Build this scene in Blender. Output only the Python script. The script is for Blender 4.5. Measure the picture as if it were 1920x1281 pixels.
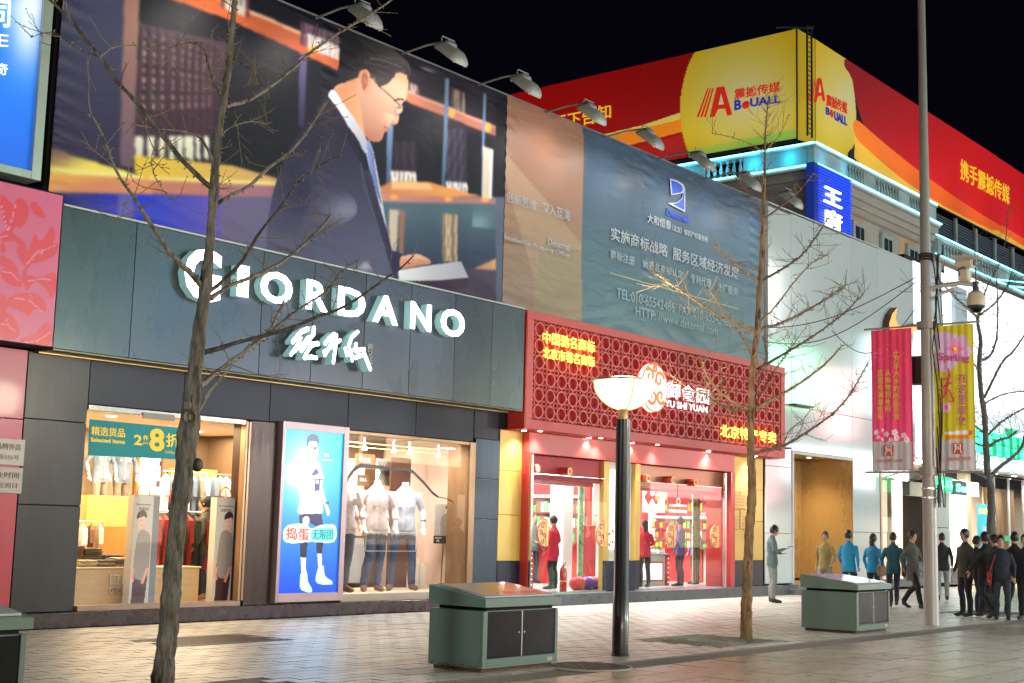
import bpy, math, random
import numpy as np
from mathutils import Vector, Matrix, noise as mnoise
R = math.radians
C = bpy.context.scene.collection
SC = bpy.context.scene
for o in list(bpy.data.objects): bpy.data.objects.remove(o)
rng = random.Random(7)

# ------------------------------------------------------------------ camera, world, exposure
YAW, PIT, ROL, FOC = 0.8904532735782058, 0.13588175101868732, 0.02538268476679099, 2547.9923057626465
CAMZ = 1.6
_f = Vector((math.sin(YAW)*math.cos(PIT), math.cos(YAW)*math.cos(PIT), math.sin(PIT)))
_r0 = Vector((math.cos(YAW), -math.sin(YAW), 0)); _u0 = _r0.cross(_f)
_r = _r0*math.cos(ROL) + _u0*math.sin(ROL); _u = -_r0*math.sin(ROL) + _u0*math.cos(ROL)
cam_d = bpy.data.cameras.new('camera'); cam = bpy.data.objects.new('camera', cam_d); C.objects.link(cam)
cam_d.sensor_width = 36; cam_d.lens = FOC/1920*36; cam_d.clip_start = .05; cam_d.clip_end = 900
cam.matrix_world = Matrix(((_r.x,_u.x,-_f.x,0),(_r.y,_u.y,-_f.y,0),(_r.z,_u.z,-_f.z,CAMZ),(0,0,0,1)))
SC.camera = cam

w = bpy.data.worlds.new('World'); SC.world = w; w.use_nodes = True
nt = w.node_tree; nt.nodes.clear()
sky = nt.nodes.new('ShaderNodeTexSky'); sky.sky_type = 'NISHITA'; sky.sun_disc = False
sky.sun_elevation = R(-9); sky.sun_rotation = R(200)
bg = nt.nodes.new('ShaderNodeBackground'); bg.inputs[1].default_value = 0.05
bg2 = nt.nodes.new('ShaderNodeBackground'); bg2.inputs[0].default_value = (.0007, .0007, .0019, 1); bg2.inputs[1].default_value = 1
ad = nt.nodes.new('ShaderNodeAddShader'); wo = nt.nodes.new('ShaderNodeOutputWorld')
nt.links.new(sky.outputs[0], bg.inputs[0]); nt.links.new(bg.outputs[0], ad.inputs[0]); nt.links.new(bg2.outputs[0], ad.inputs[1]); nt.links.new(ad.outputs[0], wo.inputs[0])

SC.view_settings.view_transform = 'Standard'; SC.view_settings.look = 'None'
SC.view_settings.exposure = .7; SC.view_settings.gamma = 1; SC.view_settings.use_curve_mapping = False
SC.render.engine = 'CYCLES'
SC.cycles.use_denoising = True
SC.cycles.max_bounces = 6; SC.cycles.diffuse_bounces = 3; SC.cycles.glossy_bounces = 3; SC.cycles.transmission_bounces = 4; SC.cycles.transparent_max_bounces = 10
SC.cycles.sample_clamp_indirect = 4; SC.cycles.caustics_reflective = False; SC.cycles.caustics_refractive = False
SC.cycles.use_light_tree = True

# light levels (watts / emission strengths)
LAMP_W, FLOOD_W, DOWN_W, SHOP1_W, SHOP1B_W, SHOP2_W, WHITE_W, FAR_W = 1350, 62, 110, 320, 165, 270, 180, .5

# ------------------------------------------------------------------ measuring: rays of the camera met with real planes
def ray(px, py): return _f*FOC + _r*(px-960) - _u*(py-640.5)
def fy(px, py, Y): d = ray(px, py); return Vector((0,0,CAMZ)) + d*(Y/d.y)
def fx(px, py, X): d = ray(px, py); return Vector((0,0,CAMZ)) + d*(X/d.x)
def fz(px, py, Z=0): d = ray(px, py); return Vector((0,0,CAMZ)) + d*((Z-CAMZ)/d.z)
def proj(P):
    P = np.asarray(P, float) - np.array([0,0,CAMZ]); d = P@np.array(_f)
    return 960+FOC*(P@np.array(_r))/d, 640.5-FOC*(P@np.array(_u))/d

# ------------------------------------------------------------------ materials
def lin(c): return tuple(((x/255)/12.92 if x <= 10 else (((x/255)+.055)/1.055)**2.4) for x in c)
_mc = {}
def M(name, col, rough=.5, metal=0, emis=0, ecol=None, var=0, scale=6, bump=0, bscale=None, coat=0, spec=.5, stretch=(1,1,1), rvar=0, wear=None):
    if name in _mc: return _mc[name]
    m = bpy.data.materials.new(name); m.use_nodes = True; n = m.node_tree.nodes; L = m.node_tree.links
    b = n['Principled BSDF']; b.inputs['Base Color'].default_value = (*col, 1); b.inputs['Roughness'].default_value = rough
    b.inputs['Metallic'].default_value = metal; b.inputs['Specular IOR Level'].default_value = spec
    if coat: b.inputs['Coat Weight'].default_value = coat; b.inputs['Coat Roughness'].default_value = .08
    if emis:
        b.inputs['Emission Color'].default_value = (*(ecol or col), 1); b.inputs['Emission Strength'].default_value = emis
    if var or bump or rvar or wear:
        tc = n.new('ShaderNodeTexCoord'); mp = n.new('ShaderNodeMapping'); mp.inputs['Scale'].default_value = stretch
        L.new(tc.outputs['Object'], mp.inputs['Vector'])
        nz = n.new('ShaderNodeTexNoise'); nz.inputs['Scale'].default_value = scale; nz.inputs['Detail'].default_value = 6; nz.inputs['Roughness'].default_value = .65
        L.new(mp.outputs[0], nz.inputs['Vector'])
        if var or wear:
            oi = n.new('ShaderNodeObjectInfo')
            ma = n.new('ShaderNodeMath'); ma.operation = 'MULTIPLY_ADD'; ma.inputs[1].default_value = .5; ma.inputs[2].default_value = -.25
            L.new(oi.outputs['Random'], ma.inputs[0])
            ad = n.new('ShaderNodeMath'); ad.operation = 'ADD'; L.new(nz.outputs['Fac'], ad.inputs[0]); L.new(ma.outputs[0], ad.inputs[1])
            cr = n.new('ShaderNodeValToRGB'); cr.color_ramp.elements[0].position = .25; cr.color_ramp.elements[1].position = .75
            cr.color_ramp.elements[0].color = (*[max(0,c*(1-var)) for c in col], 1); cr.color_ramp.elements[1].color = (*[min(1,c*(1+var)) for c in col], 1)
            L.new(ad.outputs[0], cr.inputs[0]); out = cr.outputs[0]
            if wear:
                n2 = n.new('ShaderNodeTexNoise'); n2.inputs['Scale'].default_value = wear[1]; n2.inputs['Detail'].default_value = 8
                L.new(mp.outputs[0], n2.inputs['Vector'])
                c2 = n.new('ShaderNodeValToRGB'); c2.color_ramp.elements[0].position = wear[2]; c2.color_ramp.elements[1].position = wear[2]+.08
                L.new(n2.outputs['Fac'], c2.inputs[0])
                mx = n.new('ShaderNodeMixRGB'); mx.inputs[2].default_value = (*wear[0], 1)
                L.new(c2.outputs[0], mx.inputs[0]); L.new(out, mx.inputs[1]); out = mx.outputs[0]
            L.new(out, b.inputs['Base Color'])
        if rvar:
            mr = n.new('ShaderNodeMapRange'); mr.inputs[3].default_value = max(.02, rough-rvar); mr.inputs[4].default_value = min(1, rough+rvar)
            L.new(nz.outputs['Fac'], mr.inputs[0]); L.new(mr.outputs[0], b.inputs['Roughness'])
        if bump:
            bp = n.new('ShaderNodeBump'); bp.inputs['Strength'].default_value = bump; bp.inputs['Distance'].default_value = .02
            if bscale:
                n3 = n.new('ShaderNodeTexNoise'); n3.inputs['Scale'].default_value = bscale; n3.inputs['Detail'].default_value = 4
                L.new(mp.outputs[0], n3.inputs['Vector']); L.new(n3.outputs['Fac'], bp.inputs['Height'])
            else: L.new(nz.outputs['Fac'], bp.inputs['Height'])
            L.new(bp.outputs[0], b.inputs['Normal'])
    _mc[name] = m
    return m
def glow(name, col, s):
    return M(name, col, rough=.4, emis=s, ecol=col)
def glass_mat(name='window_glass', tint=(1,1,1), refl=1.45):
    if name in _mc: return _mc[name]
    m = bpy.data.materials.new(name); m.use_nodes = True; n = m.node_tree.nodes; L = m.node_tree.links; n.clear()
    o = n.new('ShaderNodeOutputMaterial'); mx = n.new('ShaderNodeMixShader'); t = n.new('ShaderNodeBsdfTransparent'); g = n.new('ShaderNodeBsdfGlossy'); f = n.new('ShaderNodeMath'); lw = n.new('ShaderNodeLayerWeight'); pw_ = n.new('ShaderNodeMath'); pw_.operation = 'POWER'; pw_.inputs[1].default_value = 4; f.operation = 'MULTIPLY_ADD'; f.inputs[1].default_value = .8; f.inputs[2].default_value = (refl-1)*.08; lw.inputs[0].default_value = .5; L.new(lw.outputs['Facing'], pw_.inputs[0]); L.new(pw_.outputs[0], f.inputs[0])
    t.inputs[0].default_value = (*tint, 1); g.inputs['Roughness'].default_value = .02
    L.new(f.outputs[0], mx.inputs[0]); L.new(t.outputs[0], mx.inputs[1]); L.new(g.outputs[0], mx.inputs[2]); L.new(mx.outputs[0], o.inputs[0])
    _mc[name] = m; return m
def vmat(name, emis=0, rough=.5, gain=1, bump=0, bscale=3, stretch=(1,1,1), coat=0, spec=.5):
    m = bpy.data.materials.new(name); m.use_nodes = True; n = m.node_tree.nodes; L = m.node_tree.links
    b = n['Principled BSDF']; b.inputs['Roughness'].default_value = rough; b.inputs['Specular IOR Level'].default_value = spec
    a = n.new('ShaderNodeVertexColor'); a.layer_name = 'print'
    L.new(a.outputs[0], b.inputs['Base Color'])
    if emis: L.new(a.outputs[0], b.inputs['Emission Color']); b.inputs['Emission Strength'].default_value = emis
    if coat: b.inputs['Coat Weight'].default_value = coat
    if bump:
        tc = n.new('ShaderNodeTexCoord'); mp = n.new('ShaderNodeMapping'); mp.inputs['Scale'].default_value = stretch
        nz = n.new('ShaderNodeTexNoise'); nz.inputs['Scale'].default_value = bscale; nz.inputs['Detail'].default_value = 5; nz.inputs['Distortion'].default_value = .6
        bp = n.new('ShaderNodeBump'); bp.inputs['Strength'].default_value = bump; bp.inputs['Distance'].default_value = .1
        L.new(tc.outputs['Object'], mp.inputs[0]); L.new(mp.outputs[0], nz.inputs['Vector']); L.new(nz.outputs['Fac'], bp.inputs['Height']); L.new(bp.outputs[0], b.inputs['Normal'])
    return m

# ------------------------------------------------------------------ mesh collecting
class B:
    def __init__(s): s.v = []; s.f = []; s.mi = []; s.mats = []; s.cur = 0
    def m(s, mat):
        if mat not in s.mats: s.mats.append(mat)
        s.cur = s.mats.index(mat); return s
    def add(s, vs, fs):
        k = len(s.v); s.v += [tuple(v) for v in vs]; s.f += [tuple(i+k for i in f) for f in fs]; s.mi += [s.cur]*len(fs); return s
    def box(s, x0, x1, y0, y1, z0, z1):
        v = [(x,y,z) for z in (z0,z1) for y in (y0,y1) for x in (x0,x1)]
        return s.add(v, [(0,2,3,1),(4,5,7,6),(0,1,5,4),(2,6,7,3),(0,4,6,2),(1,3,7,5)])
    def bbox(s, x0, x1, y0, y1, z0, z1, b=.01):
        """box with chamfered edges"""
        vs, idx = [], {}
        for sx in (0,1):
            for sy in (0,1):
                for sz in (0,1):
                    X=(x0,x1)[sx]; Y=(y0,y1)[sy]; Z=(z0,z1)[sz]; dx=b*(1-2*sx); dy=b*(1-2*sy); dz=b*(1-2*sz)
                    idx[(sx,sy,sz)] = len(vs); vs += [(X,Y+dy,Z+dz),(X+dx,Y,Z+dz),(X+dx,Y+dy,Z)]
        g = lambda a,b,c,k: idx[(a,b,c)]+k
        fs = [(g(0,0,0,0),g(0,0,1,0),g(0,1,1,0),g(0,1,0,0)),(g(1,0,0,0),g(1,1,0,0),g(1,1,1,0),g(1,0,1,0)),
              (g(0,0,0,1),g(1,0,0,1),g(1,0,1,1),g(0,0,1,1)),(g(0,1,0,1),g(0,1,1,1),g(1,1,1,1),g(1,1,0,1)),
              (g(0,0,0,2),g(0,1,0,2),g(1,1,0,2),g(1,0,0,2)),(g(0,0,1,2),g(1,0,1,2),g(1,1,1,2),g(0,1,1,2))]
        for a in (0,1):
            for c in (0,1):
                fs += [(g(a,c,0,0),g(a,c,1,0),g(a,c,1,1),g(a,c,0,1)),(g(a,0,c,0),g(a,1,c,0),g(a,1,c,2),g(a,0,c,2)),(g(0,a,c,1),g(1,a,c,1),g(1,a,c,2),g(0,a,c,2))]
                for d in (0,1): fs.append((g(a,c,d,0),g(a,c,d,1),g(a,c,d,2)))
        return s.add(vs, fs)
    def prism(s, poly, o, ex, ez, n, d):
        """polygon (u,v) in the plane o+u*ex+v*ez, pushed out along n by d (front at o+n*d)"""
        o, ex, ez, n = Vector(o), Vector(ex), Vector(ez), Vector(n); k = len(poly)
        a = [o+ex*u+ez*v for u,v in poly]; b = [p+n*d for p in a]
        return s.add(a+b, [tuple(range(k-1,-1,-1)), tuple(range(k,2*k))]+[(i,(i+1)%k,k+(i+1)%k,k+i) for i in range(k)])
    def tube(s, pts, rad, n=8, cap=True, ell=1):
        pts = [Vector(p) for p in pts]
        if not hasattr(rad, '__len__'): rad = [rad]*len(pts)
        up = None; rings = []
        for i, p in enumerate(pts):
            t = (pts[min(i+1,len(pts)-1)]-pts[max(i-1,0)])
            t = t.normalized() if t.length > 1e-9 else Vector((0,0,1))
            if up is None: up = Vector((1,0,0)) if abs(t.x) < .8 else Vector((0,1,0))
            a = (up - t*up.dot(t)); a = a.normalized() if a.length > 1e-6 else t.orthogonal().normalized()
            up = a; bb = t.cross(a)
            rings.append([p+a*math.cos(2*math.pi*j/n)*rad[i]+bb*math.sin(2*math.pi*j/n)*rad[i]*ell for j in range(n)])
        vs = [v for r in rings for v in r]; fs = []
        for i in range(len(pts)-1):
            for j in range(n): fs.append((i*n+j, i*n+(j+1)%n, (i+1)*n+(j+1)%n, (i+1)*n+j))
        if cap: fs += [tuple(range(n-1,-1,-1)), tuple((len(pts)-1)*n+j for j in range(n))]
        return s.add(vs, fs)
    def lathe(s, prof, c=(0,0,0), n=24, axis='z'):
        vs = []
        for r, z in prof:
            for j in range(n):
                a = 2*math.pi*j/n; x, y = r*math.cos(a), r*math.sin(a)
                vs.append((c[0]+x, c[1]+y, c[2]+z) if axis == 'z' else ((c[0]+x, c[1]+z, c[2]+y) if axis == 'y' else (c[0]+z, c[1]+x, c[2]+y)))
        fs = [(i*n+j, i*n+(j+1)%n, (i+1)*n+(j+1)%n, (i+1)*n+j) for i in range(len(prof)-1) for j in range(n)]
        return s.add(vs, fs)
    def ball(s, c, r, n=10, m=8):
        if not hasattr(r, '__len__'): r = (r,r,r)
        vs = [(c[0], c[1], c[2]-r[2])]
        for i in range(1, m):
            ph = -math.pi/2+math.pi*i/m
            for j in range(n):
                a = 2*math.pi*j/n; vs.append((c[0]+r[0]*math.cos(ph)*math.cos(a), c[1]+r[1]*math.cos(ph)*math.sin(a), c[2]+r[2]*math.sin(ph)))
        vs.append((c[0], c[1], c[2]+r[2])); fs = []
        for j in range(n): fs.append((0, 1+(j+1)%n, 1+j)); fs.append((len(vs)-1, 1+(m-2)*n+j, 1+(m-2)*n+(j+1)%n))
        for i in range(m-2):
            for j in range(n): fs.append((1+i*n+j, 1+i*n+(j+1)%n, 1+(i+1)*n+(j+1)%n, 1+(i+1)*n+j))
        return s.add(vs, fs)
    def mesh(s, name, smooth=False, off=(0,0,0)):
        me = bpy.data.meshes.new(name)
        v = [(a-off[0], b-off[1], c-off[2]) for a,b,c in s.v]
        me.from_pydata(v, [], s.f)
        for m in s.mats: me.materials.append(m)
        if len(s.mats) > 1: me.polygons.foreach_set('material_index', s.mi)
        if smooth:
            me.polygons.foreach_set('use_smooth', [True]*len(me.polygons))
            me.set_sharp_from_angle(angle=R(38))
        me.update(); return me
    def make(s, name, mat=None, parent=None, smooth=False, local=False, kind=None, label=None):
        """link as ONE object. Vertices are world coordinates; the object's origin sits at its thing's base. local=True: parent's own frame"""
        if mat is not None and not s.mats: s.m(mat)
        if parent is None and not local:
            a = np.array(s.v); off = ((a[:,0].min()+a[:,0].max())/2, (a[:,1].min()+a[:,1].max())/2, a[:,2].min())
        elif local or parent is None: off = (0,0,0)
        else: off = tuple(base_of(parent))
        o = bpy.data.objects.new(name, s.mesh(name, smooth, off)); C.objects.link(o)
        if parent is None: o.location = off
        else: o.parent = parent
        if kind: o['kind'] = kind
        if label: o['label'] = label
        return o
def base_of(o):
    v = Vector((0,0,0))
    while o: v += o.location; o = o.parent
    return v
def thing(name, label, cat, loc=(0,0,0), rz=0, group=None, kind=None):
    o = bpy.data.objects.new(name, None); C.objects.link(o); o.location = loc; o.rotation_euler = (0,0,rz); o.empty_display_size = .2
    if label: o['label'] = label
    if cat: o['category'] = cat
    if group: o['group'] = group
    if kind: o['kind'] = kind
    return o
def tag(o, label, cat, group=None):
    o['label'] = label; o['category'] = cat
    if group: o['group'] = group
    return o
def inst(name, me, parent, loc=(0,0,0), rot=(0,0,0), scale=(1,1,1), world=True):
    o = bpy.data.objects.new(name, me); C.objects.link(o); o.parent = parent
    o.location = Vector(loc)-(base_of(parent) if (parent and world) else Vector()); o.rotation_euler = rot; o.scale = scale
    return o
def copy_tree(o, parent=None):
    c = o.copy(); C.objects.link(c); c.parent = parent
    for ch in [x for x in o.children]: copy_tree(ch, c)
    return c

# ------------------------------------------------------------------ writing: font outlines turned into thin solid letters
_tc = {}
def glyphs(s, bold=0.0, depth=1.0):
    if any(ord(ch) > 0x2e80 for ch in s): bold = min(bold, .011)
    else: bold = min(bold, .03)
    k = (s, bold)
    if k not in _tc:
        c = bpy.data.curves.new('lettering', 'FONT'); c.body = s; c.offset = bold; c.extrude = .5; c.fill_mode = 'BOTH'; c.resolution_u = 3
        c.space_line = .95
        o = bpy.data.objects.new('lettering', c); C.objects.link(o)
        dg = bpy.context.evaluated_depsgraph_get(); dg.update(); me = bpy.data.meshes.new_from_object(o.evaluated_get(dg))
        v = np.empty(len(me.vertices)*3); me.vertices.foreach_get('co', v); v = v.reshape(-1,3)
        f = [tuple(p.vertices) for p in me.polygons]
        bpy.data.objects.remove(o); bpy.data.curves.remove(c); bpy.data.meshes.remove(me)
        mn, mx = v[:,:2].min(0), v[:,:2].max(0); v[:,:2] = (v[:,:2]-mn)/(mx-mn)
        _tc[k] = (v, f, (mx-mn))
    return _tc[k]
def text(b, s, tl, tr, br, bl, depth=.01, bold=.01, mat=None):
    """letters filling the quad tl,tr,br,bl (world points), standing depth proud of it towards the side that reads correctly"""
    v, f, _ = glyphs(s, bold)
    tl, tr, br, bl = (np.array(p, float) for p in (tl,tr,br,bl))
    n = np.cross(tr-tl, tl-bl); n /= np.linalg.norm(n)
    u = v[:,0:1]; t = v[:,1:2]
    P = bl*(1-u)*(1-t)+br*u*(1-t)+tr*u*t+tl*(1-u)*t + n*((v[:,2:3]+.5)*depth+.001)
    if mat: b.m(mat)
    b.add([tuple(p) for p in P], f); return b
def rowtext(b, s, x0, x1, z0, z1, Y, depth=.01, bold=.01, mat=None):
    return text(b, s, (x0,Y,z1), (x1,Y,z1), (x1,Y,z0), (x0,Y,z0), depth, bold, mat)
def coltext(b, s, x0, x1, z0, z1, P, depth=.01, bold=.01, mat=None, gap=.12):
    """one character under the other; P(u,z) gives the world point"""
    h = (z1-z0)/len(s)
    for i, ch in enumerate(s):
        t = z1-i*h; q = t-h*(1-gap)
        text(b, ch, P(x0,t), P(x1,t), P(x1,q), P(x0,q), depth, bold, mat)
    return b

# ------------------------------------------------------------------ printed pictures: flat print as colours on a fine grid of a real panel
def inpoly(x, y, poly):
    c = np.zeros(x.shape, bool); n = len(poly)
    for i in range(n):
        x0, y0 = poly[i]; x1, y1 = poly[(i+1)%n]
        if y0 == y1: continue
        m = ((y0 > y) != (y1 > y)) & (x < (x1-x0)*(y-y0)/(y1-y0)+x0); c ^= m
    return c
def curve(poly, n=4):
    """closed Catmull-Rom through the points"""
    out = []; k = len(poly)
    for i in range(k):
        p0, p1, p2, p3 = (np.array(poly[(i+j-1)%k], float) for j in range(4))
        for t in np.arange(n)/n:
            out.append(tuple(.5*((2*p1)+(-p0+p2)*t+(2*p0-5*p1+4*p2-p3)*t*t+(-p0+3*p1-3*p2+p3)*t**3)))
    return out
def ell(cx, cy, rx, ry, a=0, n=20):
    return [(cx+rx*math.cos(t)*math.cos(a)-ry*math.sin(t)*math.sin(a), cy+rx*math.cos(t)*math.sin(a)+ry*math.sin(t)*math.cos(a)) for t in np.linspace(0,2*math.pi,n,endpoint=False)]
def stroke(pts, w):
    L, Rr = [], []
    for i in range(len(pts)):
        a = np.array(pts[max(i-1,0)], float); b = np.array(pts[min(i+1,len(pts)-1)], float); d = b-a; d /= np.linalg.norm(d)+1e-9
        nn = np.array([-d[1], d[0]])*(w[i] if hasattr(w,'__len__') else w)/2; p = np.array(pts[i], float); L.append(tuple(p+nn)); Rr.append(tuple(p-nn))
    return L+Rr[::-1]
def printed(name, P, u0, u1, v0, v1, nu, nv, layers, mat, parent, gain=1.0, coords='px', k=.55, relief=None):
    """grid panel P(u,v); each layer = (polygon or None, colour or function(x,y)->Nx3 in 0..255); polygon in photo pixels or in (u,v)"""
    U, V = np.meshgrid(np.linspace(u0,u1,nu+1), np.linspace(v0,v1,nv+1)); U = U.ravel(); V = V.ravel()
    pts = P(U, V)
    if relief is not None: pts = pts+relief(U, V)
    x, y = proj(P(U,V)) if coords == 'px' else (U, V)
    col = np.zeros((len(U),3))
    for poly, c in layers:
        if poly == 'blur':
            g = col.reshape(nv+1,nu+1,3)
            for _ in range(c):
                q = np.pad(g,((1,1),(1,1),(0,0)),'edge'); g = (q[:-2,1:-1]+q[2:,1:-1]+q[1:-1,:-2]+q[1:-1,2:]+q[1:-1,1:-1])/5
            col = g.reshape(-1,3); continue
        m = np.ones(len(U), bool) if poly is None else inpoly(x, y, poly)
        if not m.any(): continue
        if callable(c):
            r = c(x[m], y[m]); 
            if isinstance(r, tuple): cc, al = r; col[m] = col[m]*(1-al[:,None])+cc*al[:,None]
            else: col[m] = r
        else: col[m] = c
    s = np.clip(col,0,255)/255; l = np.where(s <= .04045, s/12.92, ((s+.055)/1.055)**2.4)*gain
    l = np.clip(l, 0, .95 if gain <= 2 else 50)
    i = np.arange(nu)[None,:]+np.arange(nv)[:,None]*(nu+1); i = i.ravel()
    F = np.stack([i, i+1, i+nu+2, i+nu+1], 1)
    me = bpy.data.meshes.new(name); me.vertices.add(len(U)); off = np.array(base_of(parent)) if parent else np.zeros(3)
    me.vertices.foreach_set('co', (pts-off).astype(np.float32).ravel())
    me.loops.add(F.size); me.loops.foreach_set('vertex_index', F.ravel()); me.polygons.add(len(F)); me.polygons.foreach_set('loop_start', np.arange(len(F))*4)
    me.update(calc_edges=True)
    a = me.color_attributes.new('print', 'FLOAT_COLOR', 'POINT'); a.data.foreach_set('color', np.concatenate([l, np.ones((len(l),1))],1).astype(np.float32).ravel())
    me.materials.append(mat); o = bpy.data.objects.new(name, me); C.objects.link(o)
    if parent: o.parent = parent
    return o
def grad(c0, c1, p0, p1):
    """linear blend of printed colour from p0 to p1"""
    c0, c1 = np.array(c0, float), np.array(c1, float); d = np.array(p1, float)-np.array(p0, float); L2 = (d**2).sum()
    def g(x, y):
        t = np.clip(((x-p0[0])*d[0]+(y-p0[1])*d[1])/L2, 0, 1)[:,None]; return c0*(1-t)+c1*t
    return g
def blob(c, cx, cy, rx, ry, k=1.0):
    c = np.array(c, float)
    def g(x, y): return np.tile(c, (len(x),1)), np.clip(np.exp(-(((x-cx)/rx)**2+((y-cy)/ry)**2))*k, 0, 1)
    return g
def light(name, typ, loc, energy, col, size=.3, size_y=None, target=None, angle=None, blend=.5, parent=None):
    d = bpy.data.lights.new(name, typ); d.energy = energy; d.color = col
    if typ == 'AREA':
        d.size = size
        if size_y: d.shape = 'RECTANGLE'; d.size_y = size_y
    else: d.shadow_soft_size = size
    if typ == 'SPOT': d.spot_size = R(angle or 90); d.spot_blend = blend
    o = bpy.data.objects.new(name, d); C.objects.link(o); o.location = loc
    if target is not None: o.rotation_euler = (Vector(target)-Vector(loc)).to_track_quat('-Z','Y').to_euler()
    if parent: o.parent = parent; o.location = Vector(loc)-base_of(parent)
    return o
# ------------------------------------------------------------------ people and mannequins: one continuous skin grown from limbs
def person(name, label, cat, loc, rz, jacket, trousers, shoes=None, skin=None, hair=None, H=1.72, pose='stand', bulk=1.0, group=None, head=True, voxel=.016, coat=0.0, sleeves=1.0, hairlen=0, roll=None, twist=0, bag=None, shirt=False):
    sk = skin or SKIN; shoes = shoes or SHOE; hair = hair or HAIR
    t = thing(name, label, cat, loc, rz, group)
    k = H/1.75; prim = []   # (a, b, ra, rb, material)
    V = Vector
    # pose: joints in metres for a 1.75 m body, facing +y
    legs = {'stand':[((.09,0,.92),(.11,.03,.50),(.115,-.01,.08),(.13,.15,.035)),((-.09,0,.92),(-.11,.03,.50),(-.115,-.01,.08),(-.13,.15,.035))],
            'walk':[((.09,0,.92),(.10,.20,.52),(.10,.27,.10),(.10,.43,.06)),((-.09,0,.92),(-.10,.0,.50),(-.10,-.30,.14),(-.10,-.17,.045))],
            'wide':[((.09,0,.92),(.17,.06,.50),(.19,.04,.08),(.24,.19,.035)),((-.09,0,.92),(-.13,.02,.50),(-.17,-.10,.08),(-.20,.05,.035))],
            'contra':[((.09,0,.92),(.12,.10,.51),(.17,.04,.08),(.22,.18,.035)),((-.09,0,.92),(-.09,.0,.50),(-.07,-.04,.08),(-.08,.12,.035))]}
    lg = legs[{'phone':'stand','hold':'stand','reach':'stand'}.get(pose, pose)]
    arms = {'stand':[((.172,0,1.375),(.255,-.03,1.14),(.25,.09,.90)),((-.172,0,1.375),(-.255,-.03,1.14),(-.25,.09,.90))],
            'walk':[((.172,0,1.375),(.25,-.14,1.16),(.25,-.08,.93)),((-.172,0,1.375),(-.25,.06,1.15),(-.23,.24,.98))],
            'wide':[((.172,0,1.375),(.29,-.05,1.16),(.27,.08,.93)),((-.172,0,1.375),(-.29,-.05,1.16),(-.28,.06,.92))],
            'contra':[((.172,0,1.375),(.30,-.03,1.16),(.29,.09,.93)),((-.172,0,1.375),(-.30,-.03,1.16),(-.27,.10,.93))],
            'phone':[((.172,0,1.375),(.24,.02,1.15),(.10,.27,1.22)),((-.172,0,1.375),(-.24,.0,1.15),(-.08,.22,1.12))],
            'hold':[((.172,0,1.375),(.25,-.03,1.15),(.12,.20,1.05)),((-.172,0,1.375),(-.25,-.03,1.15),(-.25,.09,.92))],
            'reach':[((.172,0,1.375),(.24,.10,1.17),(.18,.36,1.10)),((-.172,0,1.375),(-.25,-.03,1.15),(-.25,.09,.92))]}[pose]
    b_ = bulk
    def P(a, b, ra, rb, m): prim.append((V(a)*k, V(b)*k, ra*k, rb*k, m))
    body = B(); 
    def ring_sweep(rows, m):   # z, rx, ry, yoff
        n = 16; vs = []; 
        for z, rx, ry, yo in rows:
            for j in range(n):
                a = 2*math.pi*j/n; vs.append(V((rx*math.cos(a), ry*math.sin(a)+yo, z))*k)
        fs = [(i*n+j, i*n+(j+1)%n, (i+1)*n+(j+1)%n, (i+1)*n+j) for i in range(len(rows)-1) for j in range(n)]
        fs += [tuple(range(n-1,-1,-1)), tuple((len(rows)-1)*n+j for j in range(n))]
        body.add(vs, fs)
        for i in range(len(rows)-1):
            z, rx, ry, yo = rows[i]; z2, rx2, ry2, yo2 = rows[i+1]
            for sx in (-1,0,1): P((sx*rx*.55,yo,z),(sx*rx2*.55,yo2,z2), ry, ry2, m)
    # torso with garment hem
    hem = .86-coat
    ring_sweep([(hem,.178*b_+coat*.08,.13*b_+coat*.05,0),(.97,.172*b_,.128*b_,0),(1.10,.152*b_,.112*b_,.005),(1.25,.172*b_,.122*b_,.0),(1.36,.176*b_,.114*b_,-.01),(1.425,.135*b_,.088*b_,-.01),(1.475,.085,.075,-.01),(1.50,.062,.062,-.005)], jacket)
    ring_sweep([(.80,.150*b_,.112*b_,0),(.90,.160*b_,.115*b_,0)], trousers)
    ring_sweep([(1.48,.052,.055,-.005),(1.56,.05,.055,.01)], sk)
    for i, (hp, kn, an, to) in enumerate(lg):
        body.tube([V(hp)*k, (V(hp)*.5+V(kn)*.5)*k, V(kn)*k, (V(kn)*.5+V(an)*.5+V((0,-.02,.04)))*k, V(an)*k+V((0,0,.03))], [.092*k*b_,.083*k*b_,.066*k,.066*k,.058*k], 12)
        P(hp, kn, .095*b_, .068, trousers); P(kn, V(an)+V((0,0,.05)), .07, .06, trousers)
        an_, to_ = V(an), V(to)
        heel = an_+V((0,-.05,-.045)); ball_ = to_+V((0,-.03,0))
        body.tube([(heel)*k, (an_+V((0,.02,-.025)))*k, ball_*k, (to_+V((0,.05,-.005)))*k], [.034*k,.05*k,.042*k,.026*k], 10)
        body.tube([(an_+V((0,-.01,.06)))*k, (an_+V((0,0,-.03)))*k], [.05*k,.05*k], 10)
        P(heel, to_+V((0,.05,0)), .05, .035, shoes); P(an_+V((0,-.01,.03)), an_+V((0,0,-.03)), .05, .05, shoes)
    for i, (sh, el, wr) in enumerate(arms):
        sh, el, wr = V(sh), V(el), V(wr); sg = 1 if i == 0 else -1
        body.tube([(sh+V((-.05*sg,0,-.01)))*k, sh*k, (sh*.5+el*.5)*k, el*k], [.056*k,.060*k*b_,.054*k*b_,.047*k*b_], 10)
        end = el*(1-sleeves)+wr*sleeves if sleeves < 1 else wr
        body.tube([el*k, (el*.5+wr*.5)*k, wr*k], [.047*k*b_,.040*k*b_ if sleeves >= 1 else .036*k,.034*k*b_ if sleeves >= 1 else .026*k], 10)
        P(sh, el, .06, .048, jacket)
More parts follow.
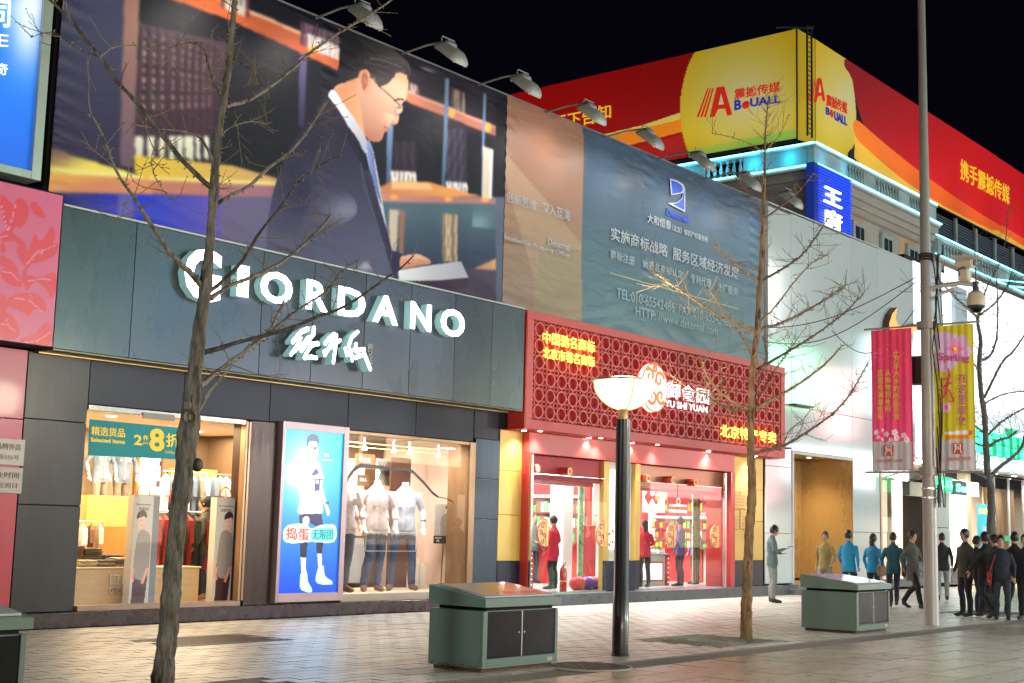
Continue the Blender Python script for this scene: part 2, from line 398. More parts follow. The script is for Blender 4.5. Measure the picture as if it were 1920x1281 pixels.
        if sleeves >= 1: P(el, wr, .048, .036, jacket)
        else:
            body.tube([el*k, end*k, (end+(wr-el)*.04)*k], [.05*k,.052*k,.048*k], 10); P(el, end, .052, .05, jacket); P(end+(wr-el)*.06, wr, .033, .026, sk)
        d = (wr-el).normalized(); 
        if pose == 'phone': d = (d+V((0,.3,.1))).normalized()
        side = d.cross(V((0,1,0) if abs(d.y) < .7 else (0,0,1))).normalized(); nrm = side.cross(d)
        if i == 0: pass
        palm = wr+d*.05
        body.tube([wr*k, (wr+d*.03)*k, (wr+d*.085)*k], [.024*k,.033*k,.034*k], 8, ell=.55)
        P(wr, wr+d*.085, .03, .03, sk)
        for q, ln in enumerate((.066,.076,.072,.056)):
            o0 = wr+d*.08+side*(.024-.016*q)
            c1 = o0+d*ln*.5+nrm*.006; c2 = o0+d*ln*.85+nrm*.022
            body.tube([(o0-d*.02)*k, c1*k, c2*k], [.0095*k,.0088*k,.0075*k], 6); P(o0, c2, .009, .008, sk)
        th = wr+d*.03+side*.028; body.tube([(th-side*.012)*k, (th+side*.022+d*.03)*k, (th+side*.022+d*.06+nrm*.008)*k], [.012*k,.0105*k,.009*k], 6); P(th, th+side*.02+d*.06, .011, .009, sk)
    hc = V((0,.015,1.655)); tilt = V((0,0,0))
    if pose == 'phone': hc = V((0,.055,1.635)); 
    if head:
        body.ball(hc*k, (.076*k,.096*k,.118*k), 16, 12)
        body.ball((hc+V((0,.032,-.058)))*k, (.052*k,.058*k,.062*k), 12, 8)      # jaw
        body.ball((hc+V((0,.10,-.018)))*k, (.013*k,.02*k,.024*k), 8, 6)          # nose
        for sx in (-1,1): body.ball((hc+V((sx*.077,-.005,-.012)))*k, (.011*k,.02*k,.032*k), 8, 6)
        body.tube([V((0,-.005,1.47))*k, (hc+V((0,-.02,-.06)))*k], [.056*k,.054*k], 12)
        P(V((0,-.0,1.52)), hc+V((0,0,-.06)), .056, .054, sk); P(hc+V((0,0,-.03)), hc+V((0,0,.05)), .09, .09, sk)
    me = body.mesh('body', False)
    o = bpy.data.objects.new('body', me); C.objects.link(o)
    md = o.modifiers.new('r', 'REMESH'); md.mode = 'VOXEL'; md.voxel_size = voxel
    ms = o.modifiers.new('s', 'SMOOTH'); ms.factor = .55; ms.iterations = 4
    dg = bpy.context.evaluated_depsgraph_get(); dg.update(); m2 = bpy.data.meshes.new_from_object(o.evaluated_get(dg)); o.modifiers.clear(); o.data = m2; bpy.data.meshes.remove(me)
    mats = []; 
    for p in prim:
        if p[4] not in mats: mats.append(p[4])
    m2.materials.clear()
    for m in mats: m2.materials.append(m)
    n = len(m2.polygons); cc = np.empty(n*3); m2.polygons.foreach_get('center', cc); cc = cc.reshape(-1,3)
    best = np.full(n, 1e9); bi = np.zeros(n, int)
    for a, b, ra, rb, m in prim:
        a, b = np.array(a), np.array(b); d = b-a; L2 = max((d@d), 1e-9); tt = np.clip(((cc-a)@d)/L2, 0, 1)
        ds = np.linalg.norm(cc-a-tt[:,None]*d, axis=1)-(ra+(rb-ra)*tt)
        q = ds < best; best[q] = ds[q]; bi[q] = mats.index(m)
    if not coat:   # trousers below the hem, garment above
        pass
    m2.polygons.foreach_set('material_index', bi.astype(np.int32)); m2.polygons.foreach_set('use_smooth', [True]*n)
    # soft cloth folds pushed into the garment surface
    vv = np.empty(len(m2.vertices)*3); m2.vertices.foreach_get('co', vv); vv = vv.reshape(-1,3); nn = np.empty(len(m2.vertices)*3); m2.vertices.foreach_get('normal', nn); nn = nn.reshape(-1,3)
    ph = (sum(map(ord,label)) % 100)/9
    ac = np.array([1 if (m not in (sk, shoes)) else 0 for m in mats])
    vm = np.zeros(len(vv)); lv = np.empty(len(m2.loops), np.int32); m2.loops.foreach_get('vertex_index', lv)
    ls = np.empty(n, np.int32); lt = np.empty(n, np.int32); m2.polygons.foreach_get('loop_start', ls); m2.polygons.foreach_get('loop_total', lt)
    vm[lv] = np.repeat(ac[bi], lt)
    fold = (np.sin(vv[:,2]*26+vv[:,0]*22+ph+3*np.sin(vv[:,0]*9+vv[:,1]*13))*.5+np.sin(vv[:,2]*44-vv[:,0]*30+ph*2+2*np.sin(vv[:,2]*12))*.3)*.0050
    vv += nn*(fold*vm)[:,None]; m2.vertices.foreach_set('co', vv.ravel()); m2.update()
    o.parent = t
    if head:
        hb = B(); n_, m_ = 18, 12
        # hair cap: part of a slightly larger skull, cut to a hairline
        vs, fs = [], []
        for i in range(m_+1):
            phh = math.pi/2*(1-i/m_*(1.45+hairlen))
            for j in range(n_):
                a = 2*math.pi*j/n_; front = max(0, math.sin(a)); p2 = max(phh, R(28)*front+R(-75-hairlen*10)*(1-front) if True else phh)
                rr = 1+.05*math.sin(a*5+i)+.03*math.sin(a*11+i*2)
                vs.append(((hc.x+.087*rr*math.cos(p2)*math.cos(a))*k, (hc.y-.008+.105*rr*math.cos(p2)*math.sin(a))*k, (hc.z+.014+.120*rr*math.sin(p2))*k))
        for i in range(m_):
            for j in range(n_): fs.append((i*n_+j, (i+1)*n_+j, (i+1)*n_+(j+1)%n_, i*n_+(j+1)%n_))
        hb.add(vs, fs)
        if hairlen > .3: hb.ball(((hc.x)*k, (hc.y-.07)*k, (hc.z-.10)*k), (.07*k,.045*k,.13*k), 12, 8)
        hb.make('hair', hair, t, smooth=True, local=True)
        for sx in (-1,1): B().ball(((hc.x+sx*.03)*k, (hc.y+.088)*k, (hc.z+.004)*k), (.011*k,.006*k,.006*k), 8, 6).make('eye', HAIR, t, smooth=True, local=True)
        B().ball((hc.x*k, (hc.y+.086)*k, (hc.z-.062)*k), (.022*k,.008*k,.006*k), 8, 6).make('mouth', M('lip_skin', (.32,.11,.09), .5), t, smooth=True, local=True)
    if shirt:
        prof = [(hem,.13*b_),(.97,.128*b_),(1.10,.117*b_),(1.25,.122*b_),(1.36,.104*b_),(1.425,.078*b_)]
        b = B().m(jacket); vs = []
        for z, ry in prof: vs += [(-.017*k,(ry+.004)*k,z*k),(.017*k,(ry+.004)*k,z*k),(.017*k,(ry-.01)*k,z*k),(-.017*k,(ry-.01)*k,z*k)]
        b.add(vs, [(4*i+1,4*i,4*i+4,4*i+5) for i in range(5)]+[(4*i,4*i+3,4*i+7,4*i+4) for i in range(5)]+[(4*i+2,4*i+1,4*i+5,4*i+6) for i in range(5)]); b.make('placket', None, t, local=True)
        bm_ = M('shirt_button', (.12,.09,.08), .4)
        for i in range(6):
            z = .92+i*.088; ry = np.interp(z, [p_[0] for p_ in prof], [p_[1] for p_ in prof]); B().m(bm_).ball((0,(ry+.006)*k,z*k), (.007*k,.003*k,.007*k), 6, 4).make('button', None, t, local=True)
        for sx in (-1,1):
            b = B().m(jacket); P4 = [(.008*sx,.075,1.43),(.062*sx,.085,1.405),(.078*sx,.03,1.475),(.055*sx,-.05,1.50),(.050*sx,.03,1.50)]; P4 = [tuple(c_*k for c_ in q) for q in P4]; b.add(P4+[(x,y+.006,z+.006) for x,y,z in P4], [(0,1,2,3,4),(9,8,7,6,5)]+[(i,(i+1)%5,5+(i+1)%5,5+i) for i in range(5)]); b.make('collar', None, t, local=True)
            b = B().m(jacket); c_ = .09*sx; b.bbox((c_-.035)*k,(c_+.035)*k,.108*k,.122*k,1.20*k,1.29*k,.004); b.make('chest_pocket', None, t, local=True)
    if bag:
        b = B(); b.bbox(.20*k,.30*k,-.16*k,.14*k,.72*k,1.0*k,.03); b.make('shoulder_bag', bag, t, smooth=True, local=True)
        b = B(); b.tube([(.25*k,-.05*k,1.0*k),(.19*k,-.115*k,1.25*k),(.03*k,-.12*k,1.46*k),(-.03*k,.0,1.5*k) if False else (.10*k,-.05*k,1.47*k),(.13*k,.12*k,1.33*k),(.24*k,.12*k,1.0*k)], .010*k, 6); b.make('strap', bag, t, smooth=True, local=True)
    if pose == 'phone':
        wr = arms[0][2]; B().bbox((wr[0]-.05)*k, (wr[0]+.022)*k, (wr[1]+.07)*k, (wr[1]+.20)*k, (wr[2]+.055)*k, (wr[2]+.066)*k, .003).make('phone_handset', M('phone_black', (.02,.02,.025), .2), t, local=True)
    return t
SKIN = M('skin', (.50,.29,.20), .5, var=.08, scale=9, bump=.05); HAIR = M('black_hair', (.012,.010,.010), .45, var=.3, scale=60, bump=.4); SHOE = M('dark_leather', (.025,.022,.02), .45)

# ------------------------------------------------------------------ bare trees
def tree(name, label, Y, trunk, limbs, bark, seed, group='bare street trees in winter', dens=1.0, tw=1.0):
    """trunk / limbs: photo-traced centre lines [(px,py,width_px)...] met with the tree's own plane, limbs leaning towards and away from the street"""
    rg = random.Random(seed)
    b0 = fy(trunk[0][0], trunk[0][1], Y); base = Vector((b0.x, Y, 0))
    t = thing(name, label, 'tree', base, 0, group)
    def conv(line, drift=0.0):
        out = []; n = len(line)
        for i, (x, y, wd) in enumerate(line):
            Yy = Y+drift*(i/(n-1))**1.2 if n > 1 else Y
            p = fy(x, y, Yy); d = ray(x, y); sc = (Yy/d.y)   # metres per pixel at that depth
            out.append((p, wd*sc/2))
        return out
    def rough(b, amp):
        n_ = 26 if len(b.f) and len(b.f[-1]) == 26 else 10; vs = b.v
        for i in range(0, len(vs)-n_+1, n_):
            c = Vector(vs[i])*.5+Vector(vs[i+n_//2])*.5
            for j in range(i, i+n_):
                v = Vector(vs[j]); s = mnoise.noise(Vector((v.x*38,v.y*38,v.z*9)))*amp+mnoise.noise(Vector((v.x*9+seed,v.y*9,v.z*5)))*amp*.8; vs[j] = tuple(v+(v-c)*s)
    def dense(pr, step=.10, jit=.012, knob=.06):
        P, Rr = [], []
        for i in range(len(pr)-1):
            (a, ra), (b, rb) = pr[i], pr[i+1]; n = max(1, int((b-a).length/step))
            p0 = pr[max(i-1,0)][0]; p3 = pr[min(i+2,len(pr)-1)][0]
            for j in range(n):
                s = j/n; q = .5*((2*a)+(-p0+b)*s+(2*p0-5*a+4*b-p3)*s*s+(-p0+3*a-3*b+p3)*s**3)
                P.append(q+Vector((rg.uniform(-1,1),rg.uniform(-1,1),rg.uniform(-1,1)))*min(jit, ra*.25)); Rr.append((ra+(rb-ra)*s)*(1+rg.uniform(-knob,knob*1.4)))
        P.append(pr[-1][0]); Rr.append(pr[-1][1]); return P, Rr
    tr = conv(trunk); P, Rr = dense(tr, .035, .002, .03)
    if P[0].z > 0: P.insert(0, Vector((P[0].x-.01, Y, -.02))); Rr.insert(0, Rr[0]*1.15)
    bt = B(); bt.tube(P, Rr, 26); rough(bt, .16); bt.make('trunk', bark, t, smooth=True)
    allb = [(P[i:], Rr[i:], 0) for i in (int(len(P)*.62),)]
    for li, (drift, line) in enumerate(limbs):
        pr = conv(line, drift); p_, r_ = dense(pr, .09, .006, .10)
        lb = B(); lb.tube(p_, r_, 10); rough(lb, .14)
        lb.make('limb', bark, t, smooth=True); allb.append((p_, r_, 1))
    twg = B()
    def spur(p, d, s=1.0):
        q = p+d*rg.uniform(.012,.028)*s; twg.tube([p, q], [.0045*s,.0060*s], 4)
    def twig(p, d, ln, r, lvl):
        n = max(3, int(ln/.07)); pts = [p]; dd = d.copy()
        for i in range(n):
            dd = (dd+Vector((rg.uniform(-.16,.16), rg.uniform(-.16,.16), rg.uniform(-.10,.17)))).normalized(); pts.append(pts[-1]+dd*ln/n)
        twg.tube(pts, [max(.0024, r*(1-.65*i/n)) for i in range(n+1)], 4, cap=False)
        for i in range(1, n+1):
            for _ in range(2):
                if rg.random() < .75: spur(pts[i], Vector((rg.uniform(-1,1),rg.uniform(-1,1),rg.uniform(-1,1))).normalized(), .6)
            if lvl < 1 and rg.random() < .38: twig(pts[i], (dd+Vector((rg.uniform(-1,1),rg.uniform(-1,1),rg.uniform(-.5,.8)))*.9).normalized(), ln*rg.uniform(.3,.6), r*.6, lvl+1)
    for p_, r_, kd in allb:
        L = len(p_); sp = dens*(.55 if kd else .35)
        for i in range(1, L):
            axis = (p_[i]-p_[i-1]).normalized() if (p_[i]-p_[i-1]).length > 1e-6 else Vector((0,0,1))
            for _ in range(2):
                if rg.random() < .7:
                    s = Vector((rg.uniform(-1,1),rg.uniform(-1,1),rg.uniform(-1,1))); s = (s-axis*s.dot(axis)).normalized(); spur(p_[i]+s*r_[i]*.8, s, 1.3)
            if i > L*.10 and rg.random() < sp*(.5+i/L*.6):
                s = Vector((rg.uniform(-1,1),rg.uniform(-1,1),rg.uniform(-.6,1))); s = (s-axis*s.dot(axis)*.5).normalized()
                twig(p_[i], (s+axis*.35).normalized(), rg.uniform(.18,.62)*tw, .0058, 0)
    twg.make('twigs', m_twig if bark is not m_bark3 else bark, t, kind='stuff')
    return t
def proj_px(p): x, y = proj((p.x,p.y,p.z)); return float(x), float(y)
# ================================================================== THE SETTING: pavement, roadway
grnd = B().box(-300,700,-300,700,-.30,-.075).make('ground', M('earth', (.04,.038,.035), .95, var=.2, scale=.4), kind='structure')
m_tile = M('paving_stone', (.60,.575,.53), .34, var=.15, scale=2.5, bump=.25, bscale=60, rvar=.12, wear=((.38,.34,.29), 1.1, .62))
m_tile2 = M('paving_stone_pink', (.57,.49,.43), .34, var=.15, scale=2.5, bump=.25, bscale=60, rvar=.12, wear=((.36,.27,.22), 1.1, .62))
m_slab = M('road_granite', (.42,.34,.26), .30, var=.18, scale=2.2, bump=.3, bscale=45, rvar=.14, wear=((.24,.19,.15), .9, .60))
m_grout = M('sand_joint', (.20,.18,.16), .95, var=.2, scale=20)
KY = 9.6
pav = B().box(-30,110,KY,17.56,-.07,-.014).make('pavement', m_grout, kind='structure')
road = B().box(-30,110,-14,KY-.02,-.07,-.016).make('roadway', m_grout, kind='structure')
def holes(x, y):   # openings left for the tree pits, manhole and drain grate
    for (a,b,c,d) in PITS:
        if a < x < b and c < y < d: return True
    return False
PITS = [(17.05,19.0,9.85,11.45),(12.85,14.1,9.1,9.1),(29.2,31.2,9.85,11.6),(7.6,9.4,9.4,11.1),(11.05,13.0,14.25,15.35)]
def lay(parent, nm, x0, x1, y0, y1, tx, ty, mats, off, keep, joint, bev):
    rg = random.Random(11); cand = []
    ny = int((y1-y0)/ty)
    for j in range(ny):
        ya = y0+j*ty; yb = ya+ty; s = (j % 2)*tx*off
        nx = int((x1-x0)/tx)+1
        for i in range(nx):
            xa = x0+i*tx-s; xb = xa+tx; cx, cy = (xa+xb)/2, (ya+yb)/2
            if holes(cx, cy): continue
            cand.append((cx, cy, mats(cx, cy, i, j)))
    P = np.array([(c[0], c[1], 0) for c in cand]); px, py = proj(P); d = np.linalg.norm(P-np.array([0,0,CAMZ]), axis=1)
    fwd = (P-np.array([0,0,CAMZ]))@np.array(_f)
    ok = (fwd > 1) & (px > -10) & (px < 1930) & (py > 1060) & (py < 1295)
    order = sorted(np.nonzero(ok)[0], key=lambda i: d[i])[:keep]; near = set(int(i) for i in order)
    meshes = {}
    rest = B()
    for i, (cx, cy, m) in enumerate(cand):
        hx, hy = tx/2-joint/2, ty/2-joint/2; dz = rg.uniform(-.0025,.0025)
        if i in near:
            key = (m.name, rg.randrange(3))
            if key not in meshes:
                b = B().m(m).bbox(-hx,hx,-hy,hy,-.05,0,bev); b.mats.append(m_grout); b.mi = [0 if q == 5 else 1 for q in range(len(b.f))]; meshes[key] = b.mesh(nm)
            o = bpy.data.objects.new(nm, meshes[key]); C.objects.link(o); o.parent = parent; o.location = Vector((cx,cy,dz))-parent.location; o.rotation_euler = (rg.uniform(-.004,.004), rg.uniform(-.004,.004), rg.uniform(-.002,.002))
        else:
            if fwd[i] < 0 and cy < -2: continue
            rest.m(m); zz = dz; t1, t2 = rg.uniform(-.001,.001), rg.uniform(-.001,.001)
            rest.add([(cx-hx,cy-hy,-.02),(cx+hx,cy-hy,-.02),(cx+hx,cy+hy,-.02),(cx-hx,cy+hy,-.02),(cx-hx+bev,cy-hy+bev,zz),(cx+hx-bev,cy-hy+bev,zz+t1),(cx+hx-bev,cy+hy-bev,zz+t1+t2),(cx-hx+bev,cy+hy-bev,zz+t2)],
                     [(4,5,6,7)])
            rest.m(m_grout); k_ = len(rest.v)-8; rest.f += [(k_,k_+1,k_+5,k_+4),(k_+1,k_+2,k_+6,k_+5),(k_+2,k_+3,k_+7,k_+6),(k_+3,k_,k_+4,k_+7)]; rest.mi += [rest.cur]*4
    rest.make(nm, None, parent, kind='stuff')
def pick(cx, cy, i, j):
    if abs(cy-15.3) < .25 or abs(cy-11.1) < .22 or (i % 11 == 4 and j % 3): return m_tile2
    return m_tile
lay(pav, 'paving_tile', 4, 92, KY, 17.5, .40, .20, pick, .5, 298, .009, .003)
lay(road, 'granite_slab', 4, 92, -6, KY-.02, .95, .52, lambda *a: m_slab, .5, 298, .012, .005)
# iron drain grate in the pavement
m_iron = M('cast_iron', (.055,.05,.045), .5, metal=.6, var=.3, scale=30, bump=.3)
gr = thing('drain_grate', 'dark square iron mesh grate set in the pavement before the clothes shop', 'grate', (12.0,14.8,0))
b = B(); b.box(11.08,12.95,14.26,14.32,-.05,.002); b.box(11.08,12.95,15.28,15.34,-.05,.002); b.box(11.08,11.14,14.32,15.28,-.05,.002); b.box(12.89,12.95,14.32,15.28,-.05,.002); b.make('frame', m_iron, gr)
b = B()
for i in range(26): b.box(11.16+i*.0665, 11.19+i*.0665, 14.33, 15.27, -.03, 0)
for i in range(9): b.box(11.15, 12.88, 14.38+i*.105, 14.40+i*.105, -.034, -.004)
b.make('bars', m_iron, gr, kind='stuff')
# round manhole at the kerb
mh = thing('manhole_cover', 'round manhole cover with a pale ring at the pavement edge', 'manhole', (13.4,9.42,0))
MHC = (13.35,9.50)
B().lathe([(.0,.012),(.46,.012),(.46,.004),(.47,.004)], (*MHC,0), 40).make('lid', M('worn_iron', (.13,.11,.09), .6, metal=.3, var=.25, scale=14, bump=.5, bscale=40), mh)
B().lathe([(.475,-.01),(.475,.010),(.505,.010),(.505,-.01)], (*MHC,0), 40).make('rim', M('pale_ring', (.42,.38,.32), .6), mh)
b = B()
for i in range(-4,5):
    for j in range(-4,5):
        if math.hypot(i,j) < 4.3: b.box(MHC[0]+i*.095-.018, MHC[0]+i*.095+.018, MHC[1]+j*.095-.018, MHC[1]+j*.095+.018, .012, .016)
b.make('tread', m_iron, mh, kind='stuff')
# iron tree grates
def tree_grate(x, y, lab):
    t = thing('tree_grate', lab, 'tree grate', (x,y,0), 0, 'cast iron tree grates')
    m1 = M('grate_iron', (.20,.23,.20), .55, metal=.3, var=.2, scale=20, bump=.3); m2 = M('pit_soil', (.03,.025,.02), .95)
    b = B()
    for r0, r1, n in ((.30,.36,40),(.50,.54,40),(.66,.70,40)):
        b.lathe([(r0,-.02),(r0,.004),(r1,.004),(r1,-.02)], (x,y,0), n)
    for k in range(28):
        a = 2*math.pi*k/28; dx, dy = math.cos(a), math.sin(a); q = (-dy*.014, dx*.014)
        b.add([(x+dx*.32+q[0],y+dy*.32+q[1],.002),(x+dx*.32-q[0],y+dy*.32-q[1],.002),(x+dx*.70-q[0],y+dy*.70-q[1],.002),(x+dx*.70+q[0],y+dy*.70+q[1],.002)], [(0,1,2,3)])
    b.box(x-.92,x+.92,y-.76,y-.70,-.03,.006); b.box(x-.92,x+.92,y+.70,y+.76,-.03,.006); b.box(x-.92,x-.84,y-.70,y+.70,-.03,.006); b.box(x+.84,x+.92,y-.70,y+.70,-.03,.006)
    b.make('grate', m1, t); 
    c = B(); poly = []; 
    for sx, sy in ((-1,-1),(1,-1),(1,1),(-1,1)):
        c.add([(x+sx*.84,y+sy*.70,.0),(x+sx*.84,y+sy*.25,.0),(x+sx*.60,y+sy*.45,.0),(x+sx*.35,y+sy*.62,.0),(x+sx*.20,y+sy*.70,.0)], [(0,1,2,3,4)] if sx*sy > 0 else [(4,3,2,1,0)])
    c.make('corner_plate', m1, t); B().box(x-.86,x+.86,y-.72,y+.72,-.06,-.045).make('soil', m2, t)
tree_grate(18.02,10.65,'iron grate around the foot of the slim middle tree')
tree_grate(30.2,10.75,'iron grate under the far right tree behind the dark crowd')

# ================================================================== CLOTHES SHOP (left of the street front)
WY = 17.66     # wall face
m_clad = M('brushed_metal_cladding', (.036,.030,.032), .36, metal=.35, var=.22, scale=2.2, stretch=(6,6,.35), bump=.06, rvar=.10)
m_fascia = M('fascia_aluminium', (.072,.083,.094), .28, metal=.45, var=.16, scale=.8, stretch=(1.6,1,.7), bump=.05, bscale=3, rvar=.10)
m_dark = M('dark_transom_metal', (.016,.015,.024), .40, metal=.4, var=.2, scale=1.2, bump=.03)
m_gap = M('dark_gap', (.006,.006,.007), .9)
m_bronze = M('bronze_frame', (.30,.19,.11), .30, metal=.7, var=.15, scale=6, stretch=(1,1,.2))
m_step = M('polished_step_granite', (.038,.018,.020), .28, var=.35, scale=5, rvar=.1, bump=.05)
shop = thing('clothing_store_building', 'grey metal clad clothes shop under the big photo billboard', 'building', (16,WY,0))
def panelrow(parent, nm, xs, zs, y0, y1, mat, gap=.012, depth=None, bev=.004, skip=()):
    for i in range(len(xs)-1):
        for j in range(len(zs)-1):
            if (i,j) in skip: continue
            B().bbox(xs[i]+gap/2, xs[i+1]-gap/2, y0, y1, zs[j]+gap/2, zs[j+1]-gap/2, bev).make(nm, mat, parent)
B().box(10.74,11.78,WY+.03,WY+.5,.22,3.95).make('pillar_core', m_gap, shop)
panelrow(shop, 'pillar_panel', [10.75,11.79], [.22,1.75,2.98,3.95], WY, WY+.028, m_clad)
B().box(11.79,22.0,WY+.05,WY+.5,3.26,3.95).make('transom_core', m_gap, shop)
panelrow(shop, 'transom_panel', [11.80,13.55,15.35,17.2,19.0,20.7], [3.27,3.95], WY+.02, WY+.048, m_dark)
# fascia boxed out over the shop, with its panels, soffit and end
FY = 17.2
xs = [10.84,12.13,13.45,14.65,15.8,17.05,18.25,19.5,20.62,21.66]
B().box(10.85,21.66,FY+.03,WY+.45,3.99,6.04).make('fascia_core', m_gap, shop)
panelrow(shop, 'fascia_panel', xs, [3.97,6.05], FY, FY+.028, m_fascia, gap=.010)
B().box(10.85,21.66,FY,WY+.05,3.945,3.966).make('soffit', M('soffit_metal', (.16,.14,.09), .4, metal=.5, var=.2, scale=3), shop)
B().box(10.85,21.66,FY+.36,FY+.385,3.925,3.943).make('soffit_trim', M('brass_trim', (.5,.38,.16), .35, metal=.6), shop)
B().bbox(10.85,21.66,FY-.012,FY+.04,6.052,6.085,.004).make('fascia_cap', M('cap_light', (.45,.48,.45), .4, metal=.3), shop)
# step with tiles joints
B().bbox(10.2,21.52,17.5,18.3,0,.215,.008).make('step', m_step, shop)
B().bbox(11.80,14.86,17.60,17.78,.217,.30,.006).make('sill', M('sill_metal', (.30,.20,.15), .3, metal=.5, var=.2, scale=8), shop)
# brown metal pier between door and lightbox
B().bbox(14.95,15.53,WY-.01,WY+.45,.217,3.262,.006).make('pier', M('brown_pier_metal', (.045,.028,.022), .30, metal=.55, var=.25, scale=2, stretch=(5,5,.3), rvar=.1), shop)
for x in (14.82,14.885): B().bbox(x,x+.05,WY-.03,WY+.1,.30,3.24,.004).make('door_frame', m_bronze, shop)
B().bbox(11.80,14.82,WY-.02,WY+.1,3.18,3.262,.006).make('lintel', M('lintel_steel', (.42,.33,.26), .25, metal=.8, var=.2, scale=5), shop)
B().bbox(12.75,13.35,WY-.045,WY-.022,3.13,3.22,.006).make('door_closer', M('grey_plastic', (.3,.3,.27), .5), shop)
gl = glass_mat()
B().box(11.80,13.32,WY+.03,WY+.038,.30,3.18).make('glass_pane', gl, shop)
# window 2
B().bbox(17.12,20.70,17.60,17.80,.217,.345,.006).make('sill', M('pale_sill', (.42,.36,.30), .35, metal=.2, var=.1, scale=8), shop)
B().bbox(20.56,20.735,WY-.03,WY+.55,.345,3.262,.006).make('window_frame', m_bronze, shop)
B().bbox(17.12,20.56,WY-.01,WY+.06,3.20,3.262,.005).make('window_frame', m_bronze, shop)
B().box(17.12,20.56,WY+.02,WY+.028,.345,3.20).make('glass_pane', gl, shop)
B().box(20.74,21.50,WY+.04,WY+.5,.22,3.95).make('pillar_core', m_gap, shop)
panelrow(shop, 'pillar_panel', [20.73,21.49], [.22,1.75,2.55,3.35], WY-.02, WY+.02, M('blue_grey_cladding', (.03,.048,.068), .34, metal=.5, var=.2, scale=2, stretch=(5,5,.4)), gap=.010)
panelrow(shop, 'transom_panel', [20.72,21.49], [3.35,3.95], WY+.02, WY+.048, m_dark)
# rooms behind the glass
m_ceil = M('shop_ceiling', (.72,.66,.56), .8); m_cream = M('cream_wall', (.62,.50,.34), .7); m_orange = M('orange_wood', (.58,.27,.07), .45, var=.15, scale=3, stretch=(1,1,6)); m_brownw = M('brown_wall', (.13,.085,.05), .5, var=.1, scale=3); m_floor = M('shop_floor', (.45,.34,.24), .25, var=.1, scale=3)
rm = thing('shop_interior', 'warm lit sales room of the clothes shop seen through the open front', 'shop interior', (15,20,.2))
B().box(11.2,18.7,17.8,22.4,.20,.235).make('floor', m_floor, rm)
B().box(11.2,18.7,17.8,22.4,3.22,3.26).make('ceiling', m_ceil, rm)
B().box(11.2,17.0,22.0,22.06,.235,3.22).make('back_wall', m_cream, rm)
B().box(16.0,18.7,21.4,21.46,.235,3.22).make('back_wall', m_brownw, rm)
B().box(17.06,17.1,18.2,22.4,.235,3.22).make('side_wall', m_brownw, rm)
B().box(11.16,11.2,17.8,22.4,.235,3.22).make('side_wall', m_cream, rm)
B().box(12.1,14.2,21.90,21.98,1.55,1.60).make('wall_shelf', m_orange, rm)
B().box(12.1,14.4,21.94,21.99,.5,1.5).make('wall_board', m_orange, rm)
B().box(14.45,16.3,21.90,21.98,.9,2.02).make('wall_board', m_orange, rm)
B().box(14.25,14.42,21.75,21.99,.24,3.2).make('wall_fin', m_cream, rm)
for x in (13.0,14.6,16.0):
    for y in (18.8,20.4): B().lathe([(0,.0),(.07,.0),(.09,.012)], (x,y,3.205), 16).make('downlight', glow('downlight_warm', (1,.86,.62), 12), rm)
light('shop_ceiling_light','AREA',(13.6,19.6,3.17), SHOP1_W, (1,.74,.42), 3.6, 2.6, target=(13.6,19.6,0))
light('shop_ceiling_light','AREA',(16.2,20.2,3.17), SHOP1_W*.35, (1,.78,.5), 1.4, 1.6, target=(16.2,20.2,0))
# ------------------------------------------------------------------ goods in the clothes shop (left room)
bn = thing('sale_banner', 'teal sale banner with yellow lettering hanging behind the shop glass', 'banner', (12.7,17.78,2.5))
q = [fy(168,786,17.78), fy(345,803,17.78), fy(340,862,17.78), fy(165,854,17.78)]
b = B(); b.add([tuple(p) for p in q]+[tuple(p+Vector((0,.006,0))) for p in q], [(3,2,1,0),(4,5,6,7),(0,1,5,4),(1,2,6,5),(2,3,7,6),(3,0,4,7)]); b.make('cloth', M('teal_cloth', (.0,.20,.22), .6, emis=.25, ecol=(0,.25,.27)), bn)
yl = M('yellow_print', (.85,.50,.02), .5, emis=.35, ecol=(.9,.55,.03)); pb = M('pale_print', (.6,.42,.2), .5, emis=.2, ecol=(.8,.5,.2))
def bt(s, x0,y0,x1,y1, sl=.075, mat=yl, bold=.02):
    P = lambda x,y: tuple(fy(x,y,17.775)); b = B(); dy = (x1-x0)*sl
    text(b, s, P(x0,y0), P(x1,y0+dy), P(x1,y1+dy), P(x0,y1), .006, bold, mat); b.make('lettering', None, bn)
bt('精选货品', 171,799,234,816); bt('Selected items', 170,820,234,828, mat=yl); bt('2', 251,815,266,834,.075); bt('件', 268,816,278,826); bt('pcs', 268,829,278,834, mat=pb)
bt('8', 280,803,308,846,.05,bold=.06); bt('折', 311,812,336,838,bold=.045); bt('20%off', 309,845,335,850, mat=pb)
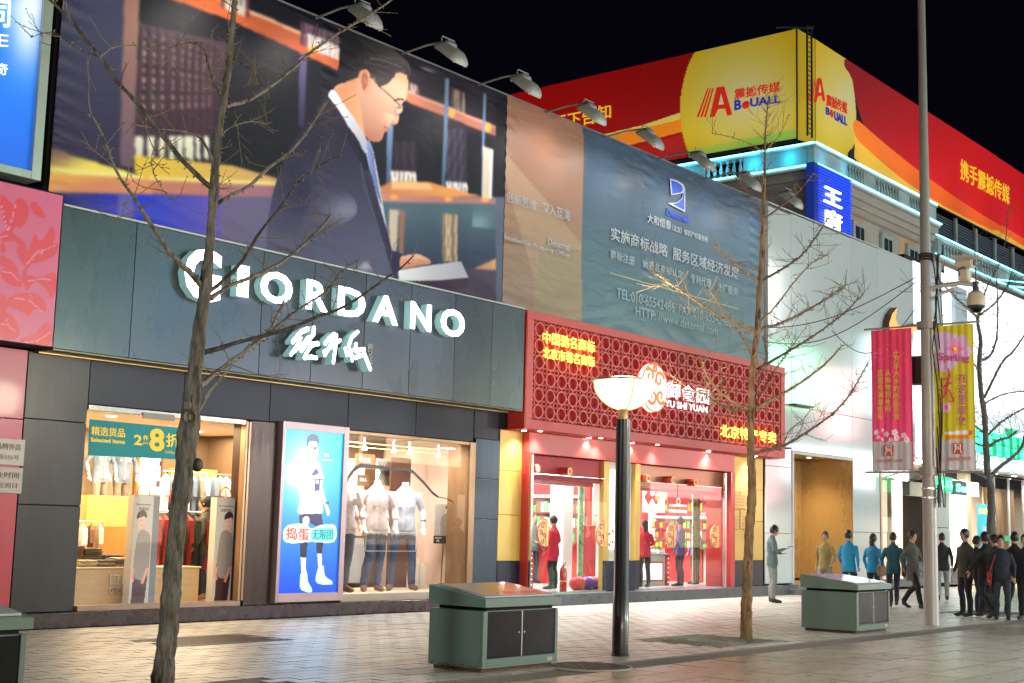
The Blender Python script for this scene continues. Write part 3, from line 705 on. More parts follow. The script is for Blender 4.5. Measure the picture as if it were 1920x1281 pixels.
def clothes_stack(x, y, z, w, d, n, cols, lab, grp, hh=.035):
    t = thing('clothes_stack', lab, 'folded clothes', (x,y,z), 0, grp)
    rg = random.Random(int(x*100)+n)
    for i in range(n):
        a = rg.uniform(-.02,.02); zz = z+i*hh
        b = B(); pts = []
        # a folded garment: soft rounded slab, drooping front fold
        nx = 8
        prof = [(-d/2,.0),(-d/2-.012,hh*.5),(-d/2,hh*.95),(-d/4,hh*1.02),(d/4,hh*.98),(d/2,hh*.9),(d/2,.0)]
        vs = []
        for k in range(nx+1):
            u = -w/2+w*k/nx; s = 1-.10*(abs(u)/(w/2))**4; zz2 = .006*math.sin(k*1.7+i)
            for (py, pz) in prof: vs.append((x+u+a, y+py*s+rg.uniform(-.004,.004), zz+pz*s+zz2*.5))
        m = len(prof)
        fs = [(k*m+j, k*m+(j+1)%m, (k+1)*m+(j+1)%m, (k+1)*m+j) for k in range(nx) for j in range(m)]+[tuple(range(m-1,-1,-1)), tuple(nx*m+j for j in range(m))]
        b.add(vs, fs); b.make('folded_garment', cols[i % len(cols)], t, smooth=True)
    return t
F_ = lambda n, c: M(n, c, .85, var=.18, scale=25, bump=.2, bscale=90)
khaki = F_('khaki_cotton', (.33,.24,.13)); dkh = F_('dark_khaki_cotton', (.10,.075,.045)); brn = F_('brown_cotton', (.12,.06,.035)); navy = F_('navy_denim', (.03,.045,.09)); cream = F_('cream_cotton', (.6,.5,.36)); dred = F_('dark_red_wool', (.28,.02,.02)); dgrn = F_('dark_green_wool', (.02,.03,.025)); lblue = F_('light_blue_shirt_cotton', (.15,.21,.33)); white = F_('white_cotton', (.75,.73,.70)); pinkish = F_('pale_pink_cotton', (.62,.40,.36)); gold = F_('mustard_knit', (.5,.28,.05)); greyc = F_('grey_cotton', (.2,.2,.2))
# display counter with the shop's name
ct = thing('display_counter', 'low pale wood counter with raised shop lettering by the shop window', 'counter', (13.1,18.6,.235))
B().bbox(12.2,14.55,18.3,19.15,.235,.80,.01).make('body', M('pale_wood', (.55,.38,.20), .45, var=.12, scale=3, stretch=(1,1,5)), ct)
B().bbox(12.18,14.57,18.28,19.17,.80,.83,.006).make('top', M('counter_top', (.62,.45,.26), .4), ct)
b = B(); rowtext(b, '自由', fy(204,1090,18.3).x,fy(204,1090,18.3).x+.42,.56,.74,18.3,.02,.03,M('silver_letters', (.6,.6,.58), .3, metal=.6)); b.make('lettering', None, ct)
b = B(); rowtext(b, 'GIORDANO', fy(204,1090,18.3).x,fy(204,1090,18.3).x+.75,.42,.52,18.3,.02,.03,M('silver_letters', (.6,.6,.58))); b.make('lettering', None, ct)
stk = [(12.45,18.5,[khaki,cream,khaki],'three cream and khaki trousers folded at the left end of the counter'),(12.80,18.5,[dkh,khaki,dkh],'dark khaki trousers folded second from the counter end'),(13.12,18.5,[khaki,dkh,dkh,khaki],'tall mixed khaki pile of folded trousers beside the standing bag figure'),(12.45,18.88,[brn]*9,'tall brown pile of folded knitwear at the back left of the counter'),(12.82,18.90,[dkh]*8,'tall dark pile of folded knitwear in the middle of the counter'),(13.18,18.90,[navy]*5,'navy pile of folded denim at the back of the counter')]
for i,(x,y,cols,lab) in enumerate(stk): clothes_stack(x,y,.83,.32,.30,len(cols),cols,lab,'folded clothes on the counter')
def garment(b, x, y, z, w, h, col, ang=0, sl=.22):
    """a shirt on a hanger seen nearly edge on: shoulders, body, sleeves"""
    ca, sa = math.cos(ang), math.sin(ang)
    def T(u, v, zz): return (x+u*ca-v*sa, y+u*sa+v*ca, z+zz)
    t = .035; n = 5
    prof = [(0,.0,.02),(-.07*w/.4,.02,-.02),(-w/2,.04,-.09),(-w*.62,.035,-h*.55),(-w*.45,.03,-h*.56),(-w*.42,.04,-h),(w*.42,.04,-h),(w*.45,.03,-h*.56),(w*.62,.035,-h*.55),(w/2,.04,-.09),(.07*w/.4,.02,-.02)]
    f = [T(u,-tt,zz) for u,tt,zz in prof]; k = [T(u,tt,zz) for u,tt,zz in prof]; m = len(prof)
    b.m(col); b.add(f+k, [(0,1,2,3,4),(0,4,5,6,7),(0,7,8,9,10)]+[(m+4,m+3,m+2,m+1,m),(m+7,m+6,m+5,m+4,m),(m+10,m+9,m+8,m+7,m)]+[(i,m+i,m+(i+1)%m,(i+1)%m) for i in range(m)])
def rack(lab, x0, x1, y, z, cols, n, h=.62, ang=1.2, legs=True, grp='clothes racks in the shop', glab='hanging garment'):
    t = thing('clothes_rack', lab, 'clothes rack', ((x0+x1)/2,y,.235), 0, grp)
    ch = M('chrome', (.7,.7,.7), .15, metal=1)
    B().tube([(x0,y,z),(x1,y,z)], .012, 8).make('rail', ch, t, smooth=True)
    for x in (x0,x1):
        B().tube([(x,y,.235 if legs else z),(x,y,z)] if legs else [(x,y,z),(x,y+.3,z)], .012, 8).make('post', ch, t, smooth=True)
    rg = random.Random(n)
    for i in range(n):
        x = x0+.05+(x1-x0-.1)*i/max(1,n-1); b = B(); garment(b, x, y, z-.05, .42, h*rg.uniform(.9,1.05), cols[i % len(cols)], ang+rg.uniform(-.15,.15)); b.tube([(x,y,z-.04),(x,y,z+.012)], .003, 5)
        o = b.make('garment', None, None); tag(o, '%s %s' % (['first','second','third','fourth','fifth','sixth','seventh','eighth','ninth','tenth','eleventh','twelfth'][i], glab), 'garment', glab)
rack('chrome rail of red and dark knitwear beside the left standing bag figure', 14.05,15.1,18.95,1.72, [dred,dred,dgrn,dgrn,dred,dgrn], 7, h=.95, ang=1.35, glab='dark red or green sweater from the left on the rail behind the tree trunk')
rack('high rail of pale shirts at the back right of the left shop room', 15.2,17.0,20.3,2.45, [white,lblue,pinkish,white,lblue,greyc], 12, h=.72, ang=1.1, legs=False, glab='pale shirt from the left on the high rail at the back')
rack('low rail of white and brown tops under the orange board', 12.6,14.2,20.6,1.52, [white,white,brn,cream,dkh,white], 10, h=.60, ang=1.15, glab='small top from the left on the low rail under the orange board')
# orange shelf block with child dummies
kz = fy(200,930,21.0).z; sb = B().bbox(fy(150,930,21).x,fy(248,930,21).x,20.75,21.3,kz-.55,kz,.008).make('display_shelf', M('honey_wood', (.6,.36,.12), .4, var=.1, scale=3)); tag(sb, 'honey wood shelf carrying two dummies high on the left wall', 'shelf')
jean0 = F_('faded_jeans', (.19,.17,.15)); WS = M('mannequin_white', (.78,.72,.66), .35)
person('mannequin', 'headless dummy in light blue shirt at the left of the high shelf', 'mannequin', (fy(186,930,21.45).x,21.45,kz-.52), R(175), lblue, jean0, shoes=brn, skin=WS, H=1.68, pose='contra', head=False, voxel=.016, sleeves=.7, group='dummies on the high shelf', shirt=True)
person('mannequin', 'headless dummy in light blue shirt at the right of the high shelf', 'mannequin', (fy(226,930,21.45).x,21.45,kz-.52), R(170), lblue, jean0, shoes=brn, skin=WS, H=1.68, pose='contra', head=False, voxel=.016, sleeves=.7, group='dummies on the high shelf', shirt=True)
# lit print on the back wall
lb = thing('wall_lightbox', 'bright white lit print in an orange frame on the back wall', 'lightbox', (15.0,21.9,2.0))
q0, q1 = fy(262,861,21.85), fy(335,905,21.85)
B().bbox(q0.x-.03,q0.x+1.6,21.86,21.95,2.0,2.95,.006).make('frame', m_orange, lb)
B().box(q0.x+.03,q0.x+1.54,21.845,21.858,2.05,2.90).make('face', glow('white_face', (1,.97,.9), 1.5), lb)
b = B(); b.m(M('print_blue', (.2,.3,.6), .5)); b.box(q0.x+.4,q0.x+.62,21.838,21.843,2.2,2.32); b.m(M('print_red', (.5,.12,.1), .5)); b.box(q0.x+.45,q0.x+.5,21.838,21.843,2.6,2.7); b.box(q0.x+.55,q0.x+.6,21.838,21.843,2.62,2.7); b.make('print', None, lb)
sb = B().bbox(16.1,17.0,21.0,21.35,1.9,2.55,.01).make('wall_cabinet', M('amber_board', (.6,.34,.08), .5)); tag(sb, 'amber board on the dark wall above the pale shirts', 'board')
# price signs
def price(x, y, z, lab, tilt=0):
    t = thing('price_sign', lab, 'price sign', (x,y,z), tilt, 'red price signs'); b = B(); b.bbox(-.13,.13,-.006,.006,0,.36,.003); b.make('card', M('red_card', (.62,.03,.02), .5, emis=.12, ecol=(.8,.05,.03)), t, local=True)
    b = B(); b.m(M('pale_yellow_print', (.85,.55,.25), .5)); text(b, '¥138', (-.10,-.007,.18), (.10,-.007,.18), (.10,-.007,.06), (-.10,-.007,.06), .004, .02); b.prism([(.07*math.cos(a),.045*math.sin(a)) for a in np.linspace(0,6.28,12,endpoint=False)], (0.04,-.006,.28), (1,0,0), (0,0,1), (0,-1,0), .003); b.make('print', None, t, local=True)
    B().tube([(0,0,-.25),(0,0,0)], .006, 6).make('stem', M('chrome', (.7,.7,.7)), t, local=True)
price(13.30,18.42,1.24,'red price card on a stem over the folded trousers', .1)
price(14.35,18.75,1.72,'bigger red price card above the sweater rail at the trunk', -.1)
# two tall printed shopping-bag figures
def standee(x0, x1, y, z0, z1, lab, var):
    t = thing('bag_standee', lab, 'display stand', ((x0+x1)/2,y,z0), 0, 'tall shopping bag figures in the entrance')
    m1 = M('pale_grey_card', (.52,.49,.46), .6); m2 = M('grey_card_side', (.20,.23,.27), .6)
    w = x1-x0; d = .16
    b = B().m(m1).box(x0,x0+w*.72,y,y+d,z0,z1); b.make('box', None, t)
    b = B().m(m2).add([(x0+w*.72+.001,y,z0),(x1,y+.03,z0),(x1,y+.03,z1),(x0+w*.72+.001,y,z1),(x0+w*.72+.001,y+d,z0),(x1,y+d,z0),(x1,y+d,z1),(x0+w*.72+.001,y+d,z1)],[(0,1,2,3),(1,5,6,2),(5,4,7,6),(3,2,6,7)]); b.make('side', None, t)
    a = []; cx = x0+w*.36
    for k in range(13): th = math.pi*k/12; a.append((cx-.12*math.cos(th), y+.03, z1+.17*math.sin(th)))
    B().tube(a, .012, 6).make('handle', M('rope_brown', (.3,.18,.1), .7), t, smooth=True)
    W = w*.72; X = lambda u: x0+u*W; Z = lambda v: z0+v*(z1-z0)
    s = 1 if var == 0 else 0
    shirt = curve([(X(.30),Z(.66)),(X(.20),Z(.55)),(X(.10),Z(.28)),(X(.22),Z(.27)),(X(.25),Z(.25)),(X(.6),Z(.23)),(X(.84),Z(.27)),(X(.92),Z(.30)),(X(.95),Z(.50)),(X(.90),Z(.64)),(X(.66),Z(.68)),(X(.48),Z(.69))],3)
    face = ell(X(.45 if s else .68), Z(.765), .19*W, .072*(z1-z0), -.25 if s else .1)
    hairp = curve([(X(.18+.25*(1-s)),Z(.79)),(X(.22+.25*(1-s)),Z(.84)),(X(.45+.25*(1-s)),Z(.87)),(X(.66+.22*(1-s)),Z(.84)),(X(.66+.22*(1-s)),Z(.79)),(X(.56+.25*(1-s)),Z(.81)),(X(.36+.25*(1-s)),Z(.80))],3)
    neck = [(X(.42+.18*(1-s)),Z(.74)),(X(.60+.18*(1-s)),Z(.73)),(X(.64+.16*(1-s)),Z(.67)),(X(.42+.16*(1-s)),Z(.67))]
    pants = [(X(.14),Z(.27)),(X(.90),Z(.28)),(X(.80),Z(.02)),(X(.12),Z(.02))]
    arm1 = stroke([(X(.16),Z(.34)),(X(.10),Z(.27)),(X(.18),Z(.22))],.045); arm2 = stroke([(X(.86),Z(.34)),(X(.75),Z(.27)),(X(.62),Z(.20))],.05)
    eye = [(ell(X((.37,.52)[k] if s else (.60,.76)[k]), Z(.775), .009, .004), (60,35,30)) for k in range(2)]
    lay_ = [(None,(196,188,180)),(pants,(70,40,40)),(neck,(222,170,150)),(shirt,(150,138,130)),(arm1,(230,150,130)),(arm2,(230,150,130)),(face,(232,185,165)),(hairp,(60,42,38)),(ell(X(.46 if s else .69),Z(.725),.02,.006),(180,80,75))]+eye
    printed('print', lambda U,V: np.stack([U,np.full_like(U,y-.004),V],1), x0+.003,x0+w*.72-.003,z0+.01,z1-.01, 34,170, lay_, vmat('bag_print', emis=.12, rough=.5), t, gain=1.0, coords='uv')
    b = B(); rowtext(b, 'Blooming Shirts', x0+.04,x0+W-.05,z1-.16,z1-.125,y-.004,.003,.0,M('grey_print', (.12,.10,.10), .6)); b.make('lettering', None, t); b = B(); rowtext(b, '绽放衬衫', x0+.09,x0+W-.08,z1-.235,z1-.18,y-.004,.003,.0,M('grey_print', (.12,.10,.10))); b.make('lettering', None, t)
p0, p1 = fy(240,1132,17.98), fy(289,1132,17.98); standee(p0.x, p1.x+.02, 17.98, .24, 1.95, 'tall shopping bag figure of a young man printed head bent, left of the trunk', 0)
p0, p1 = fy(397,1128,17.98), fy(444,1128,17.98); standee(p0.x, p1.x+.02, 17.98, .24, 1.97, 'tall shopping bag figure of a young man printed facing right, by the door frame', 1)

# ------------------------------------------------------------------ display window with three dummies
dw = thing('window_display', 'pale back boards and floor of the dressed shop window', 'window display', (19,18.3,.3))
m_pale = M('pale_board', (.66,.56,.42), .6); m_pinkw = M('peach_wall', (.72,.55,.45), .6)
B().box(17.12,22.3,17.8,19.4,.30,.342).make('floor', M('white_platform', (.75,.66,.55), .4), dw)
B().box(17.12,22.3,17.72,20.6,3.20,3.24).make('ceiling', M('dark_ceiling', (.10,.08,.06), .6), dw)
B().box(17.12,22.6,20.5,20.54,.3,3.2).make('back_wall', m_brownw, dw)
B().box(21.05,21.09,18.0,20.5,.3,3.2).make('side_wall', m_pinkw, dw)
B().box(20.55,21.05,19.22,19.26,.342,3.2).make('peach_board', m_pinkw, dw)
B().box(19.95,20.53,19.20,19.24,.342,2.95).make('dark_board', M('dark_brown_board', (.085,.035,.025), .45, var=.1, scale=4), dw)
B().box(17.7,20.2,20.2,20.24,1.98,2.92).make('pale_board', m_pale, dw)
B().box(17.7,20.2,19.9,20.25,1.92,1.975).make('shelf', m_pale, dw)
B().box(17.7,20.2,20.2,20.24,1.35,1.92).make('peach_board', m_pinkw, dw)
B().box(18.1,20.2,20.1,20.2,.4,1.3).make('pale_board', M('blue_grey_board', (.35,.38,.42), .6), dw)
for i in range(4):
    a = fy((683,738,768,822)[i], (832,838,842,850)[i], 18.2); sp = thing('spotlight', '%s small warm spotlight from the left in the window display' % ['first','second','third','fourth'][i], 'spotlight', (a.x,18.2,3.0), 0, 'window display spotlights')
    B().tube([(0,0,.2),(0,0,.06)], .012, 6).make('stem', M('chrome', (.7,.7,.7)), sp, local=True); B().lathe([(.02,.06),(.055,.03),(.06,-.03),(.055,-.032)], (0,0,0), 14).make('shade', M('chrome', (.7,.7,.7)), sp, smooth=True, local=True)
    B().lathe([(0,-.03),(.054,-.03)], (0,0,0), 14).make('bulb', glow('spot_bulb', (1,.8,.55), 25), sp, local=True)
light('display_light','AREA',(18.7,18.0,3.15), SHOP1B_W, (1,.90,.78), 3.0, .35, target=(18.8,18.7,1.2))
light('display_light','AREA',(19.4,19.7,3.15), SHOP1B_W*.5, (1,.74,.48), 2.0, .5, target=(19.4,20.0,0))
for x in (17.35,): pass
b = B()
for z in (3.02,3.10): b.tube([(17.15,18.25,z),(21.0,18.25,z)], .008, 6)
o = b.make('light_track', M('brass_trim', (.5,.38,.16)), dw)
shirt_w = F_('pale_pink_shirt', (.46,.38,.39)); shirt_b = F_('pale_blue_shirt', (.36,.41,.54)); denim = F_('blue_denim', (.045,.075,.16)); denim2 = F_('grey_denim', (.09,.10,.13)); boot = M('brown_boot_leather', (.14,.07,.04), .5, var=.3, scale=20)
for i,(px,pose,rz,sh,tr,lab) in enumerate(((700,'contra',R(158),shirt_w,denim,'headless dummy in pale pink shirt and blue jeans, middle of the window'),(753,'wide',R(148),shirt_b,denim,'headless dummy in pale blue shirt and jeans, right of the window'),(640,'contra',R(170),shirt_w,denim2,'headless dummy in grey jeans half hidden by the blue lightbox'))):
    p = fy(px,1108,18.3); mq = person('mannequin', lab, 'mannequin', (p.x,18.3,.345), rz, sh, tr, shoes=boot, skin=WS, H=2.32, pose=pose, head=False, voxel=.013, sleeves=.62, group='dummies in the shop window', bulk=1.0, shirt=True)
    k = 2.32/1.75; B().lathe([(.0,.08),(.05,.075),(.062,.0)], (0,-.005*k,1.50*k), 14).make('neck_cap', WS, mq, smooth=True, local=True)
# ribbon band sweeping through the window
rb = thing('ribbon_band', 'black band sweeping in an arc across the window display', 'decoration', (19,18.1,1.2))
pts = [(648,910),(655,893),(665,880),(676,873),(700,875),(730,878),(765,881),(775,885),(795,905),(812,925),(822,932)]
b = B()
L_ = [fy(x,y,18.05) for x,y in pts]; wd = [.10,.10,.09,.08,.07,.055,.055,.06,.055,.05,.04]
vs = []
for p, w_ in zip(L_, wd): vs += [(p.x-.0,p.y,p.z+w_/2),(p.x+.0,p.y,p.z-w_/2),(p.x,p.y+.012,p.z+w_/2),(p.x,p.y+.012,p.z-w_/2)]
fs = []
for i in range(len(L_)-1): a = i*4; c = a+4; fs += [(a,c,c+1,a+1),(a+2,a+3,c+3,c+2),(a,a+2,c+2,c),(a+1,c+1,c+3,a+3)]
b.add(vs, fs); b.make('band', M('black_band', (.012,.011,.010), .3), rb)
b = B(); b.tube([tuple(fy(x,y,18.05)) for x,y in [(822,932),(840,936),(855,945),(864,958),(866,975),(862,988),(850,996),(842,999)]], [.022,.02,.015,.012,.012,.02,.03,.008], 6, ell=.4); b.make('band', M('black_band', (0,0,0)), rb)
# small framed prints and signs in the window
def card(lab, x0,y0,x1,y1, Y, col, s, tc, cat='sign', txts=None):
    a, c = fy(x0,y0,Y), fy(x1,y1,Y); t = thing('sign_card', lab, cat, ((a.x+c.x)/2,Y,c.z)); B().bbox(a.x,c.x,Y,Y+.015,c.z,a.z,.002).make('card', col, t)
    if s:
        b = B(); w_ = c.x-a.x; h_ = a.z-c.z; rowtext(b, s, a.x+w_*.2,c.x-w_*.2,a.z-h_*.58,a.z-h_*.25,Y,.004,.02,tc); b.make('lettering', None, t)
    return t, a, c
card('brown card with white lettering at the top of the window', 667,850,702,880,19.3, M('tan_card', (.42,.20,.10), .5), '收银处', M('white_print', (.8,.8,.78), .5))
card('small dark brown card below the tan card', 671,890,691,912,19.35, M('dark_card', (.14,.08,.05), .5), '自由人', M('white_print', (.8,.8,.78)))
t, a, c = card('black and white striped print leaning in the window', 706,860,735,912,19.45, M('white_card', (.72,.68,.60), .5), None, None, 'poster')
b = B(); ww, hh = c.x-a.x, a.z-c.z; b.m(M('phone_black', (.02,.02,.025)))
for k in range(9):
    u = .04+k*.10; b.prism([(u*ww,0.02),(min(.98,u+.05)*ww,0.02),(min(.99,u+.32-.02*k)*ww,hh*.5),(min(.98,u+.02)*ww,hh-.02),(max(.02,u-.03+.01*k)*ww,hh-.02),(min(.97,u+.25-.02*k)*ww,hh*.5)], (a.x,19.45,c.z), (1,0,0), (0,0,1), (0,-1,0), .002+k*.0004)
b.make('stripes', None, t)
t, a, c = card('grey portrait poster on a thin stand at the right of the window', 816,945,855,1004,18.6, M('grey_card', (.45,.45,.44), .5), None, None, 'poster')
W = c.x-a.x; H_ = a.z-c.z
printed('print', lambda U,V: np.stack([U,np.full_like(U,18.595),V],1), a.x,c.x,c.z,a.z, 40,60, [(None,(176,176,172)),(curve([(a.x+W*.3,c.z+.02),(a.x+W*.25,c.z+H_*.4),(a.x+W*.38,c.z+H_*.66),(a.x+W*.72,c.z+H_*.66),(a.x+W*.8,c.z+H_*.4),(a.x+W*.72,c.z+.02)]),(140,138,134)),(ell(a.x+W*.6,c.z+H_*.80,W*.12,H_*.10),(228,180,160)),(ell(a.x+W*.6,c.z+H_*.90,W*.14,H_*.055),(50,40,36)),(stroke([(a.x+W*.24,c.z+H_*.3),(a.x+W*.22,c.z+.02)],.03),(220,170,150))], vmat('poster_print', rough=.5), t, coords='uv')
B().bbox(a.x-.02,c.x-.06,18.58,18.6,c.z-.17,c.z-.01,.003).make('caption_strip', M('phone_black', (0,0,0)), t)
b = B(); rowtext(b, 'GIORDANO', a.x+.0,a.x+.2,c.z-.07,c.z-.04,18.58,.003,.01,M('white_print', (.8,.8,.78))); b.make('lettering', None, t); b = B(); b.m(M('white_print', (0,0,0))); rowtext(b, '9%', a.x+.05,a.x+.14,c.z-.14,c.z-.09,18.58,.003,.01); b.make('lettering', None, t)
B().tube([(a.x+W*.4,18.62,.34),(a.x+W*.45,18.62,c.z-.16)], .009, 6).make('stand_pole', M('dark_steel', (.06,.06,.06), .4, metal=.5), t)
for nm,x0,x1,z1,lab in (('box',772,787,1047,'taller white box standing at the foot of the dark board'),('box',787,800,1057,'shorter white box beside the taller white box')):
    a, c = fy(x0,1102,18.7), fy(x1,z1,18.7); tag(B().bbox(a.x,c.x,18.7,18.85,.343,c.z,.004).make('white_box', M('white_card2', (.8,.74,.66), .5)), lab, 'box', 'white boxes in the window')
# glass sticker lettering
st = thing('glass_sticker', 'small clear panel reading mini detail new look across the dummies', 'sticker', (19,17.7,1.4))
a, c = fy(686,1000,17.69), fy(779,1034,17.69)
b = B(); rowtext(b, 'MINI detail, New-look', a.x,c.x,a.z-.13,a.z,17.688,.003,.02,M('phone_black', (0,0,0))); b.make('lettering', None, st)
b = B()
for (x0,x1,z0,z1) in ((a.x,c.x,a.z+.02,a.z+.028),(a.x,c.x,c.z,c.z+.008),(a.x,a.x+.008,c.z,a.z+.02),(c.x-.008,c.x,c.z,a.z+.02)): b.box(x0,x1,17.682,17.686,z0,z1)
b.make('border', M('white_print', (.8,.8,.78)), st)
sh = thing('folded_shirts', 'blue plaid shirts folded on the shelf behind the dummies', 'folded clothes', (19.9,20.0,1.98))
for i in range(3): B().bbox(19.0+.02*i,19.7-.02*i,19.92,20.15,1.98+i*.055,2.03+i*.055,.015).make('folded_garment', (navy,lblue,navy)[i], sh)
tag(B().lathe([(0,.10),(.10,.09),(.13,.05),(.26,.03),(.27,.0)], (18.35,19.95,1.98), 20).make('hat', dkh, None, smooth=True), 'dark brimmed hat on the shelf behind the middle dummy', 'hat')

# ------------------------------------------------------------------ blue advertising lightbox between door and window
bx = thing('advertising_lightbox', 'tall blue glowing advertisement of a young man in white tee and shorts', 'lightbox', (16.3,17.6,.22))
BX0, BX1, BZ0, BZ1, BY = 15.55, 17.12, .25, 3.30, 17.56
for a in ((BX0,BX0+.07,BZ0,BZ1),(BX1-.12,BX1,BZ0,BZ1),(BX0+.07,BX1-.12,BZ1-.13,BZ1),(BX0+.07,BX1-.12,BZ0,BZ0+.15)):
    B().bbox(a[0],a[1],BY-.02,BY+.35,a[2],a[3],.005).make('frame', M('pinkish_frame_metal', (.42,.30,.32), .32, metal=.5, var=.1, scale=5), bx)
z6 = lambda x, y: (520+x/3.764, 790+y/3.764)
Z6 = lambda L: [z6(*p) for p in L]
def bluebg(x, y):
    u = (x-520)/130; v = (y-800)/310
    top = np.array([0,225,250.]); mid = np.array([0,140,225.]); low = np.array([10,70,215.])
    t = np.clip(v*2,0,1)[:,None]; c = top*(1-t)+mid*t; t2 = np.clip(v*2-1,0,1)[:,None]; c = c*(1-t2)+low*t2
    return c
glowc = blob((235,250,255), *z6(200,350), 32, 62, .85); glowd = blob((40,90,230), *z6(330,880), 30, 40, .0)
dk = (25,40,110); wh = (248,250,252); sk_ = (238,196,176)
lay_ = [(None,bluebg),(None,glowc),(None,blob((225,250,255),*z6(110,380),20,26,.7)),
 (curve(Z6([(160,470),(165,560),(155,650),(310,660),(312,560),(300,470)]),3),wh),
 (curve(Z6([(215,270),(150,270),(70,330),(80,390),(140,400),(150,470),(160,560),(155,655),(312,655),(308,520),(322,420),(325,390),(290,290),(268,275)]),4),wh),
 (curve(Z6([(130,250),(160,200),(175,190),(210,210),(205,260),(170,290),(130,300)]),3),sk_),
 (curve(Z6([(310,440),(345,570),(370,640),(355,665),(335,600),(305,500)]),3),sk_),
 (Z6([(222,270),(268,272),(268,230),(222,230)]),sk_), (ell(*z6(248,200),11,20),(240,200,182)),(curve(Z6([(262,180),(284,190),(280,240),(262,262)]),3),(222,172,156)),(stroke(Z6([(225,188),(243,186)]),1.6),(50,40,60)),(stroke(Z6([(255,186),(274,189)]),1.6),(50,40,60)),(stroke(Z6([(249,200),(247,222),(253,224)]),1.1),(196,140,126)),(stroke(Z6([(170,300),(200,420),(190,560)]),1.2),(205,220,235)),(stroke(Z6([(290,330),(270,450),(290,600)]),1.2),(205,220,235)),(stroke(Z6([(215,275),(245,290),(268,275)]),1.4),(190,205,225)),
 (curve(Z6([(208,170),(205,125),(225,95),(265,88),(292,110),(293,160),(285,200),(280,150),(250,140),(222,150),(215,190)]),4),(30,70,120)),
 (stroke(Z6([(228,197),(242,197)]),1.6),dk),(stroke(Z6([(256,197),(272,197)]),1.6),dk),(stroke(Z6([(240,235),(260,235)]),1.2),(220,120,120)),
 (Z6([(155,655),(312,650),(325,740),(285,750),(235,720),(200,735),(155,735)]),(22,25,75)),
 (Z6([(160,850),(215,840),(205,965),(160,960)]),(20,25,60)),(Z6([(275,850),(325,850),(315,935),(275,930)]),(20,25,60)),
 (Z6([(165,960),(202,965),(200,1080),(170,1075)]),(235,215,225)),(Z6([(282,932),(313,935),(315,1030),(290,1040)]),(220,205,225)),
 (curve(Z6([(165,1075),(205,1060),(215,1130),(242,1180),(235,1208),(170,1190),(160,1150)]),3),(190,250,250)),
 (curve(Z6([(290,1035),(325,1020),(335,1090),(385,1130),(380,1152),(300,1148),(270,1120)]),3),(190,250,250)),
 (curve(Z6([(258,345),(275,335),(290,350),(290,370),(250,385),(245,370)]),3),dk),(stroke(Z6([(250,415),(305,410)]),2.5),dk),(stroke(Z6([(268,415),(268,480)]),2),dk),(stroke(Z6([(295,412),(292,495)]),3),dk),(curve(Z6([(270,440),(290,445),(285,490),(262,490)]),3),dk),
 (stroke(Z6([(305,415),(325,405)]),2.5),dk),(stroke(Z6([(130,320),(148,350),(140,388)]),1.6),dk),(stroke(Z6([(145,230),(190,215),(210,235)]),1.5),dk),(stroke(Z6([(335,578),(365,575)]),3),(30,40,90)),
 (curve(Z6([(45,770),(90,730),(200,725),(240,760),(300,735),(405,735),(400,850),(240,850),(120,860),(50,845)]),4),(205,250,240)),
 (curve(Z6([(250,770),(395,750),(390,840),(250,840)]),3),(120,225,215)),
 (ell(*z6(203,700),6.5,8),(235,245,250)),(stroke(Z6([(190,705),(203,690),(215,705)]),1),dk)]
printed('face', lambda U,V: np.stack([U,np.full_like(U,BY+.02),V],1), BX0+.07,BX1-.12,BZ0+.15,BZ1-.13, 110,240, lay_, vmat('lit_poster', emis=.50, rough=.25), bx, gain=1.05)
b = B(); P = lambda x,y: tuple(fy(*z6(x,y),BY+.01)); rdp = glow('red_glow_print', (.85,.05,.03), .6)
text(b, '捣蛋', P(60,745), P(225,755), P(225,845), P(60,835), .006, .05, rdp); b.make('lettering', None, bx)
b = B(); text(b, '无限团', P(245,765), P(390,765), P(390,835), P(245,835), .006, .03, glow('teal_glow_print', (.01,.30,.34), .35)); b.make('lettering', None, bx)
b = B(); text(b, '淘气', P(330,225), P(360,228), P(360,250), P(330,248), .004, .01, glow('white_glow_print', (1,1,1), 1)); text(b, 'GIORDANO', P(312,268), P(385,272), P(385,282), P(312,278), .004, .01); b.make('lettering', None, bx)
light('poster_spill','AREA',(16.33,BY-.03,1.8), 10, (.15,.55,1), 1.3, 2.6, target=(16.33,10,1.5))

# ------------------------------------------------------------------ shop name
nm = thing('shop_sign', 'glowing white GIORDANO letters with calligraphy on the grey fascia', 'shop sign', (16.3,17.1,5.1))
g_face = glow('letter_face', (1,1,1), 3.2); g_side = glow('letter_side', (.24,.42,.41), .32)
LY = 17.02
def letter(ch, x0, x1, z0, z1, bold=.045):
    v, f, _ = glyphs(ch, bold); b = B(); vs = []
    for p in v: vs.append((x0+p[0]*(x1-x0), LY+(.5-p[2])*.17, z0+p[1]*(z1-z0)))
    b.m(g_side); b.add(vs, f)
    front = [i for i, ff in enumerate(f) if all(v[k][2] > .4 for k in ff)]
    b.mats.append(g_face)
    for i in front: b.mi[i] = 1
    b.make('letter', None, nm, label='glowing letter '+ch)
for ch, px0, px1, z0, z1, bd in (('G',343,413,4.99,5.83,.05),('I',443,465,5.18,5.69,.055),('O',487,548,5.17,5.70,.05),('R',574,616,5.18,5.69,.045),('D',634,686,5.18,5.69,.045),('A',700,748,5.18,5.69,.045),('N',771,810,5.18,5.69,.045),('O',828,873,5.17,5.70,.05)):
    letter(ch, fy(px0,560,LY).x, fy(px1,560,LY).x, z0, z1, bd)
k4 = lambda x, y: (510+x/9.6, 600+y/9.6)
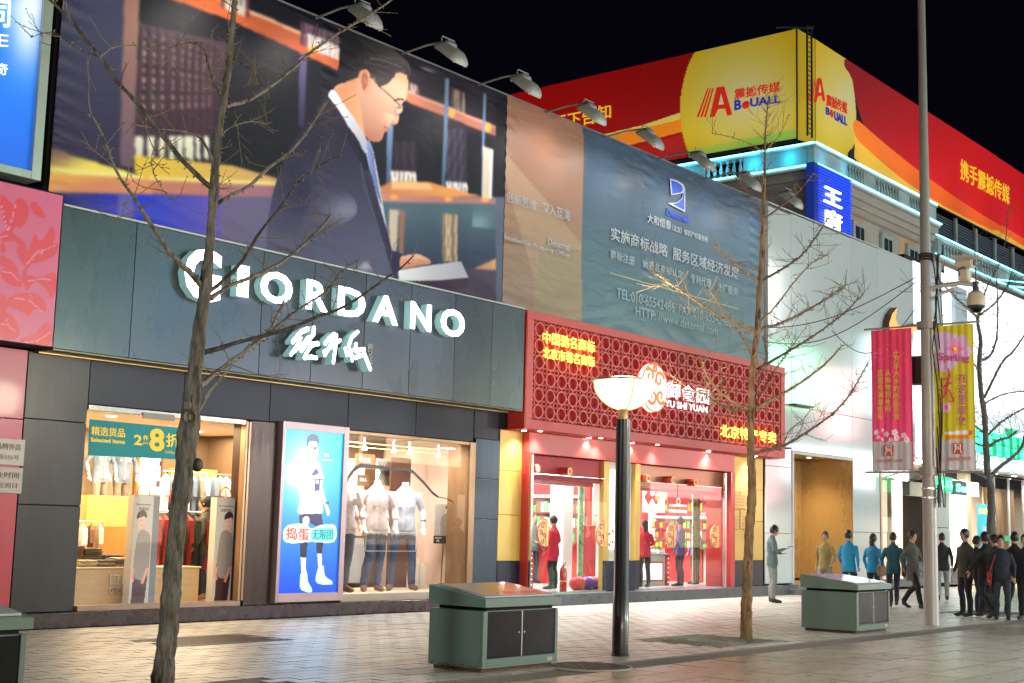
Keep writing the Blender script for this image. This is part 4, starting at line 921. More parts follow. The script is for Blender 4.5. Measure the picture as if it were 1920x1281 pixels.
chars = [[([(600,165),(470,230),(330,400)],90),([(470,330),(400,480),(290,630)],75),([(330,590),(520,420),(600,310)],60),([(700,150),(690,260),(600,370),(470,560)],85),([(760,420),(640,480),(560,600),(520,690)],75),([(520,690),(640,670),(730,690)],80),([(610,430),(760,440)],80)],
 [([(1080,260),(980,340),(910,430)],80),([(1080,270),(990,480),(900,640)],70),([(1110,280),(1090,500),(1050,770)],75),([(880,580),(1020,490),(1170,370)],70),([(1000,420),(1090,430)],70)],
 [([(1500,220),(1390,320),(1330,480)],75),([(1270,520),(1300,640)],70),([(1340,500),(1380,620),(1390,740)],60),([(1460,440),(1440,560),(1500,600)],75),([(1420,540),(1600,530),(1590,620)],70),([(1300,600),(1430,690),(1560,640)],75),([(1590,600),(1640,740),(1700,890)],85)]]
for ci, strokes in enumerate(chars):
    b = B()
    for si, (pl, wd) in enumerate(strokes):
        pts = [fy(*k4(*p), LY) for p in pl]; rad = wd/9.6*(pts[0].y/ray(*k4(*pl[0])).y)/2*.92
        sm = []
        for i in range(len(pts)-1):
            for s in range(4): sm.append(pts[i].lerp(pts[i+1], s/4))
        sm.append(pts[-1]); rr = rad
        for i in range(len(sm)-1):
            a, c = sm[i], sm[i+1]; d = Vector((c.x-a.x, c.z-a.z)); th = math.atan2(d.y, d.x)
            poly = [(a.x+rr*math.cos(th+math.pi/2+q*math.pi/5), a.z+rr*math.sin(th+math.pi/2+q*math.pi/5)) for q in range(6)]+[(c.x+rr*math.cos(th-math.pi/2+q*math.pi/5), c.z+rr*math.sin(th-math.pi/2+q*math.pi/5)) for q in range(6)]
            k0 = len(b.f); b.m(g_side); b.prism(poly, (0,LY+.10,0), (1,0,0), (0,0,1), (0,-1,0), .16+.0006*(si*9+i)); b.m(g_face); b.mi[k0+1] = 1
    b.make('letter', None, nm, label='glowing calligraphy character, %s of three' % ['first','second','third'][ci])
b = B(); gy = M('pale_seal_letters', (.5,.5,.45), .4)
coltext(b, '青又云', fy(690,640,LY+.15).x, fy(701,640,LY+.15).x, 4.42, 4.80, lambda u,z: (u,FY,z), .02, .0, gy); b.make('signature', None, nm)
light('letter_glow','AREA',(16.3,16.95,5.4), 6, (.75,.85,1), 6.5, .4, target=(16.3,17.3,5.35))
light('letter_glow','AREA',(16.3,16.9,5.2), 22, (.75,.85,1), 6.5, .4, target=(16.3,10,1.35))
# ================================================================== BILLBOARD OVER THE SHOPS
BBY = 17.5
bb = thing('photo_billboard', 'long cloth billboard with a man in a suit reading before bookshelves', 'billboard', (16,BBY,6.1))
z1 = lambda L: [(x/2.98, y/2.98) for x,y in L]
z8 = lambda L: [(560+x/2.463, 40+y/2.463) for x,y in L]
def wrinkle(U, V):
    w_ = .018*np.sin(V*7+3*np.sin(U*.9))*np.exp(-((V-6.2)/.35)**2)+.010*np.sin(U*2.1+V*.8)+.012*np.sin(V*23+U*3)*np.exp(-(((U-21.2)%5.2)/.4)**2)
    return np.stack([w_*0, -np.abs(w_), w_*0], 1)
def bookrow(x0, x1, y0, y1, n, c1, c2, sl=0):
    out = []
    for i in range(n):
        a = x0+(x1-x0)*i/n; b_ = x0+(x1-x0)*(i+.86)/n; d0 = sl*(a-x0); d1 = sl*(b_-x0)
        out.append(([(a,y0+d0),(b_,y0+d1),(b_,y1+d1),(a,y1+d0)], c1 if i % 3 else c2))
    return out
L = [(None, (15,13,27)), (z1([(235,-400),(700,-400),(670,930),(210,810)]), grad((120,125,160),(44,46,78),(100,40),(180,200)))]
L += [(z1([(2,-300),(320,-300),(300,800),(2,800)]), grad((88,92,130),(48,50,84),(90,60),(150,230)))]
L += [(z1([(320,-300),(700,-300),(672,900),(300,850)]), grad((70,72,108),(52,48,82),(150,60),(200,260)))]
L += [(z1([(700,-300),(790,-300),(745,940),(668,930)]), grad((176,128,116),(110,90,112),(250,30),(240,300)))]
L += [(z1([(790,130),(1300,250),(1180,900),(745,870)]), grad((88,58,72),(40,30,52),(270,80),(400,260)))]
for i,x in enumerate((800,855,905,965,1015,1055,1095,1135,1170)):
    s = 1-.06*i; L += [(z1([(x+5,170+i*14),(x+32,176+i*14),(x+14,760),(x-12,760)]), (70,44,56)), (z1([(x+20,150+i*14),(x+34,154+i*14),(x+2,650-i*12),(x-10,650-i*12)]), (38,24,38))]
    for j in range(9):
        yy = 180+i*14+j*(50-i*2); L.append((z1([(x+2-j*1.2,yy),(x+16-j*1.2,yy+2),(x+14-j*1.2,yy+22+(j*7)%20),(x+1-j*1.2,yy+20+(j*7)%20)]), (190-i*9,160-i*9,160-i*8)))
for a,b_ in ((755,800),(822,862),(888,920),(942,975),(985,1022),(1030,1082),(1094,1120),(1140,1168)): L.append((z1([(a,760),(b_,762),(b_-2,900),(a-2,880)]), grad((240,240,225),(210,220,190),(250,260),(250,300))))
for a,b_ in ((1243,1264),(1278,1302),(1312,1330),(1344,1370)): L.append((z1([(a,828),(b_,832),(b_-2,900),(a-2,893)]), (205,205,190)))
L += [(z1([(225,815),(850,1000),(855,1010),(220,975)]), grad((150,120,100),(252,232,110),(150,280),(160,312))), (z1([(215,925),(845,985),(850,1005),(215,965)]), (255,245,150)),
      (z1([(215,963),(850,1003),(860,1090),(215,1075)]), grad((250,190,95),(225,150,110),(120,325),(130,360))),
      (z1([(750,868),(1300,925),(1640,1025),(830,1008),(748,960)]), grad((232,200,70),(200,160,110),(280,320),(520,330))), (z1([(830,985),(1640,1020),(1660,1045),(830,1010)]), (240,225,130)),
      (z1([(835,1008),(1655,1042),(1668,1112),(850,1085)]), grad((205,130,105),(150,105,135),(290,350),(530,350)))]
L += [(z1([(215,1075),(850,1087),(1665,1112),(1640,1350),(200,1350)]), grad((32,38,95),(40,50,190),(80,370),(200,390))), (z1([(740,1085),(1240,1100),(1240,1350),(740,1350)]), grad((30,55,225),(95,85,190),(250,380),(400,400))), (z1([(655,1080),(745,1085),(745,1350),(655,1350)]), (92,92,190)), (z1([(1230,1098),(3000,1100),(3000,1700),(1230,1700)]), grad((105,95,140),(90,100,125),(420,380),(600,520)))]
L += [(z1([(1290,300),(1900,300),(1900,1100),(1640,1030),(1380,920),(1200,900)]), (11,10,24))]
L += [(z1([(930,-10),(1090,-60),(1330,30),(1905,280),(1900,402),(1300,120)]), grad((214,102,52),(186,92,60),(330,10),(600,120))), (z1([(1100,-70),(1330,25),(1905,275),(1905,290),(1330,50),(1090,-50)]), (240,190,160))]
L += bookrow(414,468,-30,15,7,(225,215,210),(120,70,70),.4) + bookrow(563,636,38,84,9,(122,92,108),(90,60,80),.42) + bookrow(577,636,62,90,7,(235,225,225),(225,215,220),.42)
L += [(z1([(1670,310),(1720,290),(1700,720),(1665,710)]), grad((92,80,120),(50,45,80),(570,100),(570,230))), (z1([(1720,270),(1760,250),(1775,290),(1735,310)]), (250,180,60))]
# right-hand shelving
L += [(z8([(440,100),(910,300),(910,560),(440,380)]), (34,28,40)), (z8([(500,215),(680,260),(685,400),(500,330)]), grad((66,58,64),(40,34,46),(760,130),(830,190)))]
L += bookrow(766,785,155,170,4,(200,185,180),(150,120,120),.4) + bookrow(846,872,165,215,5,(150,130,120),(95,70,72),.35)
L += [(z8([(495,318),(910,488),(910,532),(490,368)]), grad((206,122,96),(170,104,96),(760,180),(930,250))), (z8([(497,316),(910,484),(910,494),(497,328)]), (228,168,150))]
for cx, cy in ((705,425),(873,492)): L.append((z8(ell(cx,cy,15,20)), (246,176,66)))
L += [(z8([(408,470),(436,480),(424,800),(402,800)]), grad((120,150,190),(70,90,130),(735,230),(725,350))), (z8([(676,262),(694,268),(674,820),(656,820)]), grad((118,150,190),(70,100,130),(840,150),(830,360))), (z8([(852,330),(864,334),(852,810),(842,810)]), (110,140,180))]
L += bookrow(740,780,265,330,8,(40,30,46),(62,46,62)) + bookrow(838,875,240,352,9,(52,48,68),(74,66,84)) + bookrow(733,781,320,342,6,(232,222,224),(240,235,235),.06) + bookrow(836,877,340,357,7,(225,222,228),(235,235,235),.08)
L += [(z8([(372,765),(435,738),(600,742),(840,808),(600,812),(380,800)]), grad((200,130,90),(232,160,92),(720,345),(830,360))), (z8([(430,740),(600,745),(620,780),(430,775)]), (240,190,130)), (z8([(370,795),(560,806),(910,815),(910,845),(560,838),(376,832)]), grad((200,138,128),(172,120,118),(720,370),(900,375)))]
for cx, cy in ((440,812),(690,822),(860,825)): L.append((z8(ell(cx,cy,20,13)), (238,168,92)))
L += [(z8([(376,834),(910,846),(910,1130),(790,1180),(500,1290),(430,1000)]), grad((78,104,122),(44,56,84),(800,400),(800,500))), (z8([(800,846),(910,850),(910,960),(800,950)]), blob((130,170,180),895,420,26,20,.8))]
L += [(z8([(418,868),(462,872),(450,1070),(415,1060)]), (206,190,175)), (z8([(466,870),(492,872),(484,1085),(462,1080)]), (150,110,96))]+bookrow(829,858,400,490,5,(205,180,150),(150,120,100),.1)+[(z8([(850,575),(895,590),(890,820),(846,815)]), (214,200,184)),(z8([(884,590),(897,594),(893,820),(880,818)]), (235,235,240))]
L += [(z8([(780,1155),(910,1095),(910,1150),(792,1205)]), grad((190,130,100),(216,160,120),(880,500),(925,490))), (z8(ell(845,1160,22,14)), (232,160,90)), (z8([(420,1120),(910,1150),(910,1300),(560,1300)]), (72,62,88))]
# the reading man
L += [('blur', 3)]
L += [(curve(z8([(205,30),(250,-40),(330,-20),(420,110),(500,185),(515,240),(470,290),(380,330),(300,330),(200,300),(180,280),(190,120)]),4), grad((20,17,26),(92,80,84),(660,100),(752,132)))]
L += [(curve(z8([(195,285),(250,262),(330,262),(430,262),(492,262),(506,280),(500,330),(495,358),(478,378),(470,400),(462,430),(458,468),(440,478),(424,474),(420,488),(408,494),(413,506),(398,512),(392,528),(380,552),(355,557),(325,548),(306,530),(300,590),(230,470),(160,330)]),4), grad((232,190,162),(184,130,110),(720,110),(640,220)))]
L += [(z8([(165,325),(260,240),(300,500),(315,600),(260,520)]), grad((228,168,120),(190,118,86),(690,180),(620,170)))]
L += [(curve(z8([(392,420),(440,440),(450,475),(395,500),(350,480),(350,440)]),4), blob((250,205,172),735,215,16,20,.6)),(curve(z8([(320,430),(420,520),(350,560),(300,520)]),4), blob((180,110,84),690,258,22,14,.6))]
L += [(curve(z8([(215,200),(300,150),(400,160),(470,190),(508,226),(500,250),(470,228),(440,224),(432,262),(405,290),(372,300),(350,262),(338,236),(316,222),(290,222),(272,240),(262,262),(228,276),(190,285),(182,230)]),4), grad((24,20,26),(74,64,68),(650,130),(745,130))), (z8([(446,240),(470,236),(500,252),(500,285),(436,275)]), (236,184,148))]
for k_ in range(14): L += [(stroke(z8([(215+k_*16,205-k_*3),(290+k_*14,150+k_*2),(370+k_*9,150+k_*5),(450+k_*3,190+k_*4)]),.9),(54+k_*4,47+k_*4,52+k_*4))]
L += [(stroke(z8([(330,170),(400,185),(470,212)]),3),(112,102,106)),(stroke(z8([(300,190),(360,200),(420,215)]),2),(92,84,88)),(stroke(z8([(260,215),(320,205)]),2),(48,42,50))]
L += [(curve(z8([(282,232),(308,222),(328,240),(330,290),(318,330),(298,338),(280,300),(276,260)]),4), (226,156,118)), (curve(z8([(292,248),(310,240),(318,262),(314,300),(300,320),(290,290)]),4), (176,104,76)), (stroke(z8([(300,262),(312,285)]),2),(226,156,118))]
L += [(stroke(z8([(332,250),(370,300),(430,352),(468,390)]),1.8),(70,50,46)), (curve(z8([(446,398),(470,388),(482,398),(474,422),(452,432),(444,416)]),3),(205,172,160)), (stroke(z8([(444,402),(470,388),(482,396),(474,424),(450,434),(443,410)]),1.2),(90,70,66)), (stroke(z8([(438,368),(458,360),(486,362)]),3),(56,40,38)), (stroke(z8([(452,404),(474,398)]),1.6),(60,40,38)), (stroke(z8([(392,482),(402,492),(412,494)]),2.4),(176,80,72)), (stroke(z8([(390,496),(402,508)]),1.6),(190,96,84)), (stroke(z8([(430,455),(436,470),(446,472)]),1.4),(176,112,90))]
L += [(curve(z8([(158,316),(135,345),(160,395),(215,470),(270,545),(305,612),(318,560),(262,460),(205,380)]),3), grad((226,228,240),(176,180,205),(620,180),(680,270)))]
L += [(z8([(308,600),(322,545),(345,600),(378,780),(412,1000),(380,930),(345,780)]), (196,204,226)), (curve(z8([(312,560),(330,560),(348,620),(352,680),(374,800),(382,850),(352,770),(322,650)]),3), grad((130,150,205),(96,112,168),(690,270),(710,380)))]
L += [(stroke(z8([(325,590),(345,640)]),1.2),(80,96,150)),(stroke(z8([(335,640),(355,690)]),1.2),(80,96,150)),(stroke(z8([(345,690),(362,740)]),1.2),(80,96,150))]
L += [(curve(z8([(132,352),(60,440),(-30,560),(-110,760),(-150,980),(-130,1110),(0,1130),(200,1180),(440,1210),(465,1200),(440,1100),(412,985),(372,850),(335,710),(300,610),(230,490)]),3), grad((26,22,46),(92,94,128),(610,230),(640,500)))]
L += [(curve(z8([(132,352),(155,372),(230,490),(305,615),(320,680),(300,690),(255,600),(180,500),(120,420)]),3), (26,22,44)), (curve(z8([(300,690),(330,730),(375,870),(415,1000),(450,1150),(462,1200),(440,1205),(400,1050),(350,900)]),3), (46,44,74)), (stroke(z8([(285,650),(300,760),(360,930),(430,1190)]),2),(70,92,104)), (curve(z8([(0,800),(110,760),(240,800),(260,900),(120,960),(0,900)]),4), blob((150,160,186),650,395,40,26,.6)), (curve(z8([(-120,700),(0,650),(60,800),(-40,1000),(-140,900)]),3), blob((30,28,66),560,350,30,60,.7))]
L += [(curve(z8([(430,1062),(480,1078),(478,1110),(466,1150),(440,1195),(420,1110)]),3), (44,44,80)), (curve(z8([(470,1092),(500,1080),(545,1075),(580,1088),(606,1105),(604,1122),(560,1128),(500,1140),(466,1140)]),3), grad((244,190,165),(206,140,118),(770,478),(770,500))), (stroke(z8([(520,1100),(600,1112)]),1.4),(190,120,100)), (stroke(z8([(500,1115),(590,1124)]),1.2),(190,120,100))]
L += [(z8([(456,1150),(600,1128),(750,1108),(784,1185),(640,1198),(458,1202)]), grad((232,236,245),(186,190,210),(760,500),(860,515))), (z8([(458,1200),(640,1197),(785,1184),(770,1232),(700,1240),(520,1215)]), (62,48,72)), (z8([(240,1160),(300,1110),(330,1060),(330,1130),(420,1190),(300,1180)]), blob((200,205,230),685,500,14,9,.7))]
L += [(z8([(440,160),(640,215),(800,300),(640,250)]), blob((255,250,245),785,135,22,7,.9))]
L += [('blur', 1)]
m_cloth = vmat('billboard_cloth', rough=.50, bump=.20, bscale=1.4, stretch=(1,1,3), spec=.28)
printed('cloth', lambda U,V: np.stack([U,np.full_like(U,BBY),V],1), 10.78,21.24,6.16,10.56, 520,250, L, m_cloth, bb, gain=1.0, relief=wrinkle)
# second sheet with the brown and blue fields
z5 = lambda x, y: (640+x/2.98, 430+y/2.98)
L2 = [(None, grad((160,112,90),(146,124,106),(980,230),(980,560))), ([(930,280),(950,290),(1093,460),(1093,640),(1030,620)], grad((176,140,116),(160,140,112),(960,300),(1060,560))), ([(1000,560),(1012,470),(1030,450),(1093,470),(1093,650),(1000,640)], (152,136,108))]
L2 += [([(1093.5,200),(1500,200),(1500,760),(1088,760)], lambda x,y: np.array([62,82,108.])*(1-np.clip((y-300-(x-1093)*.30)/300,0,1))[:,None]+np.array([92,128,136.])*np.clip((y-300-(x-1093)*.30)/300,0,1)[:,None])]
printed('cloth', lambda U,V: np.stack([U,np.full_like(U,BBY),V],1), 21.26,32.40,6.06,10.56, 230,90, L2, vmat('billboard_cloth_two', rough=.40, bump=.22, bscale=1.3, stretch=(1,1,3)), bb, gain=1.0, relief=wrinkle)
B().box(10.74,32.44,BBY+.06,BBY+.11,6.08,10.54).make('backing', m_gap, bb)
mfr = M('billboard_edge', (.22,.22,.22), .5, metal=.3)
B().box(10.74,32.44,BBY+.0,BBY+.11,10.562,10.60).make('edge_bar', mfr, bb); B().bbox(32.42,32.60,BBY-.02,BBY+.25,5.9,10.62,.01).make('edge_post', M('brown_post', (.16,.13,.12), .6, var=.2), bb)
for x in np.arange(11.5,32,2.26): B().box(x,x+.06,BBY+.12,BBY+1.4,6.2,6.26).make('brace', m_iron, bb); 
# print on the second sheet
pw = M('pale_ink', (.42,.47,.52), .5); pw2 = M('pale_blue_ink', (.34,.45,.50), .5)
def bt2(s, x0,y0,x1,ytl,ybl,sl=None, mat=pw, bold=.012):
    a, c = fy(x0,ytl,BBY-.03), fy(x0,ybl,BBY-.03); r_ = fy(x1,ytl,BBY-.03).x
    b = B(); rowtext(b, s, a.x, r_, c.z, a.z, BBY-.035, .004, bold, mat); b.make('lettering', None, bb)
z7 = lambda x, y: (1120+x/4.926, 380+y/4.926)
def bz(s, x0, yt, yb, x1, mat=pw, bold=.012):
    (X0,Y0),(X1,Y1) = z7(x0,yt), z7(x1,yb); bt2(s, X0, 0, X1, Y0, z7(x0,yb)[1], mat=mat, bold=bold)
bz('大和恒泰', 462, 95,185, 680, bold=.02); bz('（北京）知识产权事务所', 690, 200,260, 1020)
bz('实施商标战略  服务区域经济发展', 125, 220,350, 1305, bold=.02)
bz('商标注册', 120, 430,520, 345, pw2); bz('驰著名商标认定', 415, 520,600, 790, pw2); bz('专利代理', 860, 650,740, 1050, pw2); bz('法律服务', 1105, 730,810, 1300, pw2)
bz('TEL:010-65542486  FAX:010-65542486', 178, 785,880, 1235, pw2, .0); bz('HTTP: //www.deternal.com', 352, 955,1045, 1110, pw2, .0)
a, c = fy(*z7(120,650),BBY-.035), fy(*z7(1300,990),BBY-.035)
B().box(a.x,c.x,BBY-.038,BBY-.033,a.z-.012,a.z+.012).make('ruled_line', M('yellow_ink', (.5,.5,.25), .5), bb)
bt2('创新思维', 949,0,1006,358,378,bold=.0); bt2('深入蓝海', 1016,0,1069,378,399,bold=.0)
bt2('Deternal', 1027,0,1068,446,459); bt2('Intellectual Property Office', 946,0,1068,440,451)
bl1 = M('logo_blue', (.02,.08,.62), .35, emis=.12, ecol=(.03,.1,.7)); lw = M('logo_outline', (.6,.66,.8), .4)
def lp(L_, mat, d, nm_='emblem'):
    pts = [fy(*z3(p[0],p[1]),BBY-.03) for p in L_]; b = B().m(mat); b.prism([(p.x,p.z) for p in pts], (0,BBY-.03,0), (1,0,0), (0,0,1), (0,-1,0), d); b.make(nm_, None, bb)
z3 = lambda x, y: (x, y)
lp([(1256,335),(1270,339),(1281,346),(1284,356),(1283,362),(1258,366)], lw, .010); lp([(1258,338),(1269,342),(1277,348),(1279,356),(1276,361),(1260,364)], bl1, .016)
lp([(1284,352),(1284,398),(1268,390),(1251,381),(1268,380),(1278,372)], lw, .012); lp([(1282,358),(1282,394),(1270,388),(1260,383),(1270,381),(1279,373)], bl1, .018)
b = B(); a, c = fy(1250,390,BBY-.03), fy(1250,404,BBY-.03); rowtext(b, 'Deternal', a.x, fy(1289,390,BBY).x, c.z, a.z, BBY-.035, .006, .03, bl1); b.make('lettering', None, bb)
# floodlights on arms along the top
m_fl = M('floodlight_grey', (.40,.41,.40), .5, metal=.2, var=.12, scale=20); m_arm = M('arm_galvanised', (.26,.27,.27), .5, metal=.4)
ords = ['leftmost','second from the left','third from the left','fourth from the left','fifth from the left','sixth from the left','seventh from the left','eighth from the left','last']
def make_flood():
    t = thing('floodlight', '', 'floodlight', (0,0,0), 0, 'floodlights on arms above the billboard')
    # local: origin at the arm root on the wall top, -y to the street
    B().m(m_arm).tube([(0,0,0),(0,-.75,.05),(0,-1.30,.02)], .022, 8).make('arm', None, t, smooth=True, local=True)
    B().m(m_arm).tube([(-.17,-1.28,-.02),(-.17,-1.30,.06),(.17,-1.30,.06),(.17,-1.28,-.02)], .014, 6).make('bracket', None, t, local=True)
    # housing: bulged back, tilted so its glass faces the cloth
    d = Vector((0,.62,-.78)).normalized(); upv = Vector((1,0,0)); sv = Vector((0,.78,.62))   # d = light direction, sv = across
    c0 = Vector((0,-1.36,-.30)); b = B().m(m_fl)
    rings = [(.0,.24,.42),(-.06,.24,.41),(-.13,.19,.35),(-.19,.12,.24)]; n = 20; vs = []
    for q, hw, hl in rings:
        for j in range(n):
            a_ = 2*math.pi*j/n; ca, sa = math.cos(a_), math.sin(a_); e = .5
            u = math.copysign(abs(ca)**e, ca)*hw; v = math.copysign(abs(sa)**e, sa)*hl
            vs.append(c0+upv*u+sv*v*.86+d*q)
    fs = [(i*n+j,i*n+(j+1)%n,(i+1)*n+(j+1)%n,(i+1)*n+j) for i in range(3) for j in range(n)]+[tuple(3*n+j for j in range(n))]
    b.add(vs, fs); b.make('housing', None, t, smooth=True, local=True)
    b = B().m(m_fl); vs = []
    for q, hw, hl in ((-.12,.12,.13),(-.21,.12,.13),(-.24,.09,.10)):
        for j in range(12):
            a_ = 2*math.pi*j/12; vs.append(c0+upv*hw*math.cos(a_)+sv*(.14+hl*math.sin(a_))+d*q)
    b.add(vs, [(i*12+j,i*12+(j+1)%12,(i+1)*12+(j+1)%12,(i+1)*12+j) for i in range(2) for j in range(12)]+[tuple(24+j for j in range(12))]); b.make('gear_box', None, t, smooth=True, local=True)
    b = B().m(glow('flood_glass', (1,.95,.85), 4)); b.add([c0+upv*u+sv*v+d*.004 for u,v in ((-.17,-.29),(.17,-.29),(.17,.29),(-.17,.29))], [(0,1,2,3)]); b.make('glass', None, t, local=True)
    for sx in (-1,1):
        for sv_ in (-1,1): B().m(M('screw_brass', (.45,.35,.2), .4, metal=.6)).ball(c0+upv*sx*.15+sv*sv_*.29+d*.01, .018, 6, 4).make('clip', None, t, local=True)
    return t
fl0 = make_flood()
for i in range(9):
    o = fl0 if i == 0 else copy_tree(fl0)
    o.location = (13.55+2.245*i+.02, 17.62, 10.52); o['label'] = 'grey arm floodlight '+('nearest the top left corner','just above the trunk top of the left tree','above the back of the suited man','above the bookshelf at the right of the suited man','above the brown field of the billboard','first above the blue field of the billboard','second above the blue field, over the Deternal emblem','third above the blue field of the billboard','above the right end post of the billboard')[i]
    light('flood_lamp','SPOT',(o.location.x, 17.62-1.30, 10.20), FLOOD_W, (1,.93,.86), .12, target=(o.location.x, 17.5, 8.2), angle=135, blend=.9)
# ------------------------------------------------------------------ left edge: blue lit advertisement and pink damask panels
ba = thing('blue_billboard', 'blue advertisement in an aluminium frame cut off at the left edge', 'billboard', (10,17.2,6.4))
f0 = fy(88,0,17.15).x; XR = fy(76,200,17.15).x
L = [(None, grad((40,120,235),(30,90,205),(40,150),(20,360))), (None, blob((200,220,255),52,55,34,70,1.0)), (None, blob((225,235,255),60,10,40,36,.9))]
printed('face', lambda U,V: np.stack([U,np.full_like(U,17.15),V],1), 8.8,XR-.10,6.42,10.8, 70,110, L, vmat('blue_lit_face', emis=.38, rough=.3), ba, gain=1.0)
ml = M('aluminium_frame', (.46,.52,.46), .35, metal=.5, var=.1, scale=4)
B().bbox(XR-.10,XR+.05,17.08,17.45,8.31,10.9,.006).make('frame', ml, ba); B().bbox(XR-.10,XR+.05,17.08,17.45,6.30,8.30,.006).make('frame', ml, ba); B().bbox(8.8,XR-.10,17.08,17.45,6.30,6.415,.006).make('frame', ml, ba)
b = B(); wi = glow('white_ink_lit', (.9,.93,1), .9); P = lambda x,y: tuple(fy(x,y,17.14))
text(b, '司', P(-16,-2), P(20,2), P(18,52), P(-18,50), .006, .04, wi); text(b, '奇', P(-9,118), P(15,120), P(14,141), P(-10,140), .006, .0); text(b, 'E', P(-4,64), P(16,66), P(15,88), P(-4,87), .006, .0, glow('pink_ink_lit', (.85,.6,.75), .8)); b.make('lettering', None, ba)
pk = thing('pink_facade', 'pink damask fascia over a red metal pillar at the far left', 'building', (9.8,17.2,0))
dp = (222,108,140); rd = (222,68,84)
L = [(None, (208,98,138))]
def zl(Lq): return [(x/3.84, 330+y/3.84) for x,y in Lq]
shapes = [[(200,820),(160,760),(165,700),(190,640),(260,560),(340,500),(420,490),(400,560),(350,600),(290,620),(220,640),(190,700),(200,760)],
 [(120,520),(170,500),(200,540),(250,420),(280,470),(330,430),(360,370),(395,400),(380,480),(300,520),(240,560),(190,640),(150,620)],
 [(40,900),(120,850),(240,840),(320,900),(330,980),(250,960),(210,1010),(160,980),(80,950)],[(0,700),(60,650),(130,700),(160,800),(80,790),(40,760)],[(0,420),(50,390),(100,420),(90,470),(20,470)],
 [(0,150),(60,170),(120,260),(110,380),(60,400),(20,300)],[(110,180),(180,170),(210,260),(180,340),(130,380),(110,300)],[(220,190),(270,200),(330,300),(270,290),(230,250)],[(180,720),(280,730),(390,700),(410,800),(370,880),(320,800),(250,760),(190,830)],
 [(0,580),(40,580),(110,640),(130,700),(60,660),(0,640)],[(0,860),(30,860),(60,940),(20,980),(0,960)],[(0,980),(80,1000),(140,1100),(120,1170),(40,1180),(0,1150)],[(150,1170),(250,1130),(330,1050),(370,1100),(380,1180),(300,1250),(180,1240)],[(100,420),(180,480),(175,520),(140,500),(95,450)],[(340,420),(380,360),(390,440),(350,480)],[(20,480),(40,520),(20,560),(0,520)]]
for s_ in shapes: L.append((curve(zl(s_),4), (214,62,82)))
for s_ in ([(190,640),(260,560),(400,500)],[(60,400),(30,300),(10,200)],[(80,880),(200,890),(310,980)],[(60,390),(90,300),(110,210)],[(0,690),(80,700),(140,760)],[(200,760),(300,740),(390,750)],[(160,1200),(260,1190),(370,1120)],[(0,1060),(60,1080),(110,1120)],[(230,890),(220,860)],[(240,600),(250,560)],[(300,560),(310,520)],[(40,1020),(60,1080)],[(0,440),(60,430)]): L.append((stroke(zl(s_),1.6), (226,140,170)))
PX1 = fy(107,520,17.15).x
def damask(n_, x0, x1): return printed(n_, lambda U,V: np.stack([U,np.full_like(U,17.15),V],1), x0,x1,3.98,6.18, 90,130, L, vmat('damask_print', rough=.35, bump=.02), pk, gain=1.1)
damask('printed_panel', 8.8, PX1)
B().box(8.8,PX1,17.155,17.5,3.96,6.2).make('panel_box', m_gap, pk)
m_red_lit = M('red_lit_metal_panel', (.42,.02,.045), .40, coat=.1, var=.12, scale=1.2, rvar=.08)
m_pink_lit = M('pink_lit_metal_panel', (.52,.06,.14), .38, coat=.1, var=.1, scale=1.2)
panelrow(pk, 'pillar_panel', [8.6,10.71], [.2,2.05], 17.60, 17.64, m_red_lit); panelrow(pk, 'pillar_panel', [8.6,10.71], [2.05,2.95,3.95], 17.60, 17.64, m_pink_lit)  # one pillar: the light's shift from pink to red is put into the panel colours
B().bbox(7.0,10.19,17.5,18.0,0,.21,.008).make('step', m_step, pk)
bs = thing('brass_plaques', 'pair of brushed metal shop plaques screwed to the pink pillar', 'plaque', (10,17.58,2.2))
mp_ = M('brushed_plaque', (.34,.31,.29), .5, metal=.3, var=.15, scale=3, stretch=(1,1,8)); ink = M('plaque_ink', (.10,.06,.06), .6)
for (yt, yb, xr, s1, s2) in ((825,874,47,'精品特许店','东大街255号'),(878,926,43,'营业时间','周一至周日')):
    a, c = fy(xr,yt,17.58), fy(xr,yb,17.58); B().bbox(9.6,a.x,17.57,17.595,c.z,a.z,.003).make('plate', mp_, bs); h_ = a.z-c.z; b = B()
    rowtext(b, s1, a.x-.55,a.x-.06,c.z+h_*.58,c.z+h_*.82,17.57,.003,.01,ink); b.make('lettering', None, bs); b = B(); rowtext(b, s2, a.x-.58,a.x-.08,c.z+h_*.2,c.z+h_*.40,17.57,.003,.0,ink); b.make('lettering', None, bs)
# ================================================================== RED SNACK SHOP
m_rp = M('red_lacquer', (.50,.035,.03), .35, coat=.3, var=.08, scale=2); m_rl = M('red_lattice_paint', (.62,.085,.08), .45, var=.06, scale=4); m_rb = M('deep_red_board', (.46,.045,.06), .55, var=.1, scale=3)
m_goldw = M('gold_leaf_panel', (.60,.40,.10), .35, metal=.25, var=.10, scale=1.5); m_navy = M('navy_base_panel', (.006,.012,.035), .25); m_gold = M('gold_metal', (.65,.42,.15), .28, metal=.8)
rs = thing('snack_shop_building', 'red fronted snack shop with a ring lattice sign under the blue billboard', 'building', (27,17.6,0))
SY = 17.2; SX0, SX1, SZ0, SZ1 = 21.76, 33.02, 3.61, 6.06
B().box(SX0+.02,SX1-.02,SY+.12,17.66,SZ0+.02,SZ1-.02).make('sign_box', m_rb, rs)
for a in ((SX0,SX1,SZ1-.17,SZ1),(SX0,SX1,SZ0,SZ0+.20),(SX0,SX0+.22,SZ0+.20,SZ1-.17),(SX1-.22,SX1,SZ0+.20,SZ1-.17)): B().bbox(a[0],a[1],SY,SY+.16,a[2],a[3],.006).make('sign_frame', m_rl, rs)
B().bbox(SX0-.02,SX0+.0,SY+.01,17.66,SZ0,SZ1,.003).make('sign_return', m_rp, rs)
